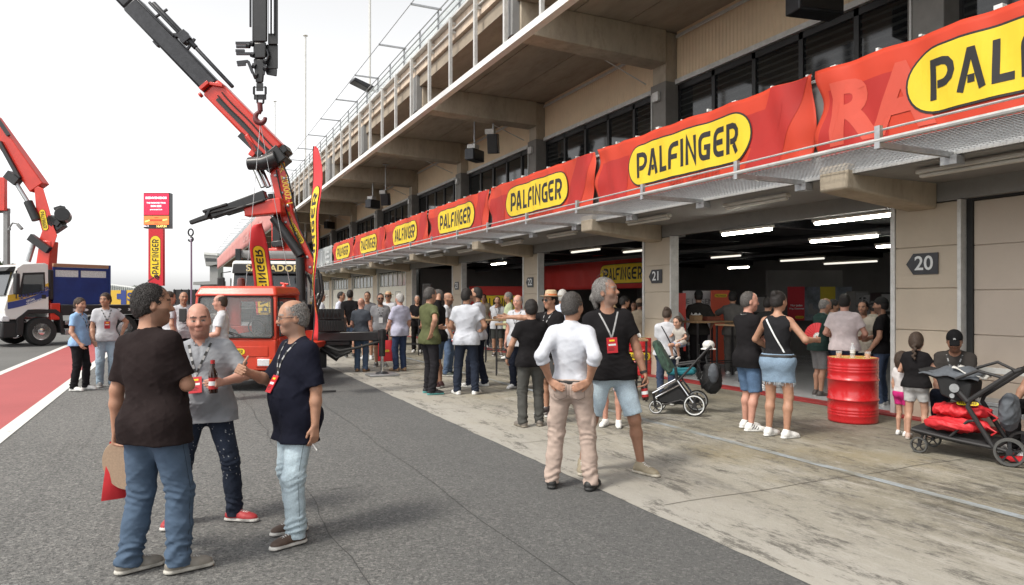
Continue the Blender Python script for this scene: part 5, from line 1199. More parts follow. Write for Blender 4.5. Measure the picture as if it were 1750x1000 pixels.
E8 = PP(628, 614, 500, 190, 'dark haired man in grey shirt behind the bald man in charcoal shirt', hair='short', hairc='black', top=('tee', (.16, .16, .17)), bottom=('short', (.2, .17, .13)))
F1 = PP(379, 684, 506, 275, 'man with receding hair in white polo and black lanyard before the red tractor', hair='balding', hairc='brown', top=('polo', (.56, .57, .60)), hem=.86, bottom=('long', NAVY), hands=((-.14, .27, 1.06), (.15, .27, 1.06)), extras=(('lanyard', {}),), skin='pink', belly=.25)
F2 = PP(313, 644, 500, 165, 'short haired man in white shirt behind the bald man in grey polo', hair='crop', hairc='black', top=('polo', WHT), bottom=('long', NAVY), skin='tan')
F3 = PP(288, 652, 500, 70, 'brown haired man in white shirt half hidden by the dark brown polo', hair='short', hairc='brown', top=('polo', WHT), bottom=('long', NAVY), skin='fair')
G1 = PP(136, 667, 511, 118, 'man in light blue polo and black trousers with a hand in his pocket', hair='thick', hairc='brown', beard=.3, top=('polo', (.27, .44, .68)), hem=.86, bottom=('long', (.016, .016, .018)), shoes=WH, sole=WH, hands=((-.24, .12, .93), (.23, .12, .92)), extras=(('lanyard', {}),), head=(20, 0), feet=((-.10, .06, 0), (.12, -.05, 10)), belly=.3, skin='fair')
G2 = PP(181, 660, 503, 172, 'man in white polo and faded jeans with red badge beside the light blue polo', hair='thick', hairc='brown', top=('polo', WHT), hem=.86, bottom=('long', (.27, .35, .42), 'denim'), shoes=(.14, .14, .14), sole=(.45, .45, .45), hands=((-.27, -.04, .98), (.22, .1, .9)), poles=((-1, -.4, 0), None), grip=('hip', 'relax'), head=(35, 0), extras=(('lanyard', {'badge': REDB, 'z': 1.17}),), skin='tan')
H1 = PP(1276, 734, 501, 52, 'man in printed black t-shirt and denim shorts with white sneakers', hair='crop', hairc='darkgrey', head=(22, 0), top=('tee', BLK), hem=.80, sleeve=.72, bottom=('short', (.085, .14, .23), 'denim', .98), shoes=WH, sole=WH, hands=((.02, .36, 1.13), (.16, .34, 1.13)), grip=('grip', 'grip'), feet=((-.10, .06, 18), (.12, -.03, 24)), extras=('trim', ('print', {'n': 26, 'u': .05, 'v': 1.2}), ('lanyard', {'c': (.3, .3, .3)})), skin='pink', wide=1.0)
H2 = PP(1329, 747, 500, 14, 'dark haired woman in black tank top and denim skirt holding a red fan', sex='f', hair='bun', hairc='black', head=(25, 0), top=('tank', (.018, .018, .02)), hem=1.0, bottom=('skirt', (.21, .29, .385), 'denim', .665), shoes=WH, sole=WH, hands=((-.16, .26, 1.05), (.40, .20, 1.18)), poles=((-1, -.2, -.6), (.8, -.3, -1)), grip=('relax', 'grip'), feet=((-.11, .03, 25), (.11, -.02, 35)), skin='tan', wide=1.04, extras=('belt', ('strap', 'w')))
H3 = PP(1139, 692, 527, -12, 'woman in white t-shirt and jeans with hair in a bun, carrying a baby', sex='f', hair='bun', hairc='brown', head=(30, -8), top=('tee', WHT), hem=.90, bottom=('long', (.05, .07, .12), 'denim'), shoes=WH, hands=((-.02, .28, 1.12), (.16, .26, 1.05)), grip=('relax', 'relax'), skin='fair', wide=1.1, extras=(('strap', 'b'),))
zb_ = at(1163, 613, 10.75)
H4 = person((zb_.x, zb_.y, zb_.z), heading(1163, 215), 'baby with brown hair in the arms of the woman in white', h=.80, res=.008, sex='k', hair='short', hairc='brown', top=('tee', (.45, .42, .38)), hem=.9, bottom=('short', (.25, .32, .48), 'cloth', .6), shoes=(.5, .48, .45), skin='fair', seat=(0, 0, .24), feet=((-.12, .26, 0), (.12, .26, 0)), hands=((-.2, .25, 1.1), (.2, .25, 1.2)), hscale=1.55, group='people at the garages', lean=(12, 0))
H5 = PP(1194, 640, 498, -4, 'man in black shirt and dark cap, seen from behind at a garage table', hair='short', hairc='black', top=('shirt', (.03, .028, .026)), sleeve=.8, hem=.84, bottom=('long', BLK), hands=((-.27, .16, 1.0), (.27, .16, 1.0)), wide=1.1, extras=(('cap', {'c': (.03, .03, .03)}),))
H6 = PP(1252, 640, 500, 5, 'man in grey shirt in the garage stretching an arm to the left', hair='short', hairc='black', top=('shirt', (.12, .115, .11)), sleeve=.8, hem=.84, bottom=('long', (.10, .095, .09)), hands=((-.55, .30, 1.14), None), grip=('flat', 'relax'), extras=(('cap', {'c': (.03, .03, .03)}),))
H12 = PP(1312, 664, 510, 30, 'person in black top and grey trousers behind the printed black t-shirt', hair='short', hairc='black', top=('tee', (.02, .02, .02)), bottom=('long', (.10, .10, .10)))
H7 = PP(1398, 677, 511, 62, 'bald man in dark green polo, grey shorts and sandals, leaning forward', hair='balding', hairc='grey', top=('polo', (.025, .048, .042)), hem=.82, bottom=('short', (.15, .15, .15), 'denim', .97), shoes=(.06, .05, .045), sole=(.05, .04, .04), lean=(9, 0), hands=((-.05, .34, 1.1), (.18, .32, 1.08)), collar=(.3, .3, .28), skin='tan', belly=.3)
H8 = PP(1443, 692, 505, 10, 'man in pale pink t-shirt and navy jeans behind the plain red drum', hair='short', hairc='black', top=('tee', (.58, .50, .50)), hem=.87, bottom=('long', (.03, .04, .075), 'denim'), shoes=(.3, .05, .05), wide=1.16, belly=.3, hands=((-.22, .26, 1.08), (.24, .26, 1.08)), skin='pink')
H9 = PP(1508, 693, 511, -78, 'man in black t-shirt and black cap next to pillar 20, hand in pocket', hair='short', hairc='black', beard=.6, top=('tee', BLK), hem=.86, bottom=('long', (.06, .085, .14), 'denim'), extras=(('cap', {'c': (.02, .02, .02)}),), hands=((-.23, .12, .92), (.1, .25, 1.1)), poles=((-.6, -1, 0), None), skin='tan')
H10 = PP(1476, 676, 516, 200, 'dark haired man in cream t-shirt facing out behind the pale pink t-shirt', hair='short', hairc='black', beard=.4, top=('tee', (.55, .50, .42)), bottom=('long', DDEN, 'denim'), extras=('headglasses',), hands=((-.2, .26, 1.08), (.2, .26, 1.08)))
H11 = PP(1422, 660, 514, 80, 'dark haired man in white shirt beyond the bald man in green polo', hair='thick', hairc='black', top=('shirt', (.55, .54, .50)), sleeve=.8, bottom=('long', NAVY), shoes=WH)
H11b = PP(1493, 658, 517, 5, 'person in cream shirt with dark cap, deepest in the group by pillar 20', hair='short', hairc='black', top=('tee', (.44, .41, .34)), bottom=('long', NAVY), extras=(('cap', {'c': (.03, .03, .03)}),))
H13 = PP(1066, 640, 508, 70, 'dark haired man in black shirt in the garage left of pillar 21', hair='thick', hairc='black', top=('tee', (.03, .03, .035)), bottom=('long', BLK))
H14 = PP(1093, 634, 512, 40, 'person in beige shirt and beige cap cut off by pillar 21', hair='short', hairc='brown', top=('tee', (.40, .33, .24)), bottom=('long', NAVY), extras=(('cap', {'c': (.35, .26, .18)}),))
H15 = PP(1083, 616, 517, 180, 'small dark figure deep in the garage beside pillar 21', hair='short', hairc='black', top=('tee', (.08, .06, .05)), bottom=('long', BLK))
H16 = PP(1163, 640, 512, 120, 'dark haired person in white top deep in the garage just right of pillar 21', hair='short', hairc='black', top=('tee', (.35, .33, .32)), bottom=('long', BLK))
H17 = PP(1270, 628, 506, 10, 'person in faded red shirt beyond the man in grey shirt', hair='short', hairc='brown', top=('tee', (.25, .07, .07)), bottom=('long', (.1, .1, .1)))
I1 = PP(1566, 751, 574, 12, 'girl with long braid in black t-shirt and pale grey shorts', sex='k', hair='braid', hairc='brown', top=('tee', BLK), hem=.88, sleeve=.45, bottom=('short', (.48, .48, .48), 'cloth', .62), shoes=(.5, .36, .30), sole=(.5, .45, .4), hscale=1.28, skin='fair', hands=((-.18, .28, 1.12), (.25, .30, 1.08)), feet=((-.12, -.03, -5), (.11, .06, 20)), wide=1.15, res=.009)
I2 = PP(1541, 744, 607, 40, 'small girl with loose brown hair in white t-shirt and magenta shorts', sex='k', hair='long', hairc='brown', top=('tee', (.6, .57, .57)), hem=.95, sleeve=.5, bottom=('short', (.50, .03, .17), 'cloth', .55), shoes=WH, sole=WH, hscale=1.42, skin='fair', res=.009, extras=(('print', {'n': 20, 'u': 0, 'v': 1.2}),))
def seated(px, X, label, **k):
    a = math.atan((px - 875) / F_PX) + TH; Y = X / math.tan(a); return person((X, Y, .003), heading(px, k.pop('phi')), label, **k)
I3 = seated(1634, 8.72, 'seated man in black cap and dark t-shirt looking down, behind the stroller', phi=186, h=1.74, res=.0095, hair='short', hairc='black', beard=.35, top=('tee', (.05, .045, .042)), hem=.90, bottom=('long', NAVY), seat=(0, 0, .46), feet=((-.14, .42, -5), (.14, .40, 5)), lean=(13, 0), head=(-6, -10), hands=((-.12, .36, .98), (.16, .36, 1.0)), extras=(('cap', {'c': (.012, .012, .013), 'mark': 1}), 'lanyard'), skin='brown')
I4 = seated(1812, 8.45, 'person in black t-shirt with red sleeve print, cut by the right picture edge', phi=225, h=1.76, res=.0095, hair='short', hairc='black', top=('tee', BLK), hem=.90, bottom=('long', BLK), seat=(0, 0, .52), feet=((-.14, .44, -5), (.14, .42, 5)), lean=(14, 0), hands=((-.2, .38, 1.0), (.26, .30, .98)), skin='tan')

# ------------------------------------------------------------------ things in hands
M['bottle_glass'] = glass_mat('brown_bottle_glass', (.025, .008, .004), .08, 1.0, .7)
M['label_red'] = mat('bottle_label_red', (.40, .02, .02), .5, var=.08)
def put(o, pos, zax, xax=None):
    z = Vector(zax).normalized(); x = Vector(xax) if xax is not None else z.orthogonal(); x = (x - z * x.dot(z)).normalized(); y = z.cross(x)
    o.matrix_world = Matrix(((x.x, y.x, z.x, pos[0]), (x.y, y.y, z.y, pos[1]), (x.z, y.z, z.z, pos[2]), (0, 0, 0, 1)))
def bottle(pos, zax, label, lab='label_red'):
    o = empty('beer_bottle', (0, 0, 0), 0, label, 'bottle', 'beer bottles in hands')
    b = MB(); b.lathe([(.028, -.09), (.031, -.085), (.031, .03), (.028, .055), (.015, .085), (.0135, .135), (.0135, .142)], 16); b.build('glass_body', M['bottle_glass'], o, smooth=True)
    b = MB(); b.lathe([(.0316, -.06), (.0316, .02)], 16); b.build('paper_label', M[lab], o, smooth=True)
    b = MB(); b.lathe([(.0318, -.035), (.0318, -.005)], 16); b.build('label_band', M['bwhite'], o, smooth=True)
    b = MB(); b.lathe([(.0150, .118), (.0150, .143)], 12); b.build('neck_foil', M['label_red'], o, smooth=True)
    put(o, pos, zax); return o
p = A1['hand'][1]; bottle(p[0] + p[3] * .03, p[3] * .5 + Vector((0, 0, 1)), 'brown beer bottle held up by the man in dark brown polo')
p = A2['hand'][0]; bottle(p[0] + Vector((0, 0, .02)), p[3] * .3 + Vector((0, 0, 1)), 'brown beer bottle with red label held by the bald man')
p = B2['hand'][0]; bottle(p[0] + Vector((0, 0, -.05)) + p[1] * .02, Vector((-.1, .1, 1)), 'brown beer bottle hanging from the tall man’s hand')
p = H1['hand'][0]; bottle(p[0] + Vector((0, 0, .02)), Vector((0.1, 0, 1)), 'dark bottle held in both hands by the man in printed t-shirt')
p = D3['hand'][1]; bottle(p[0] + Vector((0, 0, -.02)), Vector((0.1, 0, 1)), 'dark bottle held low by the bald bearded man in white polo')
o = empty('cigarette', (0, 0, 0), 0, 'lit cigarette between the fingers of the man in navy t-shirt', 'cigarette'); b = MB(); b.lathe([(.0042, 0), (.0042, .055)], 8); b.build('paper', M['white'], o); b = MB(); b.lathe([(.0043, -.022), (.0043, 0)], 8); b.build('filter', mat('filter', (.5, .3, .12), .8), o)
p = A3['hand'][0]; put(o, p[0] + p[1] * .055, p[1] * .5 + Vector((.5, -.3, -.3)))
# red bag and straw hat hanging at the first man's left side
M['bag_red'] = mat('bag_red', (.56, .022, .03), .6, var=.08, vscale=5, bump=.15, bscale=60)
def tote(loc, rz, label, W=.36, H=.40, D=.09, logo_=True, tilt=0):
    o = empty('tote_bag', loc, rz, label, 'bag', 'red tote bags'); 
    b = MB()
    def f(a, c, sd):
        x = (a - .5) * W * (1 - .06 * c); e = math.sin(math.pi * a) ** .5 * math.sin(math.pi * min(1, .12 + c * .8)) ** .6
        return (x + tilt * c * .1, sd * D * .5 * e + .006 * math.sin(a * 9 + c * 5), -H * (1 - c))
    b.grid(10, 8, lambda a, c: f(a, c, 1)); b.grid(10, 8, lambda a, c: f(a, c, -1)); b.build('cloth', M['bag_red'], o, fix=True, smooth=True)
    for sd in (-1, 1):
        b = MB(); b.tube([(-W * .22, sd * .01, -.02), (-W * .15, sd * .015, .10), (0, sd * .02, .15), (W * .15, sd * .015, .10), (W * .22, sd * .01, -.02)], .007, 6); b.build('handle', M['bag_red'], o, smooth=True)
    if logo_:
        logo(o, .16, .05, lambda u, v, w_: Vector((u, -D * .5 - .008 - w_ * .3, v - H * .5)))
    return o
p = A1['hand'][0]
bl_ = at(208, 752, 4.52); tote(tuple(bl_), heading(200, 0) + R(18), 'red fabric bag hanging behind the straw hat at the left man’s hip', W=.24, H=.37, D=.06, logo_=False, tilt=.4)
o = empty('straw_hat', (0, 0, 0), 0, 'tan straw hat with red band held against the red bag', 'hat')
M['straw2'] = mat('straw_hat_tan', (.36, .26, .18), .85, var=.18, vscale=70, bump=.5, bscale=220)
b = MB(); b.lathe([(.155, 0), (.16, .005), (.15, .008), (.088, .004), (.084, .05), (.072, .09), (.04, .10)], 32); b.build('brim_and_crown', M['straw2'], o, smooth=True)
b = MB(); b.lathe([(.091, .006), (.090, .03)], 32); b.build('band', mat('band_red', (.45, .05, .03), .7), o, smooth=True)
c_ = at(209, 796, 4.42); put(o, c_, CF * .95 + CR * .25 + UP * .12)
p = E3['hand'][0]; tote((p[0].x, p[0].y, p[0].z - .14), heading(662, 0), 'red tote bag with yellow pill held by the grey haired man', W=.36, H=.48)
# fan
fo = empty('hand_fan', (0, 0, 0), 0, 'open red paper fan held by the woman in tank top', 'fan'); b = MB(); M['fan_red'] = mat('fan_red', (.62, .05, .06), .6, var=.08)
n = 22
for q in range(n):
    a0, a1 = R(20 + 140 * q / n), R(20 + 140 * (q + 1) / n); z0, z1 = (.004 if q % 2 else -.004), (-.004 if q % 2 else .004)
    b.add([(.075 * math.cos(a0), .075 * math.sin(a0), z0), (.235 * math.cos(a0), .235 * math.sin(a0), z0), (.235 * math.cos(a1), .235 * math.sin(a1), z1), (.075 * math.cos(a1), .075 * math.sin(a1), z1)], [(0, 1, 2, 3)])
l_ = b.build('paper_leaf', M['fan_red'], fo, fix=False); l_.modifiers.new('thickness', 'SOLIDIFY').thickness = .0015
b = MB()
for q in range(9):
    a = R(22 + 136 * q / 8); b.beam((0, 0, .003 * (q % 2)), (.08 * math.cos(a), .08 * math.sin(a), .003 * (q % 2)), .014, .002)
b.build('ribs', M['white'], fo)
p = H2['hand'][1]; put(fo, p[0] + Vector((0, 0, .03)), -CF + CR * .15, CR * .75 + UP * .66)
fo.matrix_world = fo.matrix_world @ Matrix.Scale(.74, 4) @ Matrix.Rotation(R(10), 4, 'Z')
# ------------------------------------------------------------------ vehicles and cranes
M['tglass'] = glass_mat('vehicle_glass', (.35, .38, .38), .03, .16, .9)
M['dglass'] = glass_mat('truck_glass_dark', (.03, .035, .04), .03, .88, .9)
M['lamp'] = mat('headlamp_lens', (.75, .76, .78), .12, .1, var=.1, vscale=40)
M['amber'] = mat('amber_lens', (.75, .20, .02), .25, var=.05)
M['cab_white'] = mat('cab_white', (.74, .74, .72), .3, var=.04, coat=.4, dirt=.06)
M['stripe_yellow'] = mat('stripe_yellow', (.68, .44, .05), .35, var=.05); M['stripe_blue'] = mat('stripe_blue', (.035, .06, .24), .35, var=.05)
M['bed_blue'] = mat('container_blue', (.010, .035, .17), .4, var=.2, vscale=2, dirt=.15); M['wood'] = mat('wood_board', (.33, .17, .10), .75, var=.25, vscale=6, stretch=(1, 8, 8))
M['seat'] = mat('seat_fabric', (.10, .10, .11), .9, var=.4, vscale=25); M['inner_red'] = mat('cab_inner_red', (.22, .015, .015), .6, var=.15)
def wheel(parent, c, r, w_, axis=(1, 0, 0), rim='chrome', rimr=.56, out=1):
    a = Vector(axis); t = empty_child('wheel', parent)
    b = MB(); h = w_ / 2; b.lathe([(r * .60, -h), (r * .92, -h), (r, -h * .72), (r, h * .72), (r * .92, h), (r * .60, h)], 32, c, a, ring=True); b.build('tyre', M['rubber'], t, smooth=True)
    b = MB(); s_ = out; q = [(r * .60, -h * .8), (r * .60, h * .8)]
    b.lathe([(r * .58, -h * .85), (r * .602, -h * .85), (r * .602, h * .85), (r * .58, h * .85)], 28, c, a, ring=True); b.lathe([(r * .56, h * .86 * s_), (r * .50, h * .55 * s_), (r * .25, h * .45 * s_), (r * .22, h * .95 * s_), (r * .05, h * 1.0 * s_)], 28, c, a)
    for k in range(10):
        an = 2 * math.pi * k / 10; x = a.orthogonal().normalized(); y = a.cross(x); p = Vector(c) + (x * math.cos(an) + y * math.sin(an)) * r * .34; b.lathe([(r * .035, h * .45 * s_), (r * .035, h * .62 * s_)], 8, p, a)
    b.build('rim', M[rim], t, smooth=True); return t
def empty_child(name, parent):
    o = bpy.data.objects.new(name, None); COL.objects.link(o); o.parent = parent; o.empty_display_size = .1; return o
def P3(*a): return Vector(a)

# ---- small red tractor (x right of the driver, y forward)
pt = gp(402, 668); pt.z = 0
tr = empty('red_tractor', pt, heading(402, 203), 'small boxy red tractor with wide windscreen parked in front of the white truck', 'tractor')
hw = .76
def cabshell(b, hw, y0, y1, z0, z1, t=.07, lean=.06, mi=0):
    pass
b = MB()   # lower body: hood panel, sides, rear
b.box(-hw, hw, -.06, .06, .36, .93); b.box(-hw, -hw + .06, -1.3, -.06, .36, .93); b.box(hw - .06, hw, -1.3, -.06, .36, .93); b.box(-hw + .06, hw - .06, -1.3, -1.24, .36, .93)
body = b.build('body', M['red'], tr, bevel=.03)
b = MB()   # pillars and window surround
for sx in (-1, 1):
    b.hexa([(sx * (hw - .07), -.02, .93), (sx * hw, -.02, .93), (sx * hw, .055, .93), (sx * (hw - .07), .055, .93), (sx * (hw - .09), -.11, 1.74), (sx * (hw - .03), -.11, 1.74), (sx * (hw - .03), -.03, 1.74), (sx * (hw - .09), -.03, 1.74)])
    b.hexa([(sx * (hw - .06), -1.3, .93), (sx * hw, -1.3, .93), (sx * hw, -1.18, .93), (sx * (hw - .06), -1.18, .93), (sx * (hw - .09), -1.28, 1.74), (sx * (hw - .03), -1.28, 1.74), (sx * (hw - .03), -1.16, 1.74), (sx * (hw - .09), -1.16, 1.74)])
b.box(-hw + .06, hw - .06, -1.30, -1.25, .93, 1.12); b.box(-hw + .06, -.42, -1.295, -1.25, 1.12, 1.74); b.box(.42, hw - .06, -1.295, -1.25, 1.12, 1.74); b.box(-.42, .42, -1.295, -1.25, 1.6, 1.74)
b.build('window_frame', M['red'], tr, bevel=.015)
b = MB(); b.hexa([(-hw, -1.36, 1.72), (hw, -1.36, 1.72), (hw + .0, .02, 1.70), (-hw - .0, .02, 1.70), (-hw + .06, -1.3, 1.88), (hw - .06, -1.3, 1.88), (hw - .07, -.10, 1.885), (-hw + .07, -.10, 1.885)]); b.build('roof', M['red'], tr, bevel=.05, seg=3)
b = MB()   # rubber gasket round the windscreen
q = [(-hw + .09, .045, .96), (hw - .09, .045, .96), (hw - .055, .035, 1.0), (hw - .10, -.04, 1.66), (hw - .15, -.045, 1.70), (-hw + .15, -.045, 1.70), (-hw + .10, -.04, 1.66), (-hw + .055, .035, 1.0)]
b.tube([P3(x, y + .025, z) for x, y, z in q], .020, 6, closed=True); b.build('gasket', M['rubber'], tr, smooth=True)
b = MB(); b.add([(x * .99, y + .018, z) for x, y, z in q], [tuple(range(8))]); b.build('windscreen', M['tglass'], tr, fix=False).modifiers.new('thickness', 'SOLIDIFY').thickness = .005
b = MB(); b.tube([(-.15, .10, .99), (.18, .075, 1.10)], .008, 5); b.tube([(.0, .09, 1.0), (.10, .085, 1.06)], .012, 5); b.build('wiper', M['ink'], tr)
b = MB(); b.box(-.42, .42, -1.275, -1.27, 1.12, 1.6); b.build('rear_window', M['tglass'], tr)
b = MB()
for z in (1.24, 1.36, 1.48): b.box(-.42, .42, -1.268, -1.258, z, z + .012)
for x in (-.14, .14): b.box(x - .006, x + .006, -1.256, -1.246, 1.12, 1.6)
b.build('rear_grille', M['ink'], tr)
for sx in (-1, 1):
    d = MB(); d.box(sx * hw - .012 + sx * .010, sx * hw + .012 + sx * .010, -1.15, -.1, .42, .95); d = d.build('door', M['red'], tr, bevel=.01)
    b = MB(); b.tube([P3(sx * (hw + .0), -.16, .98), P3(sx * (hw - .045), -.2, 1.66), P3(sx * (hw - .045), -1.08, 1.66), P3(sx * hw, -1.1, .98)], .016, 6, closed=True); b.build('gasket', M['rubber'], d, smooth=True)
    b = MB(); b.add([(sx * hw, -.16, .98), (sx * (hw - .045), -.2, 1.66), (sx * (hw - .045), -1.08, 1.66), (sx * hw, -1.1, .98)], [(0, 1, 2, 3)]); b.build('side_window', M['tglass'], d, fix=False).modifiers.new('thickness', 'SOLIDIFY').thickness = .004
    b = MB(); b.tube([(sx * (hw + .02), -1.0, .82), (sx * (hw + .05), -1.0, .82), (sx * (hw + .05), -.88, .82)], .010, 6); b.build('handle', M['ink'], d)
    h_l = MB(); h_l.box(sx * .54 - .11, sx * .54 + .11, .06, .085, .45, .58); h_l = h_l.build('headlight', M['lamp'], tr, bevel=.02)
    b = MB(); b.box(sx * .54 - .135 , sx * .54 + .135, .055, .075, .425, .605); b.build('bezel', M['red'], h_l, bevel=.01); b = MB(); b.box(sx * .67 - .03, sx * .67 + .03, .06, .08, .46, .57); b.build('indicator', M['amber'], h_l, bevel=.01)
    b = MB(); b.tube([(sx * (hw - .02), .0, 1.2), (sx * (hw + .16), .06, 1.22), (sx * (hw + .16), .06, 1.42)], .012, 6); m_ = b.build('mirror_arm', M['ink'], tr); b = MB(); b.box(sx * (hw + .16) - .07, sx * (hw + .16) + .07, .05, .08, 1.24, 1.48); b.build('mirror', M['ink'], m_, bevel=.02)
b = MB(); b.box(-.62, .62, .06, .072, .62, .80); b.build('hood_panel', M['red'], tr, bevel=.01)
b = MB(); b.box(-.70, .70, .0, .13, .22, .35); b.build('bumper', M['darkmetal'], tr, bevel=.03)
logo(tr, .42, .115, lambda u, v, w_: Vector((-u, .074 + w_ * .5, .71 + v)))
b = MB(); b.box(-.3, .1, -1.0, -.35, .93, 1.02); b.box(-.3, .1, -1.05, -.95, 1.0, 1.35); b.ell = None; b.build('seat', M['seat'], tr, bevel=.06)
b = MB(); b.tube([(-.28 + .16 * math.cos(a), -.30 + .05 * math.sin(a), 1.12 + .15 * math.sin(a)) for a in [k * math.pi / 8 for k in range(16)]], .013, 6, closed=True); b.tube([(-.28, -.3, 1.12), (-.28, -.05, .9)], .018, 6); b.build('steering_wheel', M['ink'], tr, smooth=True)
b = MB(); b.grid(10, 6, lambda a, c: (.05 + .6 * a, -.55 + .4 * c, .95 + .22 * math.sin(a * 3.1) * math.sin(c * 3.1) + .025 * math.sin(a * 22 + c * 9))); b.build('folded_tarp', M['seat'], tr, smooth=True)
b = MB(); b.box(-hw + .07, hw - .07, -1.2, .0, .38, .46); b.build('cab_floor', M['inner_red'], tr)
b = MB(); b.lathe([(.075, 0), (.075, .05), (.065, .14), (.03, .16)], 14, (.1, -.5, 1.885)); b.build('beacon', mat('beacon_dark', (.10, .02, .015), .2, var=.1), tr, smooth=True)
b = MB(); b.lathe([(.05, 0), (.03, .03), (.02, .07)], 10, (-.62, -.75, 1.885)); b.tube([(-.70, -.75, 1.93), (-.55, -.75, 1.95)], .02, 6); b.build('lifting_lug', M['crane_red'], tr, smooth=True)
for sx in (-1, 1): wheel(tr, (sx * .60, -.32, .36), .36, .26, (sx, 0, 0), 'darkmetal'); wheel(tr, (sx * .60, -2.3, .36), .36, .26, (sx, 0, 0), 'darkmetal')
b = MB(); b.box(-.30, .30, -3.1, -.1, .38, .52); b.build('chassis', M['darkmetal'], tr); b = MB(); b.box(-.74, .74, -3.2, -1.42, .60, .72); b.box(-.74, .74, -3.2, -3.15, .72, .95); b.build('flatbed', M['red'], tr, bevel=.015)

# ---- lettering helper for panels
# ---- white truck behind the tractor
pw = gp(462, 601); 
wt = empty('white_truck', pw, heading(462, 186), 'white truck facing the camera behind the red tractor, gold letters over the windscreen', 'truck')
W2 = 1.22
b = MB(); b.hexa([(-W2, -2.0, .75), (W2, -2.0, .75), (W2, .0, .75), (-W2, .0, .75), (-W2 + .05, -2.0, 2.86), (W2 - .05, -2.0, 2.86), (W2 - .05, -.28, 2.86), (-W2 + .05, -.28, 2.86)]); b.build('cab', M['cab_white'], wt, bevel=.10, seg=3)
b = MB(); b.hexa([(-W2 + .10, .004, 1.42), (W2 - .10, .004, 1.42), (W2 - .10, .03, 1.42), (-W2 + .10, .03, 1.42), (-W2 + .13, -.175, 2.45), (W2 - .13, -.175, 2.45), (W2 - .13, -.14, 2.45), (-W2 + .13, -.14, 2.45)]); b.build('windscreen', M['dglass'], wt)
b = MB(); b.hexa([(-W2 + .10, -.17, 2.46), (W2 - .10, -.17, 2.46), (W2 - .10, .06, 2.44), (-W2 + .10, .06, 2.44), (-W2 + .12, -.24, 2.76), (W2 - .12, -.24, 2.76), (W2 - .12, -.02, 2.74), (-W2 + .12, -.02, 2.74)]); v = b.build('sun_visor', M['ink'], wt, bevel=.02)
M['gold'] = mat('gold_letters', (.62, .50, .22), .5, var=.05)
text('SALVADOR', .30, 'gold', v, frame((-.08, .042, 2.605), (-1, 0, 0), (0, -.22, 1)), 'lettering', .006, 1.05)
for sx in (-1, 1):
    b = MB(); b.tube([(sx * (W2 - .05), -.05, 2.5), (sx * (W2 + .22), .02, 2.45), (sx * (W2 + .22), .02, 1.75), (sx * (W2 - .02), -.02, 1.7)], .02, 6); m_ = b.build('mirror_arm', M['ink'], wt, smooth=True); b = MB(); b.box(sx * (W2 + .22) - .11, sx * (W2 + .22) + .11, -.02, .07, 1.78, 2.32); b.build('mirror', M['ink'], m_, bevel=.04)
    b = MB(); b.box(sx * W2 - .008, sx * W2 + .008, -1.7, -.3, 1.75, 2.3); b.build('side_window', M['dglass'], wt, bevel=.0)
    b = MB(); b.box(sx * (W2 + .004) - .008, sx * (W2 + .004) + .008, -1.95, -.1, 1.30, 1.55); b.build('yellow_stripe', M['stripe_yellow'], wt); b = MB(); b.box(sx * (W2 + .004) - .008, sx * (W2 + .004) + .008, -1.95, -.1, 1.02, 1.27); b.build('blue_stripe', M['stripe_blue'], wt)
    wheel(wt, (sx * 1.0, -.75, .5), .5, .34, (sx, 0, 0)); wheel(wt, (sx * 1.0, -4.9, .5), .5, .34, (sx, 0, 0))
b = MB(); b.box(-W2 + .1, W2 - .1, .0, .06, .95, 1.36); b.build('grille', M['darkmetal'], wt, bevel=.02); b = MB(); b.box(-W2, W2, -.1, .12, .40, .80); b.build('bumper', M['darkmetal'], wt, bevel=.05)
b = MB(); b.tube([(-1.0, -.75, 3.08), (1.02, -.75, 3.08)], .13, 16); b.build('roof_roll', M['grey'], wt, smooth=True)
b = MB(); b.box(-1.12, -.98, -.95, -.55, 2.86, 3.25); b.box(.95, 1.12, -.95, -.55, 2.86, 3.25); b.box(-1.0, .95, -.90, -.86, 2.88, 2.93); b.build('roof_rack', M['darkmetal'], wt, bevel=.02)
b = MB(); b.box(-.45, .45, -7.5, -.2, .62, .85); b.build('chassis', M['darkmetal'], wt); b = MB(); b.box(-1.2, 1.2, -7.5, -3.0, 1.0, 1.2); b.build('flatbed', M['darkmetal'], wt)

# red crane column that stands behind the cab
wt_inv = (Matrix.Translation(pw) @ Matrix.Rotation(heading(462, 186), 4, 'Z')).inverted(); nW = wt_inv.to_3x3() @ (-CF)
def Q_(x, y, Z=24.9): return wt_inv @ at(x, y, Z)
b = MB(); b.beam(Q_(489, 540), Q_(487, 425), .95, .8, nW); b.beam(Q_(487, 428), Q_(482, 336), .74, .7, nW, .60, .6); b.build('crane_column', M['crane_red'], wt, bevel=.05)
b = MB(); b.beam(Q_(474, 372, 24.4), Q_(474, 420, 24.4), .30, .2, nW); b.beam(Q_(466, 418, 24.3), Q_(486, 416, 24.3), .22, .3, nW); b.build('column_fitting', M['black'], wt, bevel=.04)

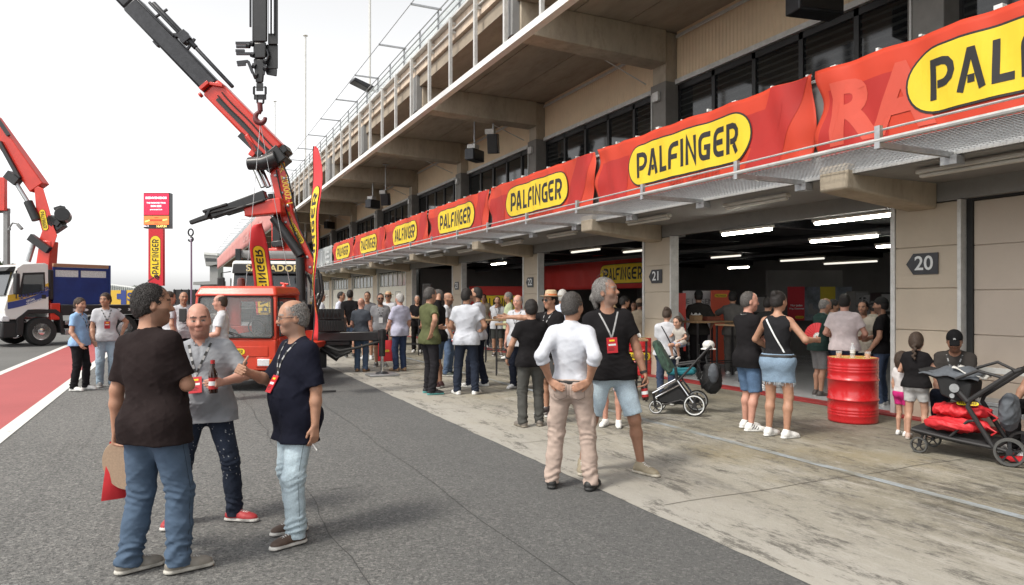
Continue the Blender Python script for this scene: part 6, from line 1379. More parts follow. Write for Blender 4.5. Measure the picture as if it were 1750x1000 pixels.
# ---- big red loader crane with stabiliser, standing behind the tractor
ZC = 16.0
base = at(530, HOR, ZC); base.z = 0
lc = empty('loader_crane', base, 0, 'tall red loader crane with black telescopic boom leaning left behind the tractor', 'crane')
def L(x, y, dz=0): return at(x, y, ZC + dz) - base
def inplane(mbx, a, b_, w_, d_, w2=None, d2=None, mi=0): mbx.beam(a, b_, w_, d_, -CF, w2, d2, mi)
def wpx(px): return px * ZC / F_PX
b = MB(); b.beam(L(470, 578, .3) , L(560, 578, .3), .42, .40); b.beam(L(512, 600), L(545, 600), .7, .5); b.tube([L(522, 603), L(522, 520)], .26, 18); b.build('crane_base', M['darkmetal'], lc, bevel=.02)
b = MB(); b.beam(L(470, 634, -.2), L(505, 634, -.2), .5, .3); 
for sx in (500, 545): b.beam(L(sx, 628), L(sx, 600), .3, .3)
b.beam(L(495, 641), L(550, 641), .5, .06); b.build('crane_foot', M['darkmetal'], lc, bevel=.02)
# lower arm: bent plate girder from the foot up to the knuckle
b = MB(); r_ = [(468, 268), (484, 262), (490, 300), (500, 362), (540, 452), (533, 470), (520, 462), (486, 392), (472, 345), (462, 300)]
D0, D1 = -.22, .22
b.prism([(x, y) for x, y in r_], D0, D1, lambda u, v, a: L(u, v, a)); b.build('lower_arm', M['crane_red'], lc, bevel=.02)
def marks(pts0, pts1, txt, size, m, bold=.004, sx=1.0, off=-.235):
    a, c = L(*pts0), L(*pts1); r0 = (c - a).normalized(); n = -CF; u = n.cross(r0); o = (a + c) / 2 + CF * off; return text(txt, size, m, lc, frame(o, r0, u), 'lettering', bold, sx)
marks((488, 292), (499, 345), 'PK 200002 L', .20, 'stripe_yellow', .003, .95)
def arm_logo(p0, p1, L_, H, off):
    a, c = L(*p0), L(*p1); r0 = (c - a).normalized(); u = (-CF).cross(r0); o = (a + c) / 2
    logo(lc, L_, H, lambda x, y, w_: o + r0 * x + u * y + CF * (off - w_))
arm_logo((504, 386), (521, 415), .52, .13, -.222); arm_logo((490, 368), (500, 392), .40, .12, .17)
marks((498, 366), (504, 384), 'PK 200', .10, 'stripe_yellow', .002)
# black cylinder that pushes the lower arm, pale ram at its head
b = MB(); b.tube([L(468, 372, -.35), L(514, 437, -.35)], .105, 14); b.build('lift_cylinder', M['black'], lc, smooth=True); b = MB(); b.tube([L(457, 353, -.35), L(470, 374, -.35)], .06, 12); b.build('lift_ram', M['chrome'], lc, smooth=True)
b = MB(); b.tube([L(513, 440, -.3), L(516, 560, -.3)], .10, 12); b.build('slew_cylinder', M['black'], lc, smooth=True)
b = MB(); inplane(b, L(470, 332, .1), L(473, 388, .1), wpx(19), .3, wpx(10), .2); b.build('knuckle_plate', M['black'], lc, bevel=.02)
# knuckle
b = MB(); b.tube([L(424, 280, -.3), L(450, 279, -.3), L(474, 271, -.3)], [.14, .16, .19], 16); inplane(b, L(455, 287, -.1), L(486, 262, -.1), wpx(28), .5); inplane(b, L(478, 263, .0), L(494, 255, .0), wpx(20), .46, wpx(12), .4); b.build('knuckle_joint', M['black'], lc, bevel=.02)
b = MB()
for dx in (0, 9): b.tube([L(434 + dx, 283, -.25 + dx * .02), L(450 + dx, 320, -.25 + dx * .02)], .065, 12)
b.build('knuckle_ram', M['chrome'], lc, smooth=True)
b = MB(); inplane(b, L(440, 262, -.2), L(422, 232, -.2), .12, .2); inplane(b, L(430, 268, -.2), L(437, 258, -.2), .14, .2); b.build('link_plate', M['crane_red'], lc, bevel=.02)
# outer boom: red box, then black telescope going up and out of the picture
b = MB(); inplane(b, L(475, 264), L(366, 153), wpx(37), .50, wpx(36), .48); b.build('outer_boom', M['crane_red'], lc, bevel=.05)
b = MB(); inplane(b, L(470, 270, -.262), L(371, 169, -.262), wpx(6), .02); inplane(b, L(446, 265, -.27), L(410, 230, -.27), wpx(10), .06); b.build('hose_channel', M['black'], lc)
b = MB(); inplane(b, L(350, 158, -.05), L(364, 146, -.05), wpx(6), .56); inplane(b, L(366, 148, -.05), L(388, 152, -.05), wpx(5), .52); b.tube([L(345, 161, -.1), L(341, 164, -.1)], .06, 10); b.build('boom_collar', M['crane_red'], lc, bevel=.01)
b = MB(); inplane(b, L(366, 153), L(228, 10), wpx(31), .40, wpx(31), .40); inplane(b, L(228, 10), L(60, -166), wpx(28), .36); b.build('telescope', M['darkmetal'], lc, bevel=.05)
b = MB(); b.tube([L(398, 149, -.1), L(335, 82, -.1)], .045, 8); b.tube([L(335, 82, -.1), L(262, 6, -.1)], .06, 8); b.tube([L(322, 74, -.15), L(255, 4, -.15)], .035, 8); b.tube([L(297, 62, -.2), L(262, 28, -.2), L(230, -4, -.2)], .025, 6)
inplane(b, L(318, 88, -.1), L(333, 66, -.1), .06, .05); inplane(b, L(286, 62, -.1), L(322, 60, -.1), .10, .1); inplane(b, L(266, 77, -.1), L(276, 68, -.1), .16, .12); inplane(b, L(262, 32, -.1), L(286, 16, -.1), .05, .05); inplane(b, L(310, 57, -.1), L(322, 72, -.1), .22, .2); b.build('boom_hoses', M['darkmetal'], lc, bevel=.01)
for (x0, y0, x1, y1) in ((372, 163, 460, 257), (379, 158, 470, 254)):
    b = MB(); b.tube([L(x0 + (x1 - x0) * t, y0 + (y1 - y0) * t + 1.2 * math.sin(t * 9), -.275) for t in [k / 10 for k in range(11)]], .016, 6); b.build('boom_hose', M['rubber'], lc, smooth=True)
for (x, y) in ((478, 285), (471, 300), (486, 305), (482, 330), (492, 352), (488, 380), (505, 400), (512, 425), (525, 440), (530, 457)):
    b = MB(); c0 = L(x, y, -.225); b.lathe([(.035, 0), (.035, .02), (.02, .03)], 8, c0, -CF); b.build('bolt', M['steel'], lc, smooth=True)
for pts_ in (((478, 270, -.3), (492, 300, -.3), (500, 340, -.3), (512, 390, -.3), (536, 440, -.3)), ((472, 290, -.28), (480, 330, -.28), (496, 380, -.28), (522, 440, -.28)), ((462, 338, -.62), (430, 350, -.66), (392, 356, -.64), (350, 366, -.62))):
    b = MB(); b.tube([L(*q) for q in pts_], .018, 6); b.build('hydraulic_hose', M['rubber'], lc, smooth=True)
# short black fly jib to the left with its hanging hook
b = MB(); inplane(b, L(484, 352, -.45), L(420, 360, -.45), wpx(26), .3, wpx(22), .26); b.build('jib_root', M['crane_red'], lc, bevel=.03)
b = MB(); inplane(b, L(455, 334, -.5), L(362, 367, -.5), wpx(17), .22, wpx(14), .2); inplane(b, L(364, 367, -.5), L(325, 381, -.5), wpx(9), .13, wpx(7), .1); inplane(b, L(350, 363, -.5), L(392, 350, -.5), wpx(5), .28); inplane(b, L(455, 344, -.5), L(385, 366, -.5), wpx(4), .34); b.build('fly_jib', M['black'], lc, bevel=.02)
b = MB(); inplane(b, L(356, 374, -.5), L(362, 360, -.5), .05, .3); b.build('jib_collar', M['darkmetal'], lc)
hk = MB(); hp = L(326, 388, -.5)
hk.tube([hp + CR * (.055 * math.cos(a)) + UP * (.075 * math.sin(a) - .12) for a in [k * math.pi / 8 for k in range(16)]], .018, 6, closed=True); hk.tube([hp + CR * (.05 * math.cos(a)) + UP * (.05 * math.sin(a) - .27) for a in [R(100 - 25 * k) for k in range(12)]], .02, 6); hk.build('hook', M['darkmetal'], lc, smooth=True)
b = MB(); b.tube([L(327, 408, -.5), L(327, 500, -.5), L(327, 600, -.5)], .022, 6); b.build('sling', mat('sling_mauve', (.23, .17, .24), .8, var=.2), lc, smooth=True)
# stabiliser: beam, leg, chrome ram, foot plate, hoses and valve block
b = MB(); b.beam(L(545, 576, -.25), L(652, 574, -.45), .20, .20); b.beam(L(545, 588, -.25), L(600, 586, -.35), .16, .10); b.build('stabiliser_beam', M['black'], lc, bevel=.015)
fz = gp(653, 642); fo_ = fz - base
b = MB(); b.tube([P3(fo_.x, fo_.y, .42), P3(fo_.x, fo_.y, .98)], .07, 12); b.lathe([(.09, .80), (.09, .98), (.06, 1.0)], 12, (fo_.x, fo_.y, 0)); b.build('stabiliser_leg', M['black'], lc, smooth=True); b = MB(); b.tube([P3(fo_.x, fo_.y, .09), P3(fo_.x, fo_.y, .5)], .035, 12); b.build('stabiliser_ram', M['chrome'], lc, smooth=True)
b = MB(); b.lathe([(.02, .10), (.12, .075), (.15, .045)], 14, (fo_.x, fo_.y, 0)); b.build('stabiliser_foot', M['darkmetal'], lc, smooth=True)
b = MB(); b.box(fo_.x - .32, fo_.x + .32, fo_.y - .25, fo_.y + .25, .004, .045); b.build('foot_plate', M['galv'], lc, bevel=.01)
b = MB(); b.tube([L(548, 588, -.4), L(580, 600, -.5), L(612, 594, -.55), L(648, 584, -.5)], .03, 8); b.tube([L(548, 596, -.4), L(575, 612, -.4), L(600, 600, -.4)], .03, 8); b.add([tuple(L(x, y, -.35)) for x, y in ((548, 590), (600, 590), (602, 602), (585, 606), (575, 618), (560, 608))], [tuple(range(6))]); b.build('hoses', M['rubber'], lc, smooth=True)
b = MB()
for i in range(9):
    for j in range(2): b.beam(L(545 + i * 4.6, 566 - j * 20, -.4), L(545 + i * 4.6, 548 - j * 20, -.4), .045, .16)
b.beam(L(541, 556), L(588, 556), .52, .35); 
for i in range(6): b.tube([L(546 + i * 7, 542, -.5), L(546 + i * 7, 533, -.55)], .012, 6)
b.build('valve_block', M['black'], lc, bevel=.006)
b = MB(); b.tube([L(534, 455, -.1), L(548, 470, -.3), L(552, 500, -.3), L(542, 530, -.2)], .032, 8); b.tube([L(530, 448, -.1), L(543, 462, -.3), L(547, 500, -.3), L(536, 530, -.2)], .028, 8); b.tube([L(526, 470, -.1), L(538, 500, -.3), L(532, 540, -.2)], .03, 8); b.build('hose_bundle', M['rubber'], lc, smooth=True)

# ---- black boom that hangs down from above the picture, with hook and slings
ZJ = 13.6; jb = at(445, HOR, ZJ); jb.z = 0
hj = empty('hanging_crane_boom', jb, 0, 'black telescopic crane boom hanging straight down from above, with a dark red hook', 'crane')
def J(x, y, dz=0): return at(x, y, ZJ + dz) - jb
b = MB()
def jbox(x0, x1, y0, y1, z0, z1, m=b): m.prism([(x0, y0), (x1, y0), (x1, y1), (x0, y1)], z0, z1, lambda u, v, a: J(u, v, a))
jbox(431, 457, -700, 72, -.15, .15); jbox(433, 455, 72, 100, -.14, .14); b.prism([(433, 100), (454, 100), (450, 142), (437, 142)], -.12, .12, lambda u, v, a: J(u, v, a)); b.build('boom', M['black'], hj, bevel=.03)
b = MB(); jbox(458, 475, -700, 76, -.10, .12, b); jbox(455, 475, 76, 118, -.05, .12, b); b.prism([(452, 118), (474, 118), (473, 131), (456, 128)], -.05, .12, lambda u, v, a: J(u, v, a)); b.build('extension', M['black'], hj, bevel=.015)
b = MB()
for x in (460.5, 466.5): b.tube([J(x, -700, -.14), J(x, 58, -.14)], .022, 8)
b.build('ram', M['chrome'], hj, smooth=True)
b = MB(); b.tube([J(428, -700, -.05), J(428, 46, -.05)], .022, 6)
for (x0, y0, x1, y1) in ((403, 74, 433, 74), (404, 80, 424, 80), (403, 87, 418, 87), (404, 92, 433, 92), (405, 107, 424, 105), (424, 105, 432, 125), (406, 111, 420, 110)): b.beam(J(x0, y0, -.1), J(x1, y1, -.1), .04, .05)
for (x, y) in ((424, 77), (430, 74), (431, 93), (434, 112), (437, 128), (453, 104), (453, 116)): b.tube([J(x - 2, y, -.12), J(x + 3, y + 2, -.12)], .05, 8)
b.tube([J(456, 84, -.1), J(459, 95, -.1), J(453, 110, -.1), J(451, 128, -.1)], .02, 6); b.tube([J(433, 108, -.12), J(430, 120, -.1), J(436, 135, -.1)], .02, 6); b.build('hydraulic_fittings', M['darkmetal'], hj)
b = MB(); jbox(438, 450, 142, 156, -.10, .10, b); b.prism([(435, 148), (454, 148), (454, 150), (435, 150)], -.1, .1, lambda u, v, a: J(u, v, a))
for x in (433, 455): b.tube([J(x, 149, -.1), J(x + (2 if x < 444 else -2), 147, -.1), J(x + (2 if x < 444 else -2), 163, -.1), J(x, 161, -.1)], .014, 6, closed=True)
b.beam(J(434, 166), J(455, 166), .03, .1); b.tube([J(439, 162), J(440, 176), J(445, 179), J(450, 176), J(451, 162)], .022, 8); b.build('boom_head', M['black'], hj, bevel=.006)
M['hook_red'] = mat('hook_red', (.13, .018, .02), .45, var=.2, vscale=20)
b = MB(); b.tube([J(444, 176), J(445, 190)], .05, 10); pts = [J(445 + 8.5 * math.sin(R(a)), 201 - 9.5 * math.cos(R(a))) for a in range(-20, -290, -18)]
b.tube(pts, [.035 + .02 * math.sin(math.pi * i / (len(pts) - 1)) for i in range(len(pts))], 10); b.tube([J(445, 188), J(442, 194)], .045, 8); b.build('hook', M['hook_red'], hj, smooth=True)
lug = tr.matrix_world if False else None
b = MB()
for (x, y, dz) in ((420, 489, -.3), (496, 489, .1)): b.tube([J(445, 211), J(x, y, dz)], .006, 5)
b.build('sling', M['galv'], hj, smooth=True)

# ---- left truck with its red crane
pl = gp(72, 591); pl.z = 0
lt = empty('crane_truck', pl, heading(72, 247), 'white crane truck with yellow and blue door stripes and blue cargo box, at the left', 'truck')
# local: x right of the driver, y forward; the near side is x = 0 .. the truck spreads to x = 2.4
b = MB(); pr = [(1.10, .95), (1.16, 1.3), (1.02, 1.9), (.78, 2.72), (.60, 2.86), (-.08, 2.92), (-.20, 2.86), (-.22, 1.0), (-.17, 1.0), (-.16, 1.12), (-.1, 1.28), (.3, 1.28), (.58, 1.12), (.64, .95)]
b.prism(pr, 0.0, 2.4, lambda u, v, a: (a, u, v)); cab_ = b.build('cab', M['cab_white'], lt, bevel=.06, seg=3)
b = MB(); b.prism([(.74, 1.72), (.60, 2.55), (-.08, 2.60), (-.10, 1.90), (.25, 1.78)], -.012, .004, lambda u, v, a: (a, u, v)); dr = b.build('door_window', M['ink'], lt)
b = MB(); b.prism([(.66, 1.80), (.56, 2.48), (-.03, 2.52), (-.05, 1.96), (.25, 1.86)], -.018, -.013, lambda u, v, a: (a, u, v)); b.build('pane', M['dglass'], dr)
b = MB(); b.hexa([(.12, 1.09, 1.78), (2.28, 1.09, 1.78), (2.28, 1.13, 1.78), (.12, 1.13, 1.78), (.16, .84, 2.66), (2.24, .84, 2.66), (2.24, .88, 2.66), (.16, .88, 2.66)]); b.build('windscreen', M['dglass'], lt)
b = MB(); b.hexa([(.1, .80, 2.60), (2.3, .80, 2.60), (2.3, 1.10, 2.60), (.1, 1.10, 2.60), (.12, .76, 2.78), (2.28, .76, 2.78), (2.28, .95, 2.74), (.12, .95, 2.74)]); b.build('sun_visor', M['ink'], lt, bevel=.02)
def band(y0, y1, zf, m, name):
    b = MB(); n = 16
    for i in range(n):
        a, c = i / n, (i + 1) / n; ya, yb = 1.06 + (-.20 - 1.06) * a, 1.06 + (-.20 - 1.06) * c
        b.hexa([(-.010, yb, zf(c) + y0), (-.002, yb, zf(c) + y0), (-.002, ya, zf(a) + y0), (-.010, ya, zf(a) + y0), (-.010, yb, zf(c) + y1), (-.002, yb, zf(c) + y1), (-.002, ya, zf(a) + y1), (-.010, ya, zf(a) + y1)])
    return b.build(name, M[m], lt)
zf = lambda t: 1.36 + .22 * t + .22 * t * t
yb_ = band(.18, .42, zf, 'stripe_yellow', 'yellow_stripe'); bb_ = band(-.06, .17, zf, 'stripe_blue', 'blue_stripe')
sl_ = (0, -1, .36)
text('SALVADOR', .21, 'stripe_blue', yb_, frame((-.014, .25, 1.86), sl_, (0, .36, 1)), 'lettering', .006, .95)
for j, s_ in enumerate(('GRÚAS', 'TRANSPORTES')): text(s_, .095, 'bwhite', bb_, frame((-.014, .50 - .0 * j, 1.56 - .10 * j), sl_, (0, .36, 1)), 'lettering', .003, .9, align='LEFT')
b = MB(); b.box(-.016, -.004, -.12, .02, 1.66, 1.80); b.build('door_handle', M['ink'], lt, bevel=.01)
b = MB(); b.tube([(.0, .78, 2.62), (-.30, .92, 2.60), (-.30, .92, 1.72), (0, .80, 1.68)], .02, 6); ma = b.build('mirror_arm', M['ink'], lt, smooth=True); b = MB(); b.box(-.42, -.18, .84, .98, 1.80, 2.52); b.build('mirror', M['ink'], ma, bevel=.04)
b = MB(); b.box(.02, 2.38, .75, 1.22, .32, .86); b.build('bumper', M['ink'], lt, bevel=.05); b = MB(); b.box(-.015, .5, 1.0, 1.235, .88, 1.08); b.build('headlight', M['lamp'], lt, bevel=.03)
b = MB(); b.prism([(.80, .40), (.80, .98), (.62, 1.12), (.45, 1.28), (-.45, 1.28), (-.66, 1.1), (-.72, .42), (-.60, .42), (-.56, 1.0), (-.38, 1.14), (.38, 1.14), (.56, 1.0), (.60, .40)], -.03, .5, lambda u, v, a: (a, u, v)); b.build('mudguard', M['ink'], lt, bevel=.02)
b = MB(); b.box(.0, .35, -2.1, -.75, .35, .55); b.box(.0, .35, -2.1, -.75, .72, .86); b.build('side_guard', M['steel'], lt, bevel=.02)
for x, o_ in ((.17, -1), (2.23, 1)):
    wheel(lt, (x, 0, .5), .5, .34, (1, 0, 0), out=o_); wheel(lt, (x, -2.9, .5), .5, .34, (1, 0, 0), out=o_); wheel(lt, (x, -4.25, .5), .5, .34, (1, 0, 0), out=o_)
b = MB(); b.box(.7, 1.7, -7.2, .6, .55, .82); b.build('chassis', M['darkmetal'], lt)
b = MB(); b.box(.0, 2.4, -6.4, -.62, 1.06, 1.42); bed = b.build('bed_frame', M['ink'], lt, bevel=.02)
b = MB()
for i in range(14):
    y = -1.0 - i * .4; b.prism([(y, 1.20), (y - .10, 1.20), (y - .16, 1.245), (y - .10, 1.29), (y, 1.29), (y - .05, 1.245)], -.008, -.002, lambda u, v, a: (a, u, v))
b.build('arrow_marks', M['bwhite'], bed)
b = MB(); ya_, yb_2 = -2.35, -.42
b.box(.15, .22, ya_, yb_2, 1.44, 2.45); b.box(.15, .22, ya_, yb_2, 2.70, 2.80); b.box(2.1, 2.2, ya_, yb_2, 1.44, 2.8)
for y in (ya_, -1.36, yb_2 - .08): b.box(.15, .22, y, y + .08, 2.45, 2.70)
b.box(.22, 2.1, ya_, ya_ + .07, 1.44, 2.58); b.box(.22, 2.1, yb_2 - .07, yb_2, 1.44, 2.58); b.box(.13, .24, ya_ - .08, ya_ - .003, 1.44, 2.93); b.build('cargo_box', M['bed_blue'], lt, bevel=.01)
M['pale_net'] = mat('pale_net', (.60, .62, .62), .8, var=.35, vscale=30)
b = MB(); b.box(.17, .19, ya_ + .083, -1.363, 2.45, 2.70); b.box(.17, .19, -1.277, yb_2 - .083, 2.45, 2.70); b.build('net_window', M['pale_net'], lt)
b = MB(); b.box(.12, .24, ya_, yb_2, 2.805, 2.93); b.build('top_board', M['wood'], lt, bevel=.01)
b = MB(); b.box(.3, 2.1, -.60, -.25, .9, 1.6); b.box(.0, .3, -.60, -.27, .9, 1.5); b.build('crane_base', M['crane_red'], lt, bevel=.03)
b = MB(); b.box(.05, .5, -.40, -.24, 1.62, 2.7); b.build('black_tank', M['black'], lt, bevel=.04)
# its arms, in a plane parallel to the picture
ZL = 25.9
def K(x, y, dz=0): return lt_inv @ at(x, y, ZL + dz)
bpy.context.view_layer.update(); lt_inv = lt.matrix_world.inverted(); lrot = lt_inv.to_3x3(); nCF = lrot @ (-CF)
def kin(m, a, c, w_, d_, w2=None, d2=None): m.beam(a, c, w_ * ZL / F_PX, d_, nCF, None if w2 is None else w2 * ZL / F_PX, d2)
b = MB(); kin(b, K(72, 520), K(84, 412), 26, .5, 20, .45); b.build('crane_column', M['crane_red'], lt, bevel=.03)
b = MB(); b.prism([(58, 316), (74, 322), (84, 356), (92, 388), (98, 402), (88, 432), (76, 436), (66, 412), (72, 395), (62, 360)], -.2, .2, lambda u, v, a: K(u, v, a)); la = b.build('lower_arm', M['crane_red'], lt, bevel=.02)
o0 = K(75, 376, -.21); a_, c_ = K(71, 356, -.21), K(79, 396, -.21); r0 = (c_ - a_).normalized(); u0 = nCF.cross(r0)
logo(la, .78, .22, lambda x, y, w_: o0 + r0 * x + u0 * y + nCF * w_)
b = MB(); kin(b, K(68, 322), K(-14, 206), 27, .42, 25, .4); kin(b, K(-14, 206), K(-120, 56), 24, .36); b.build('outer_boom', M['crane_red'], lt, bevel=.03)
b = MB(); kin(b, K(-20, 180, -.2), K(15, 232, -.2), 5, .1); kin(b, K(0, 243, -.25), K(34, 305, -.25), 6, .15); kin(b, K(14, 298, -.25), K(32, 312, -.25), 14, .3); kin(b, K(52, 405, -.3), K(84, 428, -.3), 12, .2); b.tube([K(48, 345, -.25), K(62, 376, -.25)], .15, 12); b.build('cylinder', M['black'], lt, smooth=True)
b = MB(); b.tube([K(27, 312, -.25), K(48, 346, -.25)], .075, 10); b.tube([K(48, 447, -.2), K(59, 411, -.2)], .09, 10); b.build('ram', M['steel'], lt, smooth=True)
b = MB(); b.tube([K(106, 366, -.35), K(110, 371, .25)], .25, 20); kin(b, K(90, 372), K(106, 385), 10, .4); kin(b, K(92, 396), K(110, 384), 8, .3); kin(b, K(88, 385), K(96, 372), 16, .4); kin(b, K(96, 358), K(108, 354), 5, .3); b.build('winch', M['black'], lt, bevel=.01)
# ------------------------------------------------------------------ totem, flags, far things
tp = at(266, HOR, 60); tp.z = 0; fx = CR; q60 = 60 / F_PX
to = empty('totem_sign', tp, 0, 'tall red advertising totem with a screen on top, far down the lane', 'sign')
def TT(x, y, w_=0): return at(x, y, 60) - tp - CF * w_
def slab(name, x0, x1, y0, y1, d0, d1, m, parent): b = MB(); b.prism([(x0, y0), (x1, y0), (x1, y1), (x0, y1)], d0, d1, lambda u, v, a: TT(u, v, a)); return b.build(name, M[m] if isinstance(m, str) else m, parent)
M['screen_red'] = mat('screen_red', (.62, .012, .05), .4, var=0, emit=.55); M['screen_orange'] = mat('screen_orange', (.80, .17, .04), .4, var=0, emit=.5); M['screen_text'] = mat('screen_text', (.9, .75, .8), .5, var=0, emit=.6); M['screen_yellow'] = mat('screen_yellow', (.9, .7, .2), .5, var=0, emit=.6)
M['totem_red'] = mat('totem_red', (.56, .012, .025), .5, var=.04)
cs = slab('screen_case', 245, 289.5, 329.5, 390, -.6, -.03, 'darkmetal', to); slab('screen_top', 246, 288.5, 331, 367, -.02, .02, 'screen_red', cs); slab('screen_bottom', 246, 288.5, 369, 384, -.02, .02, 'screen_orange', cs)
def st(s_, x, y, sz, m, b_=.01, sx=1.0): text(s_, sz, m, cs, frame(TT(x, y, .03), CR, UP), 'lettering', b_, sx)
st('BIENVENIDOS', 267, 338.5, .25, 'screen_text', .012, 1.15); st('THE PADDOCK TOUR', 267, 347, .155, 'screen_text', .008, 1.05); st('BCN 2025', 267, 352.5, .21, 'screen_text', .010); st('#PALFINGERTOUR', 267, 358.5, .125, 'screen_text', .004); st('16:47:34', 276, 387, .26, 'screen_yellow', .008); st('Do 4', 250, 386.5, .2, 'screen_text', .006)
b = MB()
for a0 in (0, 90): ribbon(b, [(264, 372 + a0 / 9.5), (271, 372 + a0 / 9.5)], 1.2, lambda u, v: TT(u, v, .03)) 
ribbon(b, [(256, 376.5), (278, 376.5)], 3.0, lambda u, v: TT(u, v, .034)); b.build('screen_emblem', mat('screen_emblem', (.45, .06, .02), .5, var=0, emit=.3), cs, fix=False)
b = MB(); ribbon(b, [(248, 379), (256, 376.5)], 2, lambda u, v: TT(u, v, .032)); ribbon(b, [(278, 376.5), (286, 375)], 2, lambda u, v: TT(u, v, .032)); b.build('screen_emblem', M['screen_yellow'], cs, fix=False)
pn = slab('lower_panel', 253.5, 278.5, 391, 488.5, -.35, .0, 'totem_red', to)
o_ = TT(265.5, 439, .0); logo(pn, 3.62, .90, lambda u, v, w_: o_ + UP * u - CR * v - CF * w_, cap=.62)
slab('post', 261, 268, 488, 545, -.3, -.1, 'darkmetal', to)
def feather(base, rz, Ht, Wd, label, mirror, lean_=0.0, res=24):
    o = empty('feather_flag', base, rz, label, 'flag', 'feather flags')
    z0 = .95
    def edge(t): return .24 * max(0, t) ** 2.4 + .30 * max(0, t - .80) ** 1.5
    def f(a, c, off=0.0):
        x0 = edge(c); x1 = x0 + Wd * (.84 + .16 * c) * math.sqrt(max(0.0, 1 - max(0, c) ** 9)) + .004
        return Vector(((x0 + (x1 - x0) * a), off + .035 * math.sin(c * 6 + a * 3) + .02 * math.sin(c * 17), z0 + c * (Ht - z0)))
    b = MB(); b.grid(8, 40, lambda a, c: f(a, c)); cl = b.build('cloth', M['flag_red'], o, fix=False, smooth=True); cl.modifiers.new('thickness', 'SOLIDIFY').thickness = .004
    b = MB(); P_ = [(-.0, 0, .02), (0, 0, z0)] + [tuple(f(0, c)) for c in [k / 20 for k in range(21)]]; b.tube(P_, [.018] * 2 + [.014 - .008 * k / 20 for k in range(21)], 8); b.build('pole', M['ink'], o, smooth=True)
    b = MB(); b.tube([(-.4, 0, .03), (.4, 0, .03)], .02, 6); b.tube([(0, -.4, .03), (0, .4, .03)], .02, 6); b.build('cross_foot', M['ink'], o)
    for sd in ((-1, 1)):
        def g(u, v, w_, sd=sd):    # u runs along the flag
            c = (u + (Ht - z0) * .46) / (Ht - z0); a = (v + Wd * .56) / Wd; p = Vector((v + Wd * .50 + edge(c), 0, z0 + u + (Ht - z0) * .46)); p.y = .035 * math.sin(c * 6 + a * 3) + .02 * math.sin(c * 17) + sd * (w_ + .006); return p
        if sd == -1: logo(cl, (Ht - z0) * .66, Wd * .62, lambda u, v, w_: g(u, -v, w_))
        else: logo(cl, (Ht - z0) * .66, Wd * .62, lambda u, v, w_: g(u, -v, w_))
    return o
M['flag_red'] = mat('flag_red', (.60, .03, .035), .6, var=.06)
Zf = 15.4; fb = at(469, HOR, Zf); fb.z = 0
feather(fb, heading(469, 180) + R(8), 3.30, .42, 'red feather flag with curved tip behind the red tractor roof', True)
Zf = 12.2; fb = at(534, HOR, Zf); fb.z = 0
feather(fb, heading(534, 90) + R(9), 4.25, .58, 'tall narrow red feather flag seen nearly edge on right of the tractor', False)
# left red sign on a grey post, with a camera
so_ = at(8, HOR, 34); so_.z = 0; sg = empty('red_sign', so_, 0, 'red sign panel on a grey post cut by the left picture edge', 'sign')
def SS(x, y, w_=0): return at(x, y, 34) - so_ - CF * w_
b = MB(); b.prism([(-60, 304), (13, 304), (13, 361), (-60, 361)], 0, .2, lambda u, v, a: SS(u, v, a)); b.build('panel', M['crane_red'], sg, bevel=.02)
b = MB(); b.prism([(8, 361), (15, 361), (15, 560), (8, 560)], -.1, .1, lambda u, v, a: SS(u, v, a)); b.prism([(-60, 356), (15, 356), (15, 364), (-60, 364)], -.12, -.01, lambda u, v, a: SS(u, v, a)); b.build('post', M['grey'], sg)
cc = empty('security_camera', at(16, 390, 33.9), 0, 'small grey security camera on an arm beside the red sign post', 'camera'); b = MB(); b.tube([(0, 0, 0), CR * .15 + UP * .25, CR * .45 + UP * .20], .04, 8); b.tube([(0, 0, 0), UP * -.1], .07, 8); b.build('arm', M['grey'], cc, smooth=True); b = MB(); b.beam(CR * .40 + UP * .18, CR * .62 - UP * .05, .13, .13); b.build('housing', M['grey'], cc, bevel=.02)
# pit wall, hoardings, grandstand, trees
def cbox(name, x0, x1, y0, y1, Z, dep, m, label, cat, z0=None, par=None):
    p = at((x0 + x1) / 2, HOR, Z); p.z = 0
    o = empty(name, p, 0, label, cat)
    def f(u, v, a):
        q = at(u, v, Z) + CF * a - p; return q
    b = MB(); b.prism([(x0, y0), (x1, y0), (x1, y1), (x0, y1)], 0, dep, f); b.build('panel', M[m] if isinstance(m, str) else m, o, bevel=.0); return o, f
M['fence_dark'] = mat('dark_screen_mesh', (.03, .03, .032), .85, var=.3, vscale=4)
o, f = cbox('dark_fence', 296, 400, 495, 536, 70, .1, 'fence_dark', 'dark mesh fence across the lane behind the group', 'fence')
for x in range(298, 400, 12): b = MB(); b.prism([(x, 494), (x + .8, 494), (x + .8, 536), (x, 536)], -.1, -.01, f); b.build('post', M['darkmetal'], o)
o, f = cbox('yellow_hoarding', 168, 236, 496, 522, 62, .15, 'stripe_yellow', 'yellow hoarding with a blue post behind the blue cargo box', 'hoarding')
b = MB(); b.prism([(207, 496), (216, 496), (216, 522), (207, 522)], -.05, -.01, f); b.prism([(200, 502), (207, 502), (207, 511), (200, 511)], -.05, -.01, f); b.build('blue_post', M['stripe_blue'], o)
text('S', 1.0, 'stripe_blue', o, frame(f(222, 508, -.05), CR, UP), 'lettering', .02)
pwall = empty('pit_wall', (-11.5, 40, 0), 0, 'low grey concrete wall along the far side of the track', 'wall'); b = MB(); b.box(-.2, .2, -60, 160, -.02, 1.0); b.build('wall', M['concrete_grey'], pwall)
for y in range(-10, 160, 3): b = MB(); b.box(-.03, .03, y, y + .06, 1.0, 2.6); b.build('mesh_post', M['galv'], pwall)
gs = empty('grandstand', at(205, HOR, 330), 0, 'pale grandstand far beyond the track', 'grandstand'); gs.location.z = 0
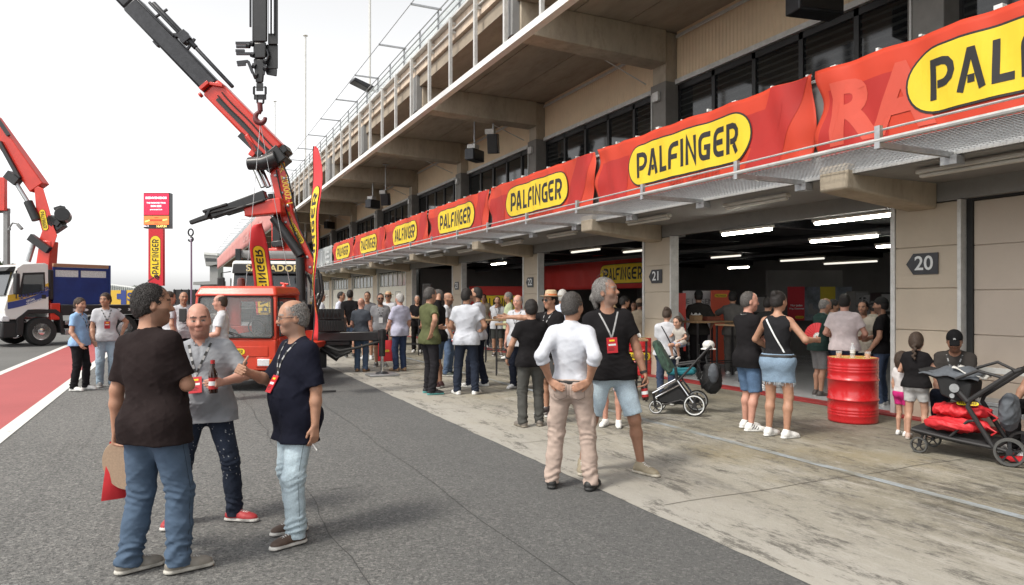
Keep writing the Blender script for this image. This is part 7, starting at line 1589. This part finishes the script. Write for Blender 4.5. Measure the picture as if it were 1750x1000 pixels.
b = MB(); fz_ = lambda u, v, a: at(u, v, 330) + CF * a - Vector((gs.location.x, gs.location.y, 0))
b.prism([(164, 484), (240, 494), (240, 512), (164, 512)], 0, 12, fz_); b.build('stand', mat('stand_pale', (.55, .56, .55), .8, var=.1, vscale=.2), gs)
for k in range(20): b = MB(); x = 166 + k * 3.7; b.prism([(x, 484 + k * .49), (x + .6, 484 + k * .49), (x + .6, 497), (x, 497)], -.4, -.05, fz_); b.build('stand_post', M['galv'], gs)
ct = empty('control_tower', at(358, HOR, 210), 0, 'distant grey control tower beyond the end of the pit building', 'tower'); ct.location.z = 0
fz2 = lambda u, v, a: at(u, v, 210) + CF * a - Vector((ct.location.x, ct.location.y, 0))
b = MB(); b.prism([(348, 435), (372, 437), (372, 452), (352, 455)], 0, 6, fz2); b.prism([(356, 455), (370, 455), (370, 512), (356, 512)], 1, 5, fz2); b.prism([(330, 482), (372, 480), (372, 486), (330, 487)], 0, 6, fz2); b.prism([(340, 487), (372, 486), (372, 512), (340, 512)], 1, 6, fz2); b.build('tower_body', M['concrete_grey'], ct)
b = MB(); b.prism([(349, 431), (372, 433), (372, 437), (349, 435)], -.2, 6.2, fz2); b.build('roof', M['offwhite'], ct); b = MB(); b.prism([(351, 441), (370, 442), (370, 447), (352, 447)], -.05, -.01, fz2); b.build('window_band', M['win_glass'], ct)
M['leaf'] = mat('leaf_green', (.060, .085, .032), .8, var=.45, vscale=.6); M['bark'] = mat('bark', (.10, .075, .05), .9, var=.3)
def tree(px, ytop, ybot, Z, wpx_, label, n=900):
    p = at(px, HOR, Z); p.z = 0; o = empty('tree', p, 0, label, 'tree', 'trees beyond the track'); H_ = CAM_H + (HOR - ytop) * Z / F_PX; W_ = wpx_ * Z / F_PX; rr = random.Random(int(px * 7))
    b = MB(); b.tube([(0, 0, 0), (.1, 0, H_ * .4), (0, .1, H_ * .75)], [.03 * H_, .022 * H_, .008 * H_], 8)
    for k in range(6): a = k * 1.05; b.tube([(0, 0, H_ * (.35 + .05 * k)), (math.cos(a) * W_ * .3, math.sin(a) * W_ * .3, H_ * (.55 + .05 * k))], [.012 * H_, .004 * H_], 6)
    b.build('trunk', M['bark'], o, smooth=True)
    cl = [(rr.gauss(0, .22) * W_, rr.gauss(0, .22) * W_, H_ * rr.uniform(.42, .92), W_ * rr.uniform(.12, .26)) for _ in range(22)]
    b = MB(); s_ = H_ * .032
    for _ in range(n):
        cx, cy, cz, r = rr.choice(cl); d = Vector((rr.gauss(0, 1), rr.gauss(0, 1), rr.gauss(0, .8))).normalized() * r * rr.random() ** .4; c = Vector((cx, cy, min(cz + d.z, H_))) + Vector((d.x, d.y, 0))
        u = Vector((rr.gauss(0, 1), rr.gauss(0, 1), rr.gauss(0, 1))).normalized(); v = u.orthogonal().normalized(); b.add([c - u * s_, c + v * s_ * .6, c + u * s_, c - v * s_ * .6], [(0, 1, 2, 3)])
    b.build('crown', M['leaf'], o, fix=False)
for i, (px, yt, Z, w_, lb) in enumerate(((8, 441, 90, 34, 'tree behind the red sign post at the left edge'), (26, 444, 95, 22, 'small tree behind the white cab roof at the left'), (185, 485, 360, 16, 'far tree above the left end of the pale grandstand'), (229, 488, 350, 22, 'far tree above the right end of the pale grandstand'), (-40, 430, 80, 60, 'tree beyond the left picture edge'))): tree(px, yt, 511, Z, w_, lb)

# ------------------------------------------------------------------ drums and tables
M['drum_red'] = mat('drum_red', (.55, .016, .020), .28, var=.06, vscale=3, coat=.5, dirt=.05); M['drum_top'] = mat('drum_top_yellow', (.55, .34, .05), .5, var=.15, vscale=8)
def drum(p, r, h, label, lg=False):
    o = empty('oil_drum', p, 0, label, 'drum', 'red steel drums'); pr = [(r * .96, 0), (r, .012), (r, .03)]
    def rib(z, a=.012, w_=.016): return [(r, z - w_), (r + a, z - w_ * .4), (r + a, z + w_ * .4), (r, z + w_)]
    pr += rib(h * .12, .004) + rib(h * .165, .004) + rib(h * .21, .004) + rib(h * .36) + rib(h * .67) + rib(h * .80, .004) + rib(h * .845, .004) + rib(h * .89, .004) + [(r, h - .03), (r * 1.015, h - .02), (r * 1.015, h + .006), (r * .97, h + .008), (r * .965, h)]
    b = MB(); b.lathe(pr, 48); b.build('barrel', M['drum_red'], o, smooth=True, angle=60)
    b = MB(); b.lathe([(r * .95, h + .001), (r * .95, h + .004)], 40); b.build('lid', M['drum_top'], o); b = MB(); b.lathe([(.035, h + .004), (.035, h + .014)], 14, (r * .62, 0, 0)); b.build('bung', M['drum_top'], o)
    if lg:
        a0 = math.atan2(-p.y, -p.x); 
        def f(u, v, w_): an = a0 + u / r; return Vector(((r + .013 + w_) * math.cos(an), (r + .013 + w_) * math.sin(an), h * .52 + v))
        logo(o, .52, .17, f)
    return o
pd = gp(1475, 726); pd.z = .003; pd = pd + CF * .28; dr1 = drum(pd, .312, .855, 'plain red oil drum with yellow lid and drinks on it, by pillar 20')
M['juice'] = glass_mat('orange_juice', (.72, .26, .01), .1, .95); M['cup'] = glass_mat('clear_cup', (.8, .8, .8), .05, .22); M['pet'] = glass_mat('clear_bottle', (.75, .8, .85), .06, .35)
def cup(p, label):
    o = empty('juice_glass', p, 0, label, 'glass', 'glasses of orange juice'); b = MB(); b.lathe([(.030, .002), (.036, .065)], 18); b.build('juice', M['juice'], o, smooth=True); b = MB(); b.lathe([(.033, 0), (.041, .095), (.039, .095), (.031, .001)], 18); b.build('cup', M['cup'], o, smooth=True)
tp_ = lambda dx, dy: Vector((pd.x, pd.y, pd.z + .853)) + CR * dx + CF * dy
cup(tp_(-.21, -.05), 'glass of orange juice at the left rim of the plain red drum'); cup(tp_(.12, -.16), 'glass of orange juice at the front right of the plain drum lid')
o = empty('water_bottle', tp_(-.05, -.10), 0, 'clear plastic water bottle standing on the plain red drum', 'bottle'); b = MB(); b.lathe([(.030, 0), (.032, .01), (.032, .05), (.029, .055), (.032, .062), (.032, .13), (.026, .16), (.013, .178), (.013, .19)], 18); b.build('bottle_body', M['pet'], o, smooth=True); b = MB(); b.lathe([(.0155, .188), (.0155, .205)], 12); b.build('cap', M['bwhite'], o); b = MB(); b.lathe([(.0325, .07), (.0325, .115)], 18); b.build('label_strip', M['bwhite'], o)
pd2 = gp(1092, 640); pd2.z = .003; drum(pd2, .30, .80, 'red oil drum with yellow pill logo beside pillar 21', True)
M['table_wood'] = mat('table_wood', (.30, .19, .10), .6, var=.25, vscale=4, stretch=(1, 6, 1))
def bar_table(c, rz, Lx, Wd, h, label):
    o = empty('bar_table', c, rz, label, 'table', 'tall bar tables'); b = MB(); b.box(-Lx / 2, Lx / 2, -Wd / 2, Wd / 2, h - .035, h); b.build('table_top', M['table_wood'], o, bevel=.006)
    for sx in (-1, 1):
        for sy in (-1, 1):
            b = MB(); x, y = sx * (Lx / 2 - .03), sy * (Wd / 2 - .03); b.box(x - .016, x + .016, y - .016, y + .016, 0, h - .036); b.build('leg', M['ink'], o)
    for sy in (-1, 1): b = MB(); b.box(-Lx / 2 + .047, Lx / 2 - .047, sy * (Wd / 2 - .03) - .012, sy * (Wd / 2 - .03) + .012, .30, .325); b.build('footrail', M['ink'], o)
    return o
pt_ = gp(1094, 686); t1c = pt_ + CR * -.30 + CF * .42; t1c.z = .003
bar_table(t1c, -TH, .85, .95, 1.0, 'tall wooden bar table with food beside the drum at pillar 21')
def plate(p, label):
    o = empty('snack_tray', p, 0, label, 'tray', 'things on the bar tables'); b = MB(); b.lathe([(.09, 0), (.13, .012), (.12, .014), (.085, .004)], 20); b.build('tray', M['ink'], o, smooth=True); b = MB()
    for k in range(9): a = k * .7; b.lathe([(.028, .006), (.03, .03), (.015, .045)], 8, (.06 * math.cos(a), .06 * math.sin(a), 0))
    b.build('snacks', M['table_wood'], o, smooth=True)
zt_ = 1.004
def ont(dx, dy): v = t1c + CR * dx + CF * dy; v.z = zt_; return v
plate(ont(.05, -.2), 'dark tray of snacks at the front of the near bar table')
o = empty('utensil_pot', ont(.24, -.05), 0, 'dark pot with pale wooden utensils on the near bar table', 'pot'); b = MB(); b.lathe([(.045, 0), (.06, .03), (.05, .07), (.03, .08)], 16); b.build('pot', M['ink'], o, smooth=True); b = MB()
for k in range(7): b.beam((0, 0, .07), (.05 * math.cos(k), .05 * math.sin(k), .17), .03, .008, w2=.045)
b.build('utensils', mat('pale_wood', (.55, .42, .28), .7), o)
o = empty('napkin_pile', ont(.33, .1), 0, 'crumpled white napkins at the right edge of the near bar table', 'napkins'); b = MB(); b.grid(9, 9, lambda a, c: ((a - .5) * .17, (c - .5) * .15, .13 * math.sin(a * 3.1) * math.sin(c * 3.1) + .02 * math.sin(a * 17 + c * 9))); b.build('napkins', M['bwhite'], o, smooth=True)
for k in range(3):
    o = empty('drink_bottle', ont(-.3 + .12 * k, .1 + .05 * k), 0, ['dark drink bottle at the left of the near bar table', 'dark drink bottle in the middle of the near bar table', 'dark drink bottle nearest the utensil pot'][k], 'bottle', 'bottles on the near bar table'); b = MB(); b.lathe([(.030, 0), (.031, .11), (.014, .16), (.014, .20)], 14); b.build('glass_body', M['bottle_glass'], o, smooth=True); b = MB(); b.lathe([(.0315, .03), (.0315, .09)], 14); b.build('label_strip', M['label_red'], o)
def gtab(px, yf, Lx, Wd, h, label, rz=None): p = gp(px, yf, .02); bar_table(p, -TH if rz is None else rz, Lx, Wd, h, label); return p
g1 = gtab(1205, 640, 1.0, .7, 1.16, 'dark bar table with cutlery box inside the garage right of pillar 21', 0)
gtab(1268, 648, .8, .7, 1.12, 'dark bar table behind the grey shirted man in the garage', 0); gtab(848, 618, .6, .6, 1.1, 'small bar table beside the man in white t-shirt touching his mouth'); gtab(702, 606, .6, .6, 1.1, 'small bar table before the dark garage left of pillar 23')
gtab(866, 640, .5, .5, 1.1, 'narrow bar table between the pale green t-shirt and pillar 22')
o = empty('cutlery_box', (g1.x - .25, g1.y, 1.18), 0, 'small wooden cutlery box with white napkins on the garage table', 'box'); b = MB(); b.box(-.11, .11, -.08, .08, 0, .12); b.build('box_body', M['table_wood'], o, bevel=.005); b = MB(); b.grid(6, 6, lambda a, c: ((a - .5) * .18, (c - .5) * .13, .13 + .05 * math.sin(a * 9) * math.sin(c * 8))); b.build('napkins', M['bwhite'], o, smooth=True)
o = empty('snack_crate', (g1.x + .15, g1.y, 1.18), 0, 'low red brown crate next to the cutlery box on the garage table', 'crate'); b = MB(); b.box(-.18, .18, -.12, .12, 0, .09); b.build('crate_body', mat('crate_brown', (.18, .05, .03), .7, var=.2), o, bevel=.005)

# ------------------------------------------------------------------ inside the garages
def wallpanel(name, x0, x1, y0, y1, Z, m, label, cat='panel', yaw=0, dep=.08):
    p = at((x0 + x1) / 2, (y0 + y1) / 2, Z); o = empty(name, p, 0, label, cat); W_ = (x1 - x0) * Z / F_PX; H_ = (y1 - y0) * Z / F_PX
    b = MB(); b.hexa([tuple(CR * sx * W_ / 2 + CF * d + UP * sz * H_ / 2) for sz in (-1, 1) for sx, d in ((-1, 0), (1, 0), (1, dep), (-1, dep))]); b.build('board', M[m] if isinstance(m, str) else m, o)
    return o, W_, H_
M['poster_white'] = mat('poster_white', (.52, .52, .52), .6, var=.25, vscale=3); M['poster_photo'] = mat('poster_photo', (.17, .19, .22), .6, var=.6, vscale=2.2, dirt=.5); M['poster_yellow'] = mat('poster_yellow', (.58, .46, .05), .6, var=.08); M['poster_red'] = mat('poster_red', (.52, .03, .045), .6, var=.06); M['panel_orange'] = mat('panel_orange', (.62, .09, .04), .5, var=.05)
ib = empty('inner_banner', (13.4, 25.2, 2.0), 0, 'wide red banner with yellow pill sign hanging inside the garages behind pillar 21', 'banner')
fn = lambda u, v, w_: Vector((-w_ - wave(u, v, 3) * 2, -u - 4.1, v + .62))
g = MB(); g.grid(50, 8, lambda a, c: fn((a - .5) * 8.2, (c - .5) * 1.24, 0)); cl = g.build('cloth', M['banner_deep'], ib, fix=False, smooth=True); cl.modifiers.new('thickness', 'SOLIDIFY').thickness = .004
logo(cl, 2.7, .68, lambda u, v, w_: fn(u + 1.45, v - .12, w_ + .02))
o, W_, H_ = wallpanel('poster_wall', 1168, 1216, 497, 590, 17.2, 'poster_white', 'pale poster wall with faint lettering behind the man in dark cap'); text('THE LEGEND', .18, 'grey', o, frame(-CF * .01 + UP * .40, CR, UP), 'lettering', .004)
b = MB(); rr = random.Random(5)
for k in range(26): u, v = rr.uniform(-.25, .25), rr.uniform(-.45, .2); b.prism([(u, v), (u + rr.uniform(.03, .12), v + .02), (u + rr.uniform(.02, .1), v + rr.uniform(.04, .14))], .002 + k * .0008, .0025 + k * .0008, lambda x, y, a: -CF * a + CR * x + UP * y, k % 3)
b.build('print', [M['ink'], M['stripe_blue'], M['stripe_yellow']], o)
o, W_, H_ = wallpanel('orange_panel', 1216, 1247, 496, 622, 16.8, 'panel_orange', 'tall orange red panel with small yellow logo inside the garage'); logo(o, .30, .08, lambda u, v, w_: CR * u + UP * (v + .75) - CF * w_)
o, W_, H_ = wallpanel('red_cabinet', 1150, 1172, 501, 600, 15.2, 'crane_red', 'plain red cabinet just right of pillar 21', 'cabinet', dep=.6)
o, W_, H_ = wallpanel('partition_wall', 1312, 1440, 462, 640, 20.6, 'inner_wall', 'grey partition behind the display board in the garage', 'wall', dep=.15)
db = empty('display_board', at(1400, 522, 19.6), 0, 'display board in red, photo and yellow stripes behind the fan', 'board'); q = 19.6 / F_PX
for nm, x0, x1, m in (('red_field', 1347, 1375, 'poster_red'), ('photo_field', 1375, 1401.5, 'poster_photo'), ('yellow_field', 1402, 1427.5, 'poster_yellow'), ('photo_field', 1428, 1456, 'poster_photo')):
    b = MB(); b.hexa([tuple(CR * ((x - 1400) * q) + CF * d + UP * z) for z in (-.42, .52) for x, d in ((x0, 0), (x1, 0), (x1, .05), (x0, .05))]); po = b.build(nm, M[m], db)
    if m == 'poster_red': logo(po, .24, .07, lambda u, v, w_: CR * (u + (1366 - 1400) * q) + UP * (v - .33) - CF * w_); text('Nur jeden', .08, 'bwhite', po, frame(CR * ((1361 - 1400) * q) - CF * .01 + UP * .0, CR, UP), 'lettering', .002); text('Weg. Zusammen', .06, 'bwhite', po, frame(CR * ((1361 - 1400) * q) - CF * .01 - UP * .09, CR, UP), 'lettering', .002)
    if m == 'poster_photo': b = MB(); b.prism([(-.12, -.25), (.14, -.25), (.16, -.12), (.02, -.10), (.0, .05), (-.10, .05)], .004, .006, lambda x, y, a, x0=x0, x1=x1: CR * (((x0 + x1) / 2 - 1400) * q + x) + UP * y - CF * a); b.build('machine_print', M['grey'], po)
fb2 = empty('inner_banner', at(850, 512, 25.5), 0, 'red banner with yellow pill sign deep in the garage left of pillar 22', 'banner'); b = MB(); q = 25.5 / F_PX
b.hexa([tuple(CR * (x * q) + CF * d + UP * z) for z in (-.9, .48) for x, d in ((-48, 0), (52, 0), (52, .02), (-48, .02))]); c2 = b.build('cloth', M['banner_deep'], fb2); logo(c2, 1.75, .56, lambda u, v, w_: CR * (u + .02) + UP * (v - .12) - CF * w_)
for lb, x0, x1, y0, y1, Z, m in (('black tool cabinet at the back of the garage left of pillar 20', 1505, 1530, 500, 640, 17, 'black'), ('grey locker at the garage back wall, right of the display board', 1462, 1484, 498, 600, 18.5, 'inner_wall'), ('grey locker left of the black tool cabinet', 1486, 1504, 504, 600, 18.2, 'grey'), ('dark rack behind the grey shirted man', 1264, 1310, 505, 630, 19, 'darkmetal'), ('white cupboard deep in the garage left of pillar 23', 722, 736, 485, 560, 29.5, 'grey')):
    o, W_, H_ = wallpanel('garage_cabinet', x0, x1, y0, y1, Z, m, lb, 'cabinet', dep=.5)
    for k in range(4): b = MB(); b.hexa([tuple(CR * sx * W_ * .44 - CF * d + UP * (-H_ / 2 + H_ * (k + .5 + sz * .42) / 4)) for sz in (-1, 1) for sx, d in ((-1, .012), (1, .012), (1, .002), (-1, .002))]); b.build('drawer_front', M['grey'] if m != 'grey' else M['inner_wall'], o)

# ------------------------------------------------------------------ bench and pushchairs
bn = empty('bench', (8.72, 4.25, 0), 0, 'low grey metal bench along the beige door at the right edge', 'bench')
b = MB(); b.box(-.2, .2, -1.4, 1.55, .40, .45); b.build('seat', M['galv'], bn, bevel=.008); b = MB(); b.box(-.19, -.15, -1.38, 1.53, .30, .398); b.build('apron', M['galv'], bn)
for y in (-1.3, .0, 1.45): b = MB(); b.box(-.17, .17, y - .03, y + .03, 0, .398); b.build('leg', M['galv'], bn, bevel=.004)
b = MB(); b.box(.14, .17, -1.4, 1.55, .75, .82); b.box(.15, .17, .0, .04, .45, .75); b.build('back_rail', M['offwhite'], bn, bevel=.004)
M['teal'] = mat('teal_fabric', (.012, .16, .20), .8, var=.15, vscale=12, bump=.2); M['stroller_black'] = mat('stroller_fabric', (.013, .013, .014), .85, var=.3, vscale=14, bump=.2); M['leafprint'] = mat('leaf_print_fabric', (.035, .07, .05), .8, var=.9, vscale=26, stretch=(1, 1, .35)); M['greyfab'] = mat('grey_fabric', (.09, .10, .115), .85, var=.25, vscale=12, bump=.2)
M['tyre_grey'] = mat('tyre_grey', (.075, .075, .072), .85, var=.2)
def swheel(parent, c, r, w_, ring):
    t = empty_child('wheel', parent); b = MB(); b.lathe([(r * .80, -w_ / 2), (r * .95, -w_ / 2), (r, -w_ / 2 * .5), (r, w_ / 2 * .5), (r * .95, w_ / 2), (r * .80, w_ / 2)], 28, c, (1, 0, 0), ring=True); b.build('tyre', M['rubber'] if ring else M['tyre_grey'], t, smooth=True)
    b = MB(); cx, cy, cz = c; n = 40
    if ring:
        for s_ in (-1, 1): b.tube([(cx + s_ * w_ * .5, cy + r * .84 * math.cos(a), cz + r * .84 * math.sin(a)) for a in [2 * math.pi * k / n for k in range(n)]], r * .055, 6, closed=True)
    for k in range(5): a = 2 * math.pi * k / 5 + .3; b.beam((cx, cy, cz), (cx, cy + r * .82 * math.cos(a), cz + r * .82 * math.sin(a)), w_ * .5, r * .10, mi=1)
    b.lathe([(r * .22, -w_ * .45), (r * .22, w_ * .45)], 14, c, (1, 0, 0), mi=1); b.build('rim', [M['bwhite'], M['ink']] if ring else [M['darkmetal'], M['darkmetal']], t, smooth=False)
s1 = gp(1160, 706); s1.z = .003
st1 = empty('pushchair', s1, heading(1160, -90 + 6), 'teal and black pushchair with silver frame and leaf print seat', 'pushchair')
HW = .24
for sx in (-1, 1):
    swheel(st1, (sx * HW, -.24, .155), .155, .045, True); swheel(st1, (sx * (HW - .05), .30, .10), .10, .04, True)
    b = MB(); b.tube([(sx * HW, .34, .30), (sx * HW, -.02, .51)], .014, 8); b.tube([(sx * HW, .30, .24), (sx * HW, -.04, .44)], .012, 8); b.tube([(sx * HW, .0, .50), (sx * HW, -.22, .19)], .013, 8); b.build('silver_tube', M['chrome'], st1, smooth=True)
    b = MB(); b.tube([(sx * HW, -.02, .49), (sx * HW, -.40, .93)], .016, 8); b.tube([(sx * HW, .33, .30), (sx * (HW - .05), .31, .12)], .02, 8); b.tube([(sx * HW, -.24, .155), (sx * HW, -.05, .22), (sx * (HW - .05), .30, .10)], .012, 8); b.tube([(sx * HW, .0, .50), (sx * HW, .02, .68)], .022, 8); b.build('frame_tube', M['ink'], st1, smooth=True)
b = MB(); b.tube([(-HW, -.40, .93), (-HW, -.44, .96), (HW, -.44, .96), (HW, -.40, .93)], .019, 10); b.build('handle', M['ink'], st1, smooth=True)
b = MB(); b.prism([(.30, .26), (.02, .46), (-.18, .20), (-.10, .15), (.24, .16)], -HW + .015, HW - .015, lambda u, v, a: (a, u, v)); b.build('basket', M['stroller_black'], st1, bevel=.02)
b = MB(); b.prism([(.16, .56), (.16, .66), (-.02, .64), (-.22, .66), (-.25, .58), (-.03, .55)], -.17, .17, lambda u, v, a: (a, u, v)); b.build('seat', M['teal'], st1, bevel=.03)
b = MB(); b.prism([(.05, .62), (.10, .70), (.28, 1.02), (.35, 1.05), (.36, .98), (.22, .66), (.12, .56)], -.18, .18, lambda u, v, a: (a, u, v)); b.build('seat_back', M['leafprint'], st1, bevel=.03)
b = MB(); b.tube([(-.2, .02, .70), (-.19, -.22, .74), (0, -.30, .75), (.19, -.22, .74), (.2, .02, .70)], .016, 8); b.tube([(.1, -.25, .74), (.1, -.30, .60), (.1, -.26, .48)], .012, 8); b.build('bumper_bar', M['ink'], st1, smooth=True)
bk = empty('backpack', s1 + CR * .47 - CF * .03 + UP * .55, heading(1210, 180), 'black and grey backpack hanging from the handle of the teal pushchair', 'backpack')
def blob(name, m, parent, c, r, seed, amp=.012, res=.012, extra=None):
    S = Solid(np.array(c) - np.array(r) - .05, np.array(c) + np.array(r) + .05, res); S.ell(c, r, .01); 
    if extra: extra(S)
    V, Q = S.mesh(); V = V + vnormals(V, Q) * folds(V, seed, amp, (18, 18, 24), 6)[:, None]; return np_obj(name, V, Q, m, parent)
blob('pack_body', 'stroller_black', bk, (0, 0, -.08), (.15, .12, .20), 3, extra=lambda S: S.cap((-.05, 0, .1), (.05, 0, .1), .08, .07, .05)); blob('front_flap', 'greyfab', bk, (-.02, .10, .03), (.075, .05, .15), 5, .006)
b = MB(); b.tube([(.05, 0, .1), (.08, -.02, .25), (.02, -.05, .38)], .015, 6); b.tube([(.12, .0, .05), (.17, .02, -.05), (.13, .02, -.2)], .013, 6); b.build('strap', M['stroller_black'], bk, smooth=True)
hm_ = empty('white_bonnet', s1 + CR * .43 + UP * .98, 0, 'white round sun bonnet on the pushchair handle', 'hat'); blob('crown', 'cloth_white', hm_, (0, 0, 0), (.085, .085, .07), 8, .008) if 'cloth_white' in M else None
M['cloth_white'] = mat('cloth_white', (.62, .61, .58), .85, var=.1, bump=.2); blob('crown', 'cloth_white', hm_, (0, 0, 0), (.085, .085, .07), 8, .008); b = MB(); b.lathe([(.075, -.045), (.11, -.06), (.108, -.055), (.07, -.035)], 20); b.build('brim', M['cloth_white'], hm_, smooth=True)
s2 = gp(1655, 779); s2.z = .003
st2 = empty('pushchair', s2, heading(1655, -90 + 14), 'black pushchair loaded with red tote bags in front of the girls', 'pushchair'); HW = .27
for sx in (-1, 1):
    swheel(st2, (sx * HW, -.42, .14), .14, .06, False); swheel(st2, (sx * (HW - .04), .40, .085), .085, .045, False)
    b = MB(); b.tube([(sx * (HW - .04), .40, .085), (sx * (HW - .04), .36, .20), (sx * HW, .44, .25)], .018, 8); b.tube([(sx * HW, .46, .25), (sx * HW, .10, .20), (sx * HW, -.34, .16), (sx * HW, -.42, .14)], .02, 8); b.tube([(sx * HW, -.28, .17), (sx * HW, -.06, .55), (sx * HW, -.08, .62), (sx * HW, -.45, .93)], .024, 8); b.tube([(sx * HW, .10, .22), (sx * HW, -.06, .40), (sx * HW, -.15, .42)], .014, 8); b.tube([(sx * HW, -.06, .60), (sx * HW, .06, .74)], .03, 8); b.build('frame_tube', M['ink'], st2, smooth=True)
b = MB(); b.tube([(-HW, -.45, .93), (-HW + .02, -.49, .955), (HW - .02, -.49, .955), (HW, -.45, .93)], .022, 10); b.build('handle', M['ink'], st2, smooth=True); b = MB(); b.lathe([(.045, -.01), (.045, .01)], 16, (-HW - .03, .05, .73), (1, 0, 0)); b.lathe([(.024, -.01), (.024, .01)], 14, (-HW - .03, .07, .65), (1, 0, 0)); b.build('hub_disc', M['galv'], st2, smooth=True)
b = MB(); b.prism([(.48, .27), (.46, .21), (.0, .15), (-.3, .14), (-.32, .18), (0, .22)], -HW + .03, HW - .03, lambda u, v, a: (a, u, v)); b.build('basket_tray', M['stroller_black'], st2, bevel=.02)
b = MB(); b.prism([(.40, .86), (.42, .90), (.16, .84), (-.08, .78), (-.06, .60), (.05, .58), (.20, .64), (.24, .80)], -.22, .22, lambda u, v, a: (a, u, v)); b.build('carrycot', M['stroller_black'], st2, bevel=.03)
b = MB(); b.grid(14, 10, lambda a, c: (-.25 + .5 * c, .40 - .55 * a, .86 + .10 * math.sin(a * 2.4) * math.sin(c * 3.14) ** .6 - .04 * a + .012 * math.sin(a * 16 + c * 4))); b.build('canopy', M['greyfab'], st2, fix=False, smooth=True).modifiers.new('thickness', 'SOLIDIFY').thickness = .012
b = MB(); b.grid(8, 8, lambda a, c: (-.2 + .3 * c, .10 - .28 * a, .935 - .10 * a + .012 * math.sin(a * 9 + c * 7))); b.build('muslin_cloth', M['cloth_white'], st2, fix=False, smooth=True).modifiers.new('thickness', 'SOLIDIFY').thickness = .01
b = MB(); b.tube([(-HW, .05, .82), (-HW, -.15, .92), (-HW, -.40, .86)], .016, 8); b.tube([(HW, .0, .9), (HW, -.2, .98), (HW, -.40, .88)], .016, 8); b.build('carry_bar', M['ink'], st2, smooth=True)
org = blob('organiser_bag', 'greyfab', st2, (0, -.36, .50), (.20, .09, .20), 12, .010)
fl_ = empty('thermos_flask', s2 + CR * .53 - CF * .20 + UP * .46, 0, 'grey flask with white cap in the organiser of the black pushchair', 'flask'); b = MB(); b.lathe([(.036, -.10), (.038, -.09), (.038, .12)], 18); b.build('flask_body', M['grey'], fl_, smooth=True); b = MB(); b.lathe([(.039, .06), (.039, .13), (.03, .19), (.026, .2)], 18); b.build('cap', M['bwhite'], fl_, smooth=True)
def slack_bag(c, r, seed, label, lg):
    o = empty('red_tote_bag', c, heading(1640, 0), label, 'bag', 'red tote bags'); blob('cloth', 'bag_red', o, (0, 0, 0), r, seed, .022, .012)
    b = MB(); b.tube([(r[0] * .8, -r[1] * .4, .02), (r[0] * 1.15, -r[1] * .6, -.04), (r[0] * 1.0, -r[1] * .9, -.06)], .010, 6); b.build('handle', M['bag_red'], o, smooth=True)
    if lg: logo(o, .20, .06, lambda u, v, w_: Vector((u + .05, -r[1] * .62 + v * .6, r[2] * .80 + .02 + w_ + v * .6)))
slack_bag(s2 - CR * .13 - CF * .02 + UP * .34, (.29, .22, .085), 21, 'lower red tote bag squeezed in the basket of the black pushchair', False); slack_bag(s2 - CR * .07 + UP * .475, (.27, .2, .08), 23, 'upper red tote bag with yellow pill in the black pushchair basket', True)
rc = empty('red_cloth', gp(1735, 788) + UP * .004, 0, 'red cloth lying on the ground by the pushchair rear wheel', 'cloth'); b = MB(); b.grid(14, 8, lambda a, c: tuple(CR * (a - .3) * .40 + CF * (c - .5) * .22 + UP * (.02 + .025 * abs(math.sin(a * 9 + c * 5)) * math.sin(c * 3.14)))); b.build('cloth', M['bag_red'], rc, fix=False, smooth=True).modifiers.new('thickness', 'SOLIDIFY').thickness = .008
bk2 = empty('black_bag', (8.6, 4.15, .45), 0, 'black bag on the grey bench behind the organiser of the pushchair', 'bag'); blob('bag_body', 'stroller_black', bk2, (0, 0, .16), (.16, .36, .17), 31, .014); b = MB(); b.tube([(-.1, -.2, .28), (-.1, -.1, .40), (-.1, .1, .40), (-.1, .2, .28)], .014, 6); b.build('handle', M['stroller_black'], bk2, smooth=True)
